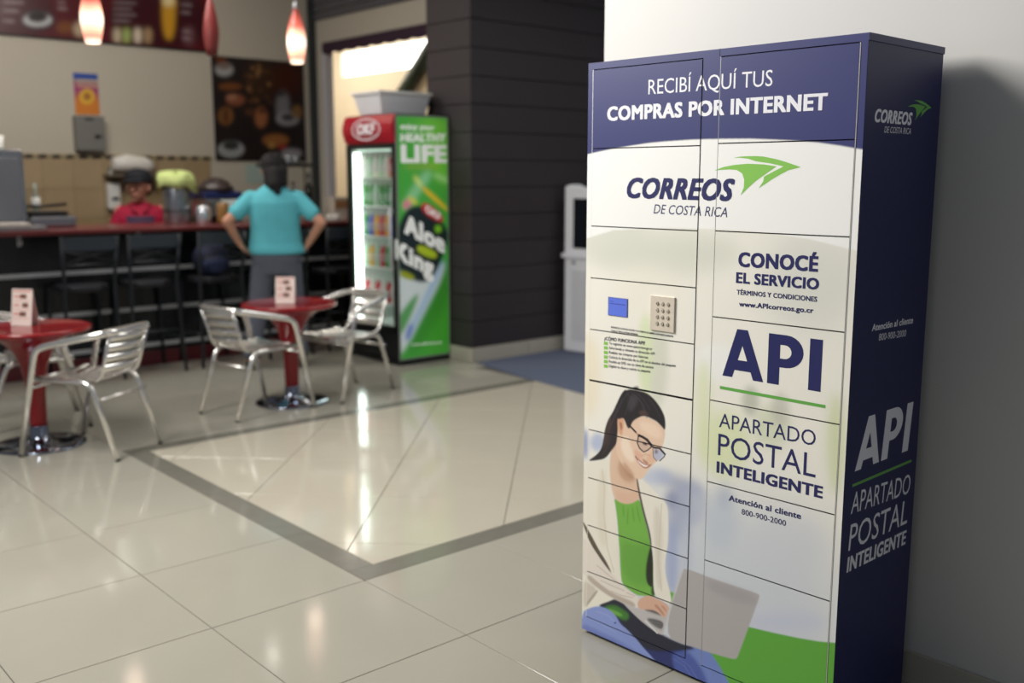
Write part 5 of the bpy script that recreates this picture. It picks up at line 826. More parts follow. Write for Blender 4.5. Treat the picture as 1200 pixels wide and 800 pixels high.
def api_letters(s0, s1, z0, cap, shear, m):
    w_ = s1 - s0 - shear * cap; q = lambda *ps: [(s0 + u * w_ + v * shear * cap, z0 + v * cap) for u, v in ps]
    P = [q((0, 0), (.107, 0), (.205, .67), (.1995, 1), (.143, 1)), q((.329, 0), (.436, 0), (.256, 1), (.1995, 1), (.205, .67)), q((.1296, .156), (.3003, .156), (.2607, .37), (.1611, .37)),
         q((.474, 0), (.594, 0), (.594, 1), (.474, 1)), q((.88, 0), (1, 0), (1, 1), (.88, 1))]
    n = 12; O = [(.655 + .168 * math.sin(PI * i / n), .6775 + .3225 * math.cos(PI * i / n)) for i in range(n + 1)]; I_ = [(.64 + .066 * math.sin(PI * i / n), .665 + .135 * math.cos(PI * i / n)) for i in range(n + 1)]
    O = [(.594, 1)] + O + [(.594, .355)]; I_ = [(.594, .80)] + I_ + [(.594, .53)]
    for i in range(len(O) - 1): P.append(q(I_[i], I_[i + 1], O[i + 1], O[i]))
    return (P, m)
front_items.append(api_letters(.5169, .8168, .934, .1346, 0, INKN))
front_items += [([t for p in ARROW for t in triangulate(p)], INKG), (triangulate(LINE), INKS), ([t for p in SQUARES for t in triangulate(p)], INKG)]
fmap = lambda s, z, l=0: (s, -.0021 - l, z)
for side, i, s0, s1, z0, z1, res in doors:
    me = print_mesh('door', [(s0, s1, z0, z1, res)], CV['front'], lambda s, z, dep: (s, dep - .0018, z), .014, [VINYLP, STEEL])
    dr = link('control_panel' if (side, i) == ('left', 3) else 'door', me, lk)
    tri_obj('lettering', front_items, dr, fmap, (s0, s1, z0, z1))
    if (side, i) == ('left', 3):
        b = MB(); (xa, za), (xb, _), _, (_, zc) = SCREEN[0], SCREEN[1], SCREEN[2], SCREEN[3]
        zt = (SCREEN[0][1] + SCREEN[1][1]) / 2; zb = (SCREEN[2][1] + SCREEN[3][1]) / 2
        b.box(xa - .002, xb + .001, -.0035, -.0018, zb - .001, zt + .001, 1)
        b.box(xa, xb, -.0040, -.0035, zb, zt, 0)
        b.box(xa + .006, xa + .02, -.0042, -.0040, zt - .012, zt - .0105, 2); b.box(xa + .006, xb - .006, -.0042, -.0040, zt - .019, zt - .0172, 2)
        b.build('display', [mat('blue_lcd', (92, 112, 205), .3, emit=(92, 112, 205), estr=.25), mat('lcd_bezel', (70, 70, 110), .4), mat('lcd_ink', (60, 70, 160), .4)], dr)
        kx0 = (KEYPAD[0][0] + KEYPAD[3][0]) / 2; kx1 = (KEYPAD[1][0] + KEYPAD[2][0]) / 2; kz1 = (KEYPAD[0][1] + KEYPAD[1][1]) / 2; kz0 = (KEYPAD[2][1] + KEYPAD[3][1]) / 2
        b = MB(); b.box(kx0, kx1, -.0065, -.0018, kz0, kz1); kp = b.build('keypad', mat('keypad_steel', (222, 210, 192), .45, .1, var=.12, scale=60), dr, .0012)
        KM = [mat('key_steel', (206, 194, 176), .4, .15), INKD]
        dg = '123456789*0#'
        xs = [kx0 + (kx1 - kx0) * t for t in (.30, .52, .74)]; zs = [kz1 - (kz1 - kz0) * t for t in (.22, .41, .60, .79)]
        for q in range(12):
            cx, cz = xs[q % 3], zs[q // 3]; b = MB()
            ring = lambda rr, yy: [(cx + rr * math.cos(2 * PI * k / 14), yy, cz + rr * math.sin(2 * PI * k / 14)) for k in range(14)]
            b.add(ring(.0053, -.0066) + ring(.0053, -.0085) + ring(.0045, -.0092), [tuple(range(28, 42))] + [(a, (a + 1) % 14, 14 + (a + 1) % 14, 14 + a) for a in range(14)] + [(14 + a, 14 + (a + 1) % 14, 28 + (a + 1) % 14, 28 + a) for a in range(14)], 0, False)
            b.add(ring(.0060, -.0067) + ring(.0053, -.0067), [(a, (a + 1) % 14, 14 + (a + 1) % 14, 14 + a) for a in range(14)], 1)
            for t in place_text(dg[q], cx - .0019, cx + .0019, cz - .0027, cz - .0027, .0054, 0):
                b.add([(x, -.0094, z) for x, z in t], [(0, 1, 2)], 1)
            b.build('key', KM, dr)
for r_ in frame_r: tri_obj('lettering', front_items, ff, lambda s, z, l=0: (s, -.0003 - l, z), r_[:4])
bx('module_joint', mat('joint_shadow', (30, 33, 70), .6), lk, .4722, .4730, -.0006, .02, 1.794, LH + .0004)
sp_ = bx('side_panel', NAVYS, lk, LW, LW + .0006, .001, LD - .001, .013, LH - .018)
side_items = [it for (w_, t, s0, s1, z0, z1, h, bd, sh, c) in TEXTS if w_ == 'side' and t != 'API' for it in text_items(t, s0, s1, z0, z1, h, bd, sh, INKM[c])]
side_items += [api_letters(*[(e[2], e[3], (e[4] + e[5]) / 2, e[6]) for e in TEXTS if e[0] == 'side' and e[1] == 'API'][0], .12, INKL)]
side_items += [([t for p in SIDE_ARROW for t in triangulate(p)], INKS), (triangulate(SIDE_LINE), INKS)]
for nm, it in (('lettering', side_items), ): tri_obj(nm, it, sp_, lambda t, z, l=0: (LW + .0009 + l, t, z))
bx('top_lip', NAVY, lk, LW + .0002, LW + .003, 0, LD + .002, LH - .018, LH + .0004, bevel=.0008)
# ------------------------------------------------------------------ bistro tables
def make_table(x, y, label):
    t = thing('bistro_table', (x, y, 0), 0, label, 'table', 'red pedestal bistro tables')
    b = MB(); b.lathe([(.0, 0), (.238, 0), (.242, .006), (.23, .014), (.16, .022), (.07, .036), (.05, .05), (.047, .11), (.0465, .112)], 0, 0, 40); b.build('base', CHROME, t)
    b = MB(); b.lathe([(.044, .105), (.046, .13), (.047, .2), (.05, .3), (.058, .38), (.075, .46), (.105, .53), (.14, .575), (.185, .61), (.23, .632), (.2301, .636), (.05, .637)], 0, 0, 36); b.build('pedestal', RED, t)
    b = MB(); b.lathe([(.20, .628), (.285, .636), (.305, .645), (.31, .655), (.306, .664), (.295, .668), (.29, .6665), (.0, .6665)], 0, 0, 48); b.build('tabletop', RED, t)
    return t
make_table(-5.862, 3.243, 'round glossy red pedestal table in front of the man in the teal shirt')
make_table(-5.835, 1.640, 'round glossy red pedestal table at the left edge, in front of the bar stools')
CARD = mat('card_print', (240, 224, 214), .5, var=.03)
CPR = mat('card_pink', (214, 110, 96), .5); CBR = mat('card_brown', (120, 76, 60), .5)
def tent(x, y, rz, label, w_, h_):
    M = Matrix(((1, 0, 0, 0), (0, 0, 1, 0), (0, 1, 0, 0), (0, 0, 0, 1)))
    t = thing('table_card', (x, y, .668), rz, label, 'table card', None)
    b = MB(); d = .035
    for sg in (-1, 1):
        b.add([(-w_ / 2, sg * d, 0), (w_ / 2, sg * d, 0), (w_ / 2, 0, h_), (-w_ / 2, 0, h_), (-w_ / 2, sg * d - sg * .002, 0), (w_ / 2, sg * d - sg * .002, 0), (w_ / 2, -sg * .002, h_ - .003), (-w_ / 2, -sg * .002, h_ - .003)],
              [(0, 1, 2, 3), (7, 6, 5, 4), (0, 4, 5, 1), (1, 5, 6, 2), (2, 6, 7, 3), (3, 7, 4, 0)], 0)
    b.build('card', CARD, t)
    b = MB()
    def q(u0, u1, v0, v1, mi):
        f = lambda u, v: (u, -d * (1 - v / h_) - .0009, v)
        b.add([f(u0, v0), f(u1, v0), f(u1, v1), f(u0, v1)], [(0, 1, 2, 3)], mi)
    for k, v in enumerate((.80, .56, .32)):
        q(-w_ * .1 + k % 2 * w_ * .12, w_ * .22 + k % 2 * w_ * .1, h_ * v - .012, h_ * v + .012, 1)
        q(-w_ * .4, -w_ * .12, h_ * v - .004, h_ * v + .004, 0)
        q(-w_ * .4, w_ * .4, h_ * (v - .12) - .001, h_ * (v - .12) + .001, 0)
    q(-w_ * .45, w_ * .45, h_ * .93, h_ * .96, 0)
    b.build('card_print', [CPR, CBR], t)
tent(-5.86, 3.22, math.radians(50), 'white tent card with pink print standing on the centre red table', .125, .17)
tent(-5.925, 1.635, math.radians(38), 'tent menu card standing on the left red table', .125, .20)

# ------------------------------------------------------------------ aluminium armchairs
def make_chair(label):
    t = thing('aluminium_armchair', (0, 0, 0), 0, label, 'chair', 'slatted aluminium armchairs')
    b = MB()
    # arm loop: front foot - arm - round back - arm - front foot   (local: +y is the front)
    half = [(.249, .265, .012), (.249, .135, .565), (.243, .105, .598), (.215, -.19, .664), (.170, -.278, .682)]
    loop = half + [(-x, y, z) for x, y, z in half[::-1]]
    b.tube(fillet(loop, .06, 5), .0185, 10, 0, r2=.0125); b.build('arm_frame', ALU, t)
    for sg in (-1, 1):
        b = MB(); b.tube(fillet([(sg * .19, .20, .412), (sg * .186, -.15, .412), (sg * .185, -.289, .012)], .06, 5), .0145, 10); b.build('leg', ALU, t)
        b = MB(); b.tube(fillet([(sg * .145, -.14, .41), (sg * .150, -.195, .435), (sg * .158, -.272, .68)], .04, 3), .010, 8); b.build('back_post', ALU, t)
        b = MB(); b.lathe([(.0, .0), (.0135, .0), (.0135, .013), (.0, .013)], sg * .249, .267, 10); b.build('foot_cap', RUBBER, t)
        b = MB(); b.lathe([(.0, .0), (.0125, .0), (.0125, .014), (.0, .014)], sg * .185, -.290, 10); b.build('foot_cap', RUBBER, t)
    b = MB(); b.tube([(-.184, -.215, .325), (.184, -.215, .325)], .008, 8); b.build('stretcher', ALU, t)
    b = MB(); b.tube([(-.247, .177, .38), (.247, .177, .38)], .009, 8); b.tube([(-.19, .20, .412), (.19, .20, .412)], .011, 8); b.tube([(-.248, .170, .412), (-.19, .178, .412)], .009, 8); b.tube([(.248, .170, .412), (.19, .178, .412)], .009, 8); b.build('seat_frame', ALU, t)
    for k in range(4):     # back slats, bowed
        z0 = .455 + k * .056; b = MB(); vs = []; N = 8
        f = lambda z: ((z - .435) / .245)
        for i in range(N + 1):
            u = -1 + 2 * i / N
            for (zz, off) in ((z0, 0), (z0 + .046, 0), (z0 + .046, .004), (z0, .004)):
                q = f(zz); xw = (.150 + .018 * q); yb = -.195 - .080 * q
                vs.append((u * xw, yb - .025 * (1 - u * u) + off, zz))
        fs = []
        for i in range(N):
            a = i * 4
            for m_ in range(4): fs.append((a + m_, a + 4 + m_, a + 4 + (m_ + 1) % 4, a + (m_ + 1) % 4))
        b.add(vs, fs, 0, True); b.build('back_slat', ALU, t)
    for k in range(6):     # seat slats, running across and dished
        y0 = -.135 + k * .057; b = MB(); vs = []; N = 8
        for i in range(N + 1):
            u = -1 + 2 * i / N; zz = .417 - .022 * (1 - u * u) + (.006 if k in (0, 5) else 0)
            for (yy, dz) in ((y0, 0), (y0 + .043, 0), (y0 + .043, .002), (y0 + .032, .007), (y0 + .011, .007), (y0, .002)): vs.append((u * .190, yy, zz + dz + .004))
        fs = []
        for i in range(N):
            a = i * 6
            for m_ in range(6): fs.append((a + m_, a + (m_ + 1) % 6, a + 6 + (m_ + 1) % 6, a + 6 + m_))
        b.add(vs, fs, 0, True); b.build('seat_slat', ALU, t)
    return t
ch = make_chair('')
def chair(fx, fy, dx, dy, label, first=[True]):
    """fx,fy middle between the front feet, (dx,dy) facing"""
    o = ch if first[0] else copy_tree(ch); first[0] = False
    n = math.hypot(dx, dy); dx /= n; dy /= n
    o.location = (fx - dx * .265, fy - dy * .265, 0); o.rotation_euler = (0, 0, math.atan2(-dx, dy)); o['label'] = label
    return o
chair(-5.772, 1.694, -.8406, -.5416, 'empty aluminium armchair nearest the camera, right of the left red table')
chair(-5.865, 3.218, -.1833, .983, 'empty aluminium armchair on the left side of the centre red table')
chair(-5.833, 3.409, .2014, -.9795, 'empty aluminium armchair right of the centre red table, before the drinks fridge')
chair(-6.32, 2.04, .17, .985, 'aluminium armchair mostly hidden behind the left red table')

# ------------------------------------------------------------------ bar stools
def make_stool():
    t = thing('bar_stool', (0, 0, 0), 0, '', 'bar stool', 'black metal bar stools along the counter')
    # local +y faces the counter
    for sg in (-1, 1):
        b = MB(); b.tube(fillet([(sg * .20, -.23, .0), (sg * .175, -.19, .70), (sg * .195, -.25, 1.06)], .1, 4), .014, 8); b.build('rear_leg', BLACKM, t)
        b = MB(); b.tube([(sg * .20, .20, .0), (sg * .17, .16, .67)], .014, 8); b.build('front_leg', BLACKM, t)
        b = MB(); b.tube([(sg * .192, -.215, .26), (sg * .192, .188, .26)], .009, 6); b.build('side_rail', BLACKM, t)
    b = MB(); b.tube([(-.192, .188, .22), (.192, .188, .22)], .011, 6); b.build('foot_rail', BLACKM, t)
    b = MB(); b.tube([(-.19, -.215, .33), (.19, -.215, .33)], .009, 6); b.build('rear_rail', BLACKM, t)
    b = MB(); b.prism([(.19 * math.cos(a) * min(1, 1 / max(abs(math.cos(a)), abs(math.sin(a)), .78) * .9), .19 * math.sin(a) * min(1, 1 / max(abs(math.cos(a)), abs(math.sin(a)), .78) * .9)) for a in [2 * PI * i / 28 for i in range(28)]], .66, .705); b.build('seat', VINYL, t, .012)
    b = MB()
    vs = []; N = 8
    for i in range(N + 1):
        u = -1 + 2 * i / N
        for zz, off in ((.965, 0), (1.06, -.012), (1.06, .006), (.965, .018)): vs.append((u * .19, -.235 - .03 * (1 - u * u) - off, zz))
    b.add(vs, [(i * 4 + m_, i * 4 + (m_ + 1) % 4, i * 4 + 4 + (m_ + 1) % 4, i * 4 + 4 + m_) for i in range(N) for m_ in range(4)], 0, False)
    b.build('backrest', mat('dark_slate_back', (44, 52, 60), .45), t)
    b = MB()
    for sg in (-1, 1): b.tube([(-.185 * sg, -.225, .87), (0, -.25, .93), (.185 * sg, -.235, .955)], .006, 6)
    b.tube([(-.18, -.222, .86), (.18, -.222, .86)], .008, 6); b.build('lattice', BLACKM, t)
    return t
st = make_stool()
for i, (x, y, lb) in enumerate(((-7.60, 2.50, 'black metal bar stool behind the left red table, first from the left'), (-7.62, 2.98, 'black metal bar stool second from the left, in front of the woman at the counter'),
                                (-7.62, 3.52, 'black bar stool just left of the man with a navy backpack on its seat'), (-7.62, 4.10, 'black bar stool half hidden behind the man in teal'),
                                (-7.62, 4.66, 'black bar stool between the man and the drinks fridge'))):
    o = st if i == 0 else copy_tree(st)
    o.location = (x, y, 0); o.rotation_euler = (0, 0, math.radians(90)); o['label'] = lb

# ------------------------------------------------------------------ counter
ct = thing('service_counter', (-7.82, 3.0, 0), 0, 'long black cafe counter with maroon top and three metal strips', 'counter')
bx('countertop', MAROON, ct, -.62, .21, -3.0, 2.6, 1.066, 1.101, bevel=.008)
bx('front_panel', BLACKP, ct, -.5, 0, -2.98, 2.58, .114, 1.064)
bx('kickplate', KICK, ct, -.5, .006, -2.98, 2.58, 0, .112)
for z in (.77, .457, .165): bx('metal_strip', STRIP, ct, .0005, .010, -2.98, 2.58, z - .016, z + .016, bevel=.002)
for y in (-.84, .03, .9, 1.6):
    b = MB(); b.tube(fillet([(.004, y, 1.03), (.06, y, 1.03), (.06, y, 1.0), (.06, y, 1.02)][:3], .02, 3), .007, 6); b.box(.0005, .008, y - .014, y + .014, .985, 1.055); b.build('purse_hook', STRIP, ct)
CT = 1.1015
# ------------------------------------------------------------------ drinks fridge
fg = thing('drinks_fridge', (-6.44, 4.525, 0), 0, 'upright glass-door drinks fridge wrapped in green bottle artwork', 'fridge')
BLK = mat('fridge_black', (18, 20, 22), .35)
FW = .71; FD = .505
b = MB(); b.box(-FW, 0, 0, FD, .0, .035); b.box(-FW, -.004, .02, FD, .035, .27); b.build('base', BLK, fg, .004)
b = MB(); b.box(-FW, -FW + .02, .02, FD, .27, 1.965); b.box(-.022, -.004, .02, FD, .27, 1.965); b.box(-FW, -.004, FD - .02, FD, .27, 1.965); b.box(-FW, -.004, .02, FD, 1.945, 1.965); b.build('cabinet', BLK, fg)
b = MB(); b.box(-FW + .021, -.023, .05, FD - .021, .29, .30); b.box(-FW + .021, -FW + .026, .05, FD - .021, .30, 1.70); b.box(-FW + .026, -.023, FD - .026, FD - .021, .30, 1.70); b.box(-.028, -.023, .05, FD - .021, .3, 1.7); b.build('liner', mat('white_liner', (225, 232, 226), .5), fg)
b = MB(); b.box(-FW, -.004, -.0, .02, 1.71, 1.74); b.box(-FW, -FW + .05, 0, .02, .27, 1.71); b.box(-.07, -.004, 0, .02, .27, 1.71); b.box(-FW, -.004, 0, .02, .27, .31)
dr = b.build('door', BLK, fg, .003)
gm = mat('clear_glass', (255, 255, 255), .02, trans=1, var=0, spec=.5)
bx('glass', gm, dr, -FW + .05, -.07, .008, .012, .31, 1.71)
b = MB(); b.tube([(-.055, -.03, .75), (-.055, -.03, 1.25)], .009, 8); b.tube([(-.055, -.03, .78), (-.055, .004, .78)], .007, 6); b.tube([(-.055, -.03, 1.22), (-.055, .004, 1.22)], .007, 6); b.build('handle', STRIP, dr)
b = MB(); vs = []
N = 6; prof = [(-.035 * math.sin(PI * i / N), 1.745 + .215 * i / N) for i in range(N + 1)] + [(.018, 1.96), (.018, 1.745)]
b.prism(prof, -FW + .004, -.01, 0, Matrix(((0, 0, 1, 0), (1, 0, 0, 0), (0, 1, 0, 0), (0, 0, 0, 1))))
hd = b.build('header_sign', mat('red_header', (158, 24, 40), .3, emit=(158, 24, 40), estr=.08), fg)
def oval(cx, cz, rx, rz, n=28, rot=0): return [(cx + rx * math.cos(2 * PI * i / n) * math.cos(rot) - rz * math.sin(2 * PI * i / n) * math.sin(rot), cz + rx * math.cos(2 * PI * i / n) * math.sin(rot) + rz * math.sin(2 * PI * i / n) * math.cos(rot)) for i in range(n)]
hc = -.355
ring = [(o1, o2) for o1, o2 in zip(oval(hc, 1.852, .20, .085), oval(hc, 1.852, .188, .075))]
quads = [(ring[i][0], ring[(i + 1) % 28][0], ring[(i + 1) % 28][1], ring[i][1]) for i in range(28)]
ht = text_items('OKF', hc - .13, hc + .13, 1.812, 1.812, .085, 1, .1, INKW) + [(quads, INKW)]
tri_obj('lettering', ht, hd, lambda s, z, l=0: (s, -.0375 - l, z))
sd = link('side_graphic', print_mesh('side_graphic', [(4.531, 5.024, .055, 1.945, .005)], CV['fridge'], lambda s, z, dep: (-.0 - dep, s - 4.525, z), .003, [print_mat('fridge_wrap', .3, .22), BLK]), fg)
fr_items = []
for (w_, t_, s0, s1, z0, z1, h_, bd, sh_, c) in TEXTS:
    if w_ == 'fridge' and t_ in ('Aloe', 'King'): h_ *= 1.2
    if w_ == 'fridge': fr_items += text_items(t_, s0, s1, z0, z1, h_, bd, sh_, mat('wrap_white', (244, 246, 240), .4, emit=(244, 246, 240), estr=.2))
tri_obj('lettering', fr_items, sd, lambda s, z, l=0: (.0009 + l, s - 4.525, z))
b = MB()
for xx in (0.004, FD - .004): b.box(-.004, .004, xx - .006, xx + .006, .05, 1.955)
b.box(-.004, .004, .0, FD, 1.943, 1.957); b.box(-.004, .004, 0, FD, .043, .055); b.build('edge_trim', mat('grey_edging', (150, 160, 150), .4, .4), fg)
LED = mat('led_tube', (235, 255, 240), .5, emit=(215, 255, 232), estr=.9)
b = MB(); b.tube([(-FW + .055, .06, .33), (-FW + .055, .06, 1.68)], .014, 8); b.build('light_tube', LED, fg)
bx('light_strip', LED, fg, -FW + .06, -.08, .06, .075, 1.685, 1.70)
l = bpy.data.lights.new('fridge_light', 'AREA'); l.shape = 'RECTANGLE'; l.size = .13; l.size_y = 1.35; l.energy = 3.2; l.color = (.86, 1, .93)
lo = bpy.data.objects.new('fridge_light', l); C.objects.link(lo); lo.location = (-6.44 - FW + .075, 4.525 + .055, 1.0); lo.rotation_euler = (Vector((1, .5, 0))).to_track_quat('-Z', 'Y').to_euler()
SHE = mat('white_wire_shelf', (225, 230, 225), .4)
shz = (.46, .75, 1.0, 1.24, 1.47)
for z in shz:
    s_ = bx('shelf', SHE, fg, -FW + .03, -.032, .06, FD - .03, z, z + .012)
cols = [((60, 150, 70), 'green'), ((180, 220, 190), 'pale green'), ((200, 60, 70), 'red'), ((230, 170, 60), 'orange'), ((70, 90, 200), 'blue'), ((235, 235, 225), 'white')]
bottles = {}
def bottle(ci):
    if ci in bottles: return bottles[ci]
    c, nm = cols[ci]; b = MB()
    b.lathe([(.0, 0), (.026, 0), (.028, .01), (.028, .12), (.022, .145), (.011, .165), (.011, .175)], 0, 0, 12, 0)
    b.lathe([(.0285, .04), (.0287, .045), (.0287, .10), (.0285, .105)], 0, 0, 12, 1); b.lathe([(.0, .173), (.013, .173), (.013, .19), (.0, .19)], 0, 0, 10, 2)
    bottles[ci] = b.mesh('drink_bottle', [mat('drink_' + nm.replace(' ', '_'), c, .25), mat('bottle_label_' + nm.replace(' ', '_'), tuple(int(v * .5 + 110) for v in c), .5), WHITEP]); return bottles[ci]
shn = ('lowest', 'second lowest', 'middle', 'fourth', 'top')
plan = {0: [2, 5, 2, 5, 2, 5, 2], 1: [1, 3, 1, 2, 0, 5, 1], 2: [0, 4, 3, 2, 3, 4, 0], 3: [0, 0, 1, 0, 0, 1, 0], 4: [5, 1, 5, 1, 5, 2, 2]}
for k, z in enumerate(shz):
    for i in range(7):
        ci = plan[k][i]
        o = link('drink_bottle', bottle(ci), None, 0, (-6.44 - FW + .12 + i * .077, 4.525 + .11, z + .0125))
        tag(o, '%s drink bottle, %s from the left on the %s shelf of the fridge' % (cols[ci][1], ('first', 'second', 'third', 'fourth', 'fifth', 'sixth', 'seventh')[i], shn[k]), 'bottle', 'bottles on the %s fridge shelf' % shn[k])
# plastic tub on top
t = thing('storage_tub', (-6.78, 4.725, 1.9655), 0, 'translucent white plastic tub on top of the drinks fridge', 'tub')
TUB = mat('milky_plastic', (222, 222, 226), .35)
b = MB(); b.prism([(-.15, -.20), (.15, -.20), (.15, .22), (-.15, .22)], 0, .16, 0, None, [(-.19, -.24), (.19, -.24), (.19, .25), (-.19, .25)]); b.build('body', TUB, t, .006)
b = MB(); b.box(-.205, .205, -.255, .262, .155, .178); b.build('rim', WHITEP, t, .005)
# ------------------------------------------------------------------ white self-service totem
t = thing('information_totem', (-6.09, 6.0, .0065), math.radians(4), 'white freestanding totem with a dark screen, partly behind the locker', 'kiosk')
WT = mat('white_gloss_shell', (235, 235, 238), .3)
pts = [(0, 0), (.56, 0), (.56, .012), (.6, .012)]
b = MB(); b.box(.0, .62, 0, .16, .0, .80); b.build('lower_shell', WT, t, .015)
M = Matrix(((1, 0, 0, 0), (0, 0, 1, 0), (0, 1, 0, 0), (0, 0, 0, 1)))
b = MB(); out = [(0, .84), (.62, .84), (.62, 1.40), (.56, 1.415), (.5, 1.392), (.12, 1.392), (.06, 1.415), (0, 1.40)]
b.prism(out, 0, .14, 0, M); b.build('upper_shell', WT, t, .01)
bx('screen', mat('dark_screen', (22, 26, 32), .15), t, .10, .52, -.006, -.001, .885, 1.30, bevel=.002)
b = MB(); b.box(-.012, .632, -.03, .16, .80, .84); b.build('ledge', WT, t, .008)
b = MB(); b.ball((.11, -.008, .765), .016, 8); b.build('lock', STEEL, t)
bx('front_hatch', mat('pale_hatch', (214, 214, 218), .4), t, .09, .53, -.006, -.001, .10, .70, bevel=.003)
# ------------------------------------------------------------------ wall items
t = thing('menu_board', (-10.1, 3.3, 2.768), 0, 'long dark red menu board with drinks pictures high on the back wall', 'menu board')
link('printed_face', print_mesh('printed_face', [(2.0, 4.75, 2.768, 3.5, .009)], CV['menu'], lambda s, z, dep: (.04 - dep, s - 3.3, z - 2.768), .03, [print_mat('menu_print', .3, .06), BLACK]), t)
bx('frame', BLACK, t, .0005, .038, -1.315, 1.465, -.012, .745)
t = thing('coffee_poster', (-10.1, 5.318, 1.668), 0, 'black coffee poster with cups, beans and pastries on the back wall', 'poster')
link('printed_face', print_mesh('printed_face', [(4.79, 5.845, 1.668, 2.722, .008)], CV['poster'], lambda s, z, dep: (.022 - dep, s - 5.318, z - 1.668), .015, [print_mat('poster_print', .35), BLACK]), t)
bx('frame', BLACK, t, .0005, .02, -.535, .535, -.008, 1.062)
me = print_mesh('flyer', [(3.382, 3.612, 2.076, 2.463, .005)], CV['flyer'], lambda s, z, dep: (-10.094 - dep, s, z), .004, [print_mat('flyer_print', .4), WHITEP])
tag(link('flyer', me), 'small blue, magenta and orange flyer above the grey wall box', 'flyer')
t = thing('wall_box', (-10.1, 3.484, 1.735), 0, 'grey metal wall cabinet under the colourful flyer', 'cabinet')
bx('body', mat('grey_metal_box', (122, 120, 116), .45), t, .0005, .10, -.137, .137, 0, .325, bevel=.006)
bx('slot', BLACK, t, .1, .103, -.05, .03, .285, .305); bx('latch', BLACK, t, .1, .108, .03, .09, .12, .15)
t = thing('soap_dispenser', (-10.088, 3.67, 1.17), 0, 'white soap dispenser on the tiled wall, left of the woman', 'dispenser')
bx('body', WHITEP, t, .0005, .10, -.06, .06, 0, .255, bevel=.02); bx('lever', BLACK, t, .1, .104, -.03, .035, .09, .12)
t = thing('wall_switch', (-10.088, 3.675, 1.47), 0, 'small switch plate above the soap dispenser', 'switch')
bx('plate', mat('grey_switch', (128, 130, 118), .5), t, .0005, .012, -.035, .035, 0, .11, bevel=.003); bx('rocker', WHITEP, t, .012, .016, -.012, .012, .035, .075)
o = bx('paper_notice', mat('pale_green_paper', (170, 190, 182), .6), None, -10.098, -10.094, 5.12, 5.34, 1.42, 1.62); tag(o, 'pale green paper notice under the coffee poster', 'notice')
# pendant lamps
SHL = mat('lit_glass_shade', (255, 150, 120), .3, emit=(255, 118, 88), estr=.9)
def lamp(x, y, zb, label, on):
    t = thing('pendant_lamp', (x, y, zb), 0, label, 'pendant lamp', 'glass pendant lamps over the counter')
    prof = [(.048, 0), (.062, .06), (.075, .14), (.074, .20), (.060, .28), (.040, .35), (.024, .40), (.016, .42)]
    b = MB(); k_ = 1 if on else .78; b.lathe([(r_ * k_, h_) for r_, h_ in prof], 0, 0, 20)
    m = mat('shade_core_glow', (255, 220, 200), .3, emit=(255, 205, 180), estr=4.5)
    if on:
        nt = m.node_tree
        if 'shape' not in nt.nodes:
            tc = nt.nodes.new('ShaderNodeTexCoord'); sp = nt.nodes.new('ShaderNodeSeparateXYZ'); cr = nt.nodes.new('ShaderNodeValToRGB'); cr.name = 'shape'
            mr = nt.nodes.new('ShaderNodeMapRange'); mr.inputs['From Max'].default_value = .42
            nt.links.new(tc.outputs['Object'], sp.inputs[0]); nt.links.new(sp.outputs['Z'], mr.inputs['Value']); nt.links.new(mr.outputs[0], cr.inputs[0])
            e = cr.color_ramp.elements; e[0].position = 0; e[0].color = L4((255, 232, 210)); e[1].position = .95; e[1].color = L4((112, 40, 34))
            for p, c in ((.10, (238, 140, 118)), (.22, (255, 205, 170)), (.38, (255, 250, 235)), (.52, (255, 190, 160)), (.66, (186, 88, 74))):
                k = e.new(p); k.color = L4(c)
            nt.links.new(cr.outputs[0], nt.nodes['Principled BSDF'].inputs['Emission Color'])
            nt.nodes['Principled BSDF'].inputs['Emission Strength'].default_value = 1.5
            nt.links.new(cr.outputs[0], nt.nodes['Principled BSDF'].inputs['Base Color'])
    b.build('lamp_shade', m if on else mat('unlit_red_glass', (120, 46, 44), .35), t)
    b = MB(); b.lathe([(.018, .415), (.018, .45), (.012, .47)], 0, 0, 12); b.build('socket', STRIP, t)
    b = MB(); b.tube([(0, 0, .46), (0, 0, H2 - zb - .02)], .003, 6); b.build('cord', BLACK, t)
    b = MB(); b.lathe([(.05, H2 - zb - .025), (.05, H2 - zb - .001)], 0, 0, 16); b.build('canopy', STRIP, t)
    if on:
        l = bpy.data.lights.new('pendant_bulb', 'POINT'); l.energy = 1.2; l.color = (1, .75, .6); l.shadow_soft_size = .07
        lo = bpy.data.objects.new('pendant_bulb', l); C.objects.link(lo); lo.location = (x, y, zb - .06)
lamp(-7.3, 2.597, 2.397, 'lit pink glass pendant lamp hanging in front of the menu board', True)
lamp(-7.3, 4.187, 2.377, 'lit pink glass pendant lamp beside the coffee poster', True)
lamp(-7.3, 3.47, 2.38, 'unlit dark red glass pendant lamp at the right end of the menu board', False)
# recessed spots in the cafe ceiling
for (x, y, lb) in ((-9.30, 4.80, 'recessed ceiling spot nearest the coffee poster'), (-8.77, 2.9, 'recessed ceiling spot above the bar counter')):
    t = thing('ceiling_spot', (x, y, H2), 0, lb, 'ceiling light')
    b = MB(); b.lathe([(.055, -.012), (.055, -.010)], 0, 0, 20); b.build('lamp_disc', mat('spot_glow', (255, 250, 240), .5, emit=(255, 250, 240), estr=25), t)
    b = MB(); b.lathe([(.08, -.009), (.08, -.0005)], 0, 0, 20); b.build('rim', WHITEP, t)
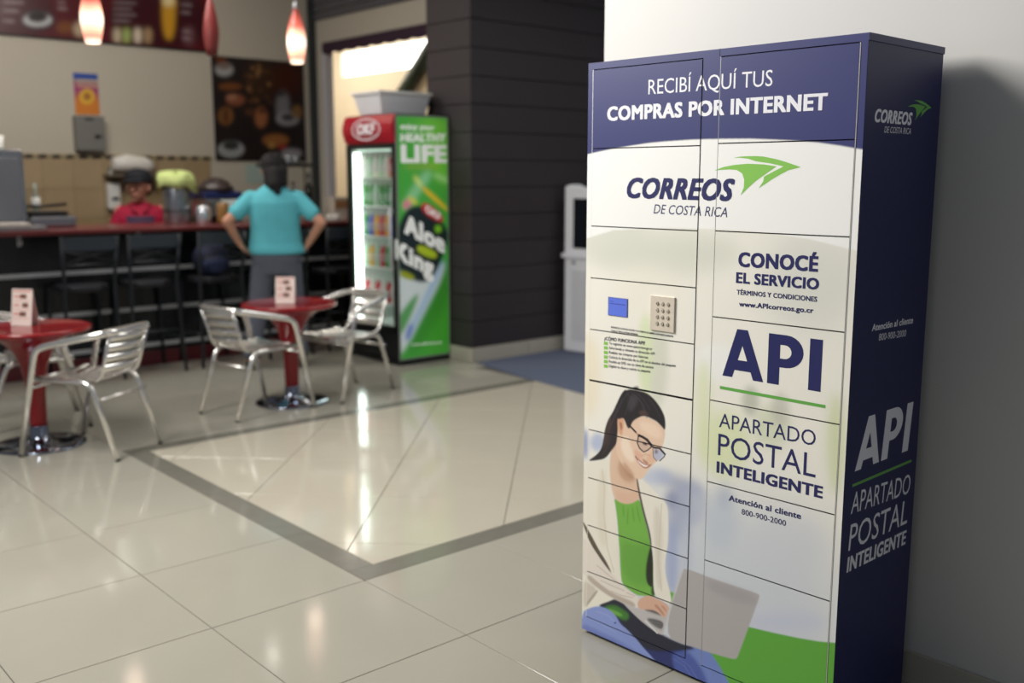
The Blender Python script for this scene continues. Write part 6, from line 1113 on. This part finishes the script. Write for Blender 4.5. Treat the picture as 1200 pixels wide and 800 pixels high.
# ------------------------------------------------------------------ things on the counter
def P(name, label, cat, x, y, z=CT, rz=0, group=None): return thing(name, (x, y, z), rz, label, cat, group)
t = P('coffee_machine', 'stainless steel machine at the left end of the counter', 'machine', -8.15, 1.94)
bx('body', STAIN, t, -.2, .2, -.33, .33, 0, .58, bevel=.01); bx('panel', mat('brushed_panel', (160, 162, 168), .35, .8), t, .2, .206, -.30, .30, .06, .52, bevel=.002); bx('drip_tray', BLACK, t, .2, .26, -.28, .28, .02, .05, bevel=.004)
t = P('cup_stack', 'short stack of white cups on the stainless machine', 'cups', -8.15, 2.14, CT + .581)
b = MB(); b.lathe([(.05, 0), (.055, .03), (.05, .032), (.06, .06), (.055, .062), (.065, .10), (.06, .10)], 0, 0, 16); b.build('cups', WHITEP, t)
t = P('contact_grill', 'low stainless grill with a black lid handle on the counter', 'grill', -8.15, 2.47)
bx('base', STAIN, t, -.17, .15, -.17, .17, 0, .09, bevel=.02); bx('lid', BLACK, t, -.16, .13, -.165, .12, .092, .125, bevel=.012)
b = MB(); b.tube([(.02, -.17, .165), (.03, -.05, .16), (.04, .13, .175)], .012, 8); b.tube([(.02, -.16, .12), (.02, -.16, .17)], .012, 6); b.build('handle', BLACK, t)
t = P('glass_bottle', 'clear glass bottle with white contents behind the grill', 'bottle', -8.38, 2.46)
b = MB(); b.lathe([(.03, 0), (.032, .15), (.03, .22), (.015, .27), (.014, .33)], 0, 0, 14); b.build('glass', mat('pale_glass', (190, 200, 190), .1, trans=.6), t)
b = MB(); b.lathe([(.033, .16), (.034, .165), (.034, .22), (.032, .222)], 0, 0, 14); b.build('contents', WHITEP, t)
t = P('napkin_tray', 'low clear tray of napkins at the left end of the counter', 'tray', -7.78, 2.12)
bx('tray', mat('grey_tray', (150, 150, 150), .3), t, -.09, .09, -.2, .2, 0, .03, bevel=.004); bx('napkins', mat('napkin_white', (225, 215, 205), .8), t, -.07, .07, -.17, .10, .031, .055, bevel=.006)
t = P('drinks_urn', 'tall stainless urn draped with a green and white towel', 'urn', -8.15, 3.50)
b = MB(); b.lathe([(.11, 0), (.115, .02), (.115, .30), (.105, .33), (.02, .36)], 0, 0, 24); b.build('body', STAIN, t); 
b = MB(); b.lathe([(.118, .1), (.118, .115)], 0, 0, 24); b.build('band', BLACK, t)
b = MB(); n = 20; vs = []; fs = []
for j, (r_, h_) in enumerate(((.01, .42), (.08, .415), (.13, .40), (.15, .36), (.16, .30))):
    for i in range(n):
        a = 2 * PI * i / n; q = 1 + .10 * math.sin(3 * a + j); hh = h_ + .02 * math.sin(5 * a) - (.04 * max(0, math.sin(2 * a)) if j == 4 else 0)
        vs.append((r_ * q * math.cos(a), r_ * q * math.sin(a), hh))
for j in range(4):
    for i in range(n): fs.append((j * n + i, (j + 1) * n + i, (j + 1) * n + (i + 1) % n, j * n + (i + 1) % n))
b.add(vs, fs, 0, True)
m = mat('lime_striped_towel', (200, 216, 140), .9, var=.45, scale=5, stretch=(1, 1, 6)); o = b.build('towel', m, None, 0, (-8.15, 3.50, CT)); tag(o, 'lime green and white towel draped over the stainless urn', 'towel')
sm_ = o.modifiers.new('thick', 'SOLIDIFY'); sm_.thickness = .008
t = P('steel_canister', 'short polished steel canister between the urn and the glass jug', 'canister', -8.0, 3.66)
b = MB(); b.lathe([(.06, 0), (.063, .01), (.063, .13), (.05, .145), (.015, .155)], 0, 0, 20); b.build('body', mat('bright_steel', (225, 228, 232), .15, .8), t)
t = P('glass_jug', 'glass jug of amber drink beside the man', 'jug', -7.93, 3.80)
b = MB(); b.lathe([(.045, 0), (.05, .02), (.05, .15), (.042, .17)], 0, 0, 16); b.build('jug', mat('amber_drink', (150, 110, 60), .15), t)
b = MB(); b.tube([(0, .05, .14), (0, .085, .12), (0, .085, .05), (0, .05, .03)], .007, 6); b.build('handle', STRIP, t)
t = P('sandwich_press', 'dark domed appliance with a blue band beside the man', 'appliance', -8.22, 3.88)
bx('base', BLACK, t, -.14, .14, -.16, .17, 0, .05, bevel=.01); bx('front', mat('bright_front', (235, 245, 240), .3), t, .1405, .146, -.02, .15, .03, .19, bevel=.004)
bx('body', STAIN, t, -.14, .14, -.16, .17, .0505, .20, bevel=.008)
bx('band', mat('navy_band', (30, 44, 96), .4), t, -.145, .145, -.165, .175, .20, .26, bevel=.01)
b = MB(); b.lathe([(.16, .262), (.15, .30), (.11, .345), (.05, .375), (.01, .38)], 0, 0, 20); b.build('dome', mat('brown_dome', (60, 50, 48), .35), t)
t = P('paper_bundle', 'white bundle of paper cups on the small shelf behind the woman', 'cups', -9.98, 3.85, 1.52)
b = MB(); b.tube([(0, -.19, .09), (0, -.05, .10), (0, .12, .085), (0, .20, .06)], [.06, .085, .08, .06], 14); b.build('bundle', mat('cup_white', (238, 234, 226), .6, var=.15, scale=20), t)
o = bx('wall_shelf', mat('shelf_wood', (120, 110, 96), .5), None, -10.086, -9.88, 3.6, 4.12, 1.49, 1.515, bevel=.003); tag(o, 'small wall shelf behind the woman holding paper cups', 'shelf')
for i, (y, h_, lb) in enumerate(((4.62, .34, 'left dark wine bottle beside the man'), (4.78, .42, 'right taller dark wine bottle on the counter'))):
    t = P('wine_bottle', lb, 'bottle', -8.2, y, CT, 0, 'dark wine bottles on the counter')
    b = MB(); b.lathe([(.036, 0), (.04, .01), (.04, h_ * .58), (.03, h_ * .7), (.015, h_ * .78), (.014, h_)], 0, 0, 14); b.build('glass', mat('dark_green_glass', (14, 20, 18), .1), t)
    b = MB(); b.lathe([(.0405, h_ * .2), (.041, h_ * .21), (.041, h_ * .45), (.0405, h_ * .46)], 0, 0, 14); b.build('paper_label', mat('dark_label', (40, 40, 44), .6), t)
t = thing('bar_shelf', (-8.6, 4.75, 1.58), 0, 'dark shelf with upturned glasses below the coffee poster', 'shelf')
bx('board', BLACK, t, -.12, .12, -.22, .24, 0, .03, bevel=.004)
b = MB()
for yy in (-.2, .22): b.tube([(0, yy, 0), (0, yy, -.5)], .008, 6)
b.build('support', BLACK, t)
for i in range(5):
    o = P('drinking_glass', '%s from the left of the small upturned glasses below the coffee poster' % ('first', 'second', 'third', 'fourth', 'fifth')[i], 'glass', -8.6, 4.58 + i * .075, 1.611, 0, 'upturned glasses on the dark shelf')
    b = MB(); b.lathe([(.03, 0), (.028, .07), (.024, .075)], 0, 0, 12); b.build('glass', mat('grey_glass', (170, 175, 180), .1, trans=.4), o)
b = MB(); b.box(-8.72, -8.4, 4.52, 5.0, .98, 1.06); 
o = b.build('back_worktop', BLACK, None, .004); o.location = (0, 0, 0); tag(o, 'dark worktop behind the counter under the glass shelf', 'worktop')
b = MB(); b.box(-8.70, -8.42, 4.54, 4.98, 0, .9799); o2 = b.build('worktop_body', BLACK, o)
t = P('cake_box', 'clear display box with brown pastries right of the man', 'display box', -8.2, 5.08)
bx('box', mat('cloudy_acrylic', (205, 196, 182), .2, trans=.3), t, -.09, .09, -.09, .09, .0, .20, bevel=.004); bx('pastry', mat('pastry_brown', (150, 110, 70), .7, var=.3, scale=30), t, .0905, .096, -.08, .08, .10, .17)
t = P('serving_plate', 'white plate with wrapped snacks beside the clear display box', 'plate', -7.86, 4.84)
b = MB(); b.lathe([(.05, 0), (.09, .012), (.085, .014)], 0, 0, 20); b.build('plate', WHITEP, t)
b = MB()
for i in range(6): b.ball((random.uniform(-.05, .05), random.uniform(-.05, .05), .035), (.022, .03, .018), 8)
b.build('snacks', mat('wrapper_white', (220, 215, 210), .4, var=.3, scale=40), t)
t = P('tea_caddy', 'small dark red tin at the edge of the side opening', 'tin', -8.2, 5.36)
b = MB(); b.lathe([(.05, 0), (.05, .18), (.04, .20)], 0, 0, 16); b.build('tin', mat('dark_red_tin', (110, 24, 30), .4), t)
# backpack
t = thing('backpack', (-7.6, 3.52, .706), 0, 'navy backpack on the stool just left of the man', 'backpack')
b = MB(); n = 12
for sc, zz in ((1, 0),):
    b.ball((0, 0, .13), (.12, .15, .145), 12)
b.build('bag', mat('navy_canvas', (30, 38, 66), .8, bump=.2, scale=30), t)
b = MB(); b.ball((.10, 0, .09), (.05, .11, .075), 10); b.build('pocket', mat('navy_pocket', (38, 48, 82), .8), t)
b = MB(); b.tube([(0, -.03, .27), (0, 0, .31), (0, .03, .27)], .008, 6); b.build('handle', BLACK, t)
# ------------------------------------------------------------------ people
def remesh(b, name, m, parent, voxel, smooth=4):
    me = b.mesh('tmp', [m]); o = bpy.data.objects.new('tmp', me); C.objects.link(o)
    md = o.modifiers.new('r', 'REMESH'); md.mode = 'VOXEL'; md.voxel_size = voxel; md.use_smooth_shade = True
    ms = o.modifiers.new('s', 'SMOOTH'); ms.factor = .5; ms.iterations = smooth
    bpy.context.view_layer.update(); dg = bpy.context.evaluated_depsgraph_get()
    out = bpy.data.meshes.new_from_object(o.evaluated_get(dg)); bpy.data.objects.remove(o)
    out.name = name; out.materials.clear(); out.materials.append(m)
    out.polygons.foreach_set('use_smooth', [True] * len(out.polygons))
    return link(name, out, parent)
def chain(b, pts, rs, n=12):
    """tapered limb with round ends and joints"""
    for i in range(len(pts) - 1):
        A, B = Vector(pts[i]), Vector(pts[i + 1]); k = 6
        b.tube([A.lerp(B, j / k) for j in range(k + 1)], [rs[i] + (rs[i + 1] - rs[i]) * j / k for j in range(k + 1)], n)
    for p, r in zip(pts, rs): b.ball(p, r, n)
def loft(b, rings, n=20):
    vs = []; fs = []
    for cx, cy, z, rx, ry in rings:
        for i in range(n):
            a = 2 * PI * i / n; vs.append((cx + rx * math.copysign(abs(math.cos(a)) ** .85, math.cos(a)), cy + ry * math.copysign(abs(math.sin(a)) ** .85, math.sin(a)), z))
    for j in range(len(rings) - 1):
        for i in range(n): fs.append((j * n + i, j * n + (i + 1) % n, (j + 1) * n + (i + 1) % n, (j + 1) * n + i))
    b.add(vs, fs, 0, True); k = len(b.v) - len(vs)
    b.f += [tuple(k + i for i in range(n - 1, -1, -1)), tuple(k + (len(rings) - 1) * n + i for i in range(n))]; b.m += [0, 0]; b.s += [False, False]
def rotp(p, c, rz):
    x, y = p[0] - c[0], p[1] - c[1]; return (c[0] + x * math.cos(rz) - y * math.sin(rz), c[1] + x * math.sin(rz) + y * math.cos(rz), p[2])
def head(b, c, turn, s=1.0, tilt=0):
    def q(x, y, z): return rotp((c[0] + x * s, c[1] + y * s, c[2] + z * s), c, turn)
    b.ball(q(0, -.008, .02), (.074 * s, .074 * s, .098 * s), 16); b.ball(q(0, .012, .03), (.07 * s, .08 * s, .085 * s), 14)
    b.ball(q(0, .025, -.045), (.052 * s, .058 * s, .058 * s), 12); b.ball(q(0, .062, -.085), (.024 * s, .020 * s, .02 * s), 10)
    chain(b, [q(0, .088, .02), q(0, .108, -.02)], [.009 * s, .015 * s], 8)     # nose
    chain(b, [q(-.022, .084, -.055), q(0, .091, -.054), q(.022, .084, -.055)], [.007 * s, .010 * s, .007 * s], 8)   # lips
    for sg in (-1, 1):
        b.ball(q(sg * .078, 0, -.005), (.014 * s, .02 * s, .032 * s), 10)      # ears
        b.ball(q(sg * .034, .066, -.02), (.022 * s, .02 * s, .022 * s), 8)      # cheeks
def hand(b, wrist, d, side, palmn, curl=.5, s=1.0):
    """wrist point, d finger direction, side = thumb side, palmn = palm normal"""
    d = Vector(d).normalized(); n = Vector(palmn).normalized(); sd = Vector(side); sd = (sd - d * sd.dot(d)).normalized()
    W = Vector(wrist)
    for k in range(4):
        o = (k - 1.5) * .019 * s
        chain(b, [W + sd * o * .6, W + d * .075 * s + sd * o], [.017 * s, .013 * s], 8)
        L = (.060, .072, .070, .055)[3 - k] * s; p0 = W + d * .08 * s + sd * o
        p1 = p0 + (d * math.cos(curl * .6) + n * math.sin(curl * .6)) * L * .55; p2 = p1 + (d * math.cos(curl * 1.5) + n * math.sin(curl * 1.5)) * L * .45
        chain(b, [p0, p1, p2], [.0095 * s, .0085 * s, .007 * s], 8)
    t0 = W + d * .02 * s + sd * .026 * s; t1 = t0 + (d * .6 + sd * .7 + n * .2).normalized() * .035 * s; t2 = t1 + (d * .9 + sd * .3 + n * .3).normalized() * .03 * s
    chain(b, [t0, t1, t2], [.014 * s, .011 * s, .009 * s], 8)
SKIN = mat('skin', (206, 150, 122), .55, var=.05); SKIN2 = mat('tan_skin', (206, 148, 126), .55, var=.05)
# man in teal T-shirt, local +y is where he faces
man = thing('person', (-7.04, 3.80, 0), math.atan2(.88, .47), 'man in teal T-shirt and grey jeans seen from behind, hands on hips', 'person')
b = MB()
loft(b, [(0, 0, .80, .14, .10), (0, 0, .90, .16, .115), (0, 0, 1.02, .145, .10), (0, -.005, 1.15, .155, .105), (0, -.01, 1.28, .17, .11), (0, -.01, 1.35, .15, .09), (0, 0, 1.40, .07, .06)])
chain(b, [(0, -.005, 1.36), (0, .02, 1.47)], [.06, .052]); head(b, (.0, .045, 1.545), math.radians(55), .95)
LS, LE, LWr = (-.175, -.01, 1.315), (-.355, -.08, 1.150), (-.275, .02, .985)
RS, RE, RWr = (.175, -.01, 1.315), (.345, -.08, 1.135), (.25, .02, .975)
chain(b, [LS, LE, LWr], [.052, .040, .028]); chain(b, [RS, RE, RWr], [.052, .040, .028])
hand(b, LWr, (.55, .25, -.75), (0, -.8, -.3), (.5, .6, .3), .5); hand(b, RWr, (-.55, .25, -.75), (0, -.8, -.3), (-.5, .6, .3), .5)
chain(b, [(-.085, 0, .84), (-.16, .0, .45), (-.225, -.03, .075)], [.085, .058, .040]); chain(b, [(.085, 0, .84), (.13, .02, .45), (.16, .0, .075)], [.085, .058, .040])
remesh(b, 'body', SKIN, man, .008, 3)
b = MB()
loft(b, [(.01, 0, .895, .208, .140), (.005, 0, .93, .215, .142), (0, 0, .98, .200, .135), (0, -.005, 1.08, .188, .128), (0, -.01, 1.2, .192, .128), (0, -.012, 1.29, .198, .122), (0, -.012, 1.345, .172, .10), (0, -.010, 1.39, .115, .078), (0, -.002, 1.425, .070, .062)])
for a_, e_ in ((LS, LE), (RS, RE)):
    A, E = Vector(a_), Vector(e_); chain(b, [A * 1.0, A.lerp(E, .60)], [.068, .064])
remesh(b, 'tshirt', mat('teal_cotton', (96, 192, 204), .85, var=.08, scale=14, bump=.15), man, .009, 5)
b = MB(); loft(b, [(0, 0, .74, .16, .12), (0, 0, .85, .190, .132), (0, 0, .93, .188, .128)])
chain(b, [(-.09, 0, .80), (-.155, .0, .45), (-.215, -.02, .12)], [.105, .078, .066]); chain(b, [(.09, 0, .80), (.13, .02, .45), (.155, .0, .12)], [.105, .078, .066])
remesh(b, 'jeans', mat('grey_denim', (92, 96, 108), .85, var=.15, scale=10, bump=.2), man, .010, 4)
for x, y in ((-.222, -.03), (.16, 0)):
    b = MB(); b.ball((x, y - .01, .045), (.045, .055, .045), 12); b.ball((x, y + .09, .035), (.05, .10, .035), 12); b.box(x - .045, x + .045, y - .06, y + .17, .0, .022); remesh(b, 'shoe', mat('dark_olive_shoe', (48, 56, 44), .7), man, .008, 3)
b = MB(); c = (.0, .045, 1.545)
b.ball((c[0], c[1] - .018, c[2] + .032), (.100, .098, .090), 14); b.ball((c[0] + .02, c[1] - .055, c[2] - .02), (.092, .055, .09), 12)
chain(b, [(0.01, -.03, 1.50), (.01, -.075, 1.43), (.025, -.10, 1.37)], [.075, .060, .026]); chain(b, [(-.035, -.03, 1.52), (-.045, -.06, 1.42)], [.045, .02]); chain(b, [(.06, -.02, 1.53), (.085, -.06, 1.43)], [.05, .022])
for k in range(26):
    a_ = random.uniform(-2.6, .2) - .3; h_ = random.uniform(-.05, .11); r_ = .085 * (1 - max(0, h_ - .04) * 4)
    x_, y_ = c[0] + r_ * math.cos(a_), c[1] - .015 + r_ * math.sin(a_)
    chain(b, [(x_, y_, c[2] + h_), (x_ * 1.12 + .012, y_ - .012, c[2] + h_ - random.uniform(.05, .09))], [.020, .009], 8)
remesh(b, 'hair', mat('black_hair', (24, 20, 22), .85, var=.3, scale=40), man, .007, 1)
# woman behind the counter, local +y faces the camera
wm = thing('person', (-8.95, 3.50, 0.02), math.atan2(-.93, -.37), 'woman in crimson polo, dark cap and apron behind the counter', 'person')
b = MB()
loft(b, [(0, 0, .70, .15, .11), (0, 0, .80, .17, .125), (0, 0, .93, .15, .11), (0, 0, 1.05, .17, .12), (0, 0, 1.15, .17, .11), (0, 0, 1.20, .13, .08), (0, 0, 1.235, .06, .055)])
chain(b, [(0, 0, 1.20), (0, .015, 1.30)], [.062, .060]); head(b, (0, .035, 1.372), math.radians(-24), 1.2)
for sg in (-1, 1):
    S_, E_, W_ = (sg * .165, 0, 1.165), (sg * .24, .01, .93), (sg * .17, .2, .88)
    chain(b, [S_, E_, W_], [.055, .042, .028]); hand(b, W_, (-sg * .4, .9, -.1), (-sg, 0, .3), (0, 0, -1), .5)
    chain(b, [(sg * .08, 0, .74), (sg * .09, .01, .40), (sg * .095, 0, .06)], [.09, .058, .038]); chain(b, [(sg * .095, 0, .035), (sg * .10, .13, .028)], [.035, .026])
remesh(b, 'body', SKIN2, wm, .008, 3)
b = MB(); loft(b, [(0, 0, .72, .19, .14), (0, 0, .84, .178, .135), (0, 0, 1.0, .185, .14), (0, 0, 1.10, .20, .135), (0, 0, 1.165, .17, .11), (0, -.004, 1.21, .12, .085), (0, -.008, 1.245, .078, .068)])
for sg in (-1, 1): chain(b, [(sg * .150, 0, 1.150), (sg * .215, .005, 1.00)], [.070, .068])
pol = remesh(b, 'polo_shirt', mat('crimson_polo', (176, 22, 62), .8, var=.08, scale=14), wm, .009, 5)
b = MB(); b.add([(-.075, .055, 1.235), (-.015, .125, 1.15), (-.06, .135, 1.165), (-.10, .06, 1.215)], [(0, 1, 2, 3)], 0); b.add([(.075, .055, 1.235), (.015, .125, 1.15), (.06, .135, 1.165), (.10, .06, 1.215)], [(3, 2, 1, 0)], 0)
o = b.build('collar', mat('crimson_collar', (150, 18, 50), .8), wm); o.modifiers.new('t', 'SOLIDIFY').thickness = .006
b = MB(); N = 8
vs = [(math.sin(a) * .175, math.cos(a) * .150 + .004, z) for z in (.70, 1.125) for a in [(-.75 + 1.5 * i / N) for i in range(N + 1)]]
b.add(vs, [(i, N + 1 + i, N + 2 + i, i + 1) for i in range(N)], 0, True); o = b.build('apron', mat('plum_apron', (62, 42, 70), .8), wm); o.modifiers.new('t', 'SOLIDIFY').thickness = .006
b = MB(); loft(b, [(0, 0, .10, .15, .10), (0, 0, .45, .16, .11), (0, 0, .74, .175, .128)]); b.build('trousers', mat('dark_trousers', (36, 36, 42), .8), wm)
b = MB(); c = (0, .035, 1.372)
q = lambda x, y, z: rotp((c[0] + x, c[1] + y, c[2] + z), c, math.radians(-24))
b.ball(q(0, -.004, .090), (.118, .122, .080), 14); b.ball(q(0, -.002, .062), (.122, .128, .030), 14); b.ball(q(0, .120, .052), (.095, .065, .013), 12)
remesh(b, 'cap', mat('black_cap', (24, 26, 34), .8), wm, .006, 2)
b = MB(); b.ball(q(0, -.045, .0), (.104, .078, .09), 12); b.ball(q(0, -.075, -.03), (.045, .04, .05), 10); remesh(b, 'hair', mat('black_hair', (26, 22, 24), .45), wm, .007, 2)
b = MB()
for sg in (-1, 1): b.ball(q(sg * .036, .092, .006), (.009, .005, .005), 8)
b.build('eye', mat('dark_eye', (30, 24, 22), .3), wm)
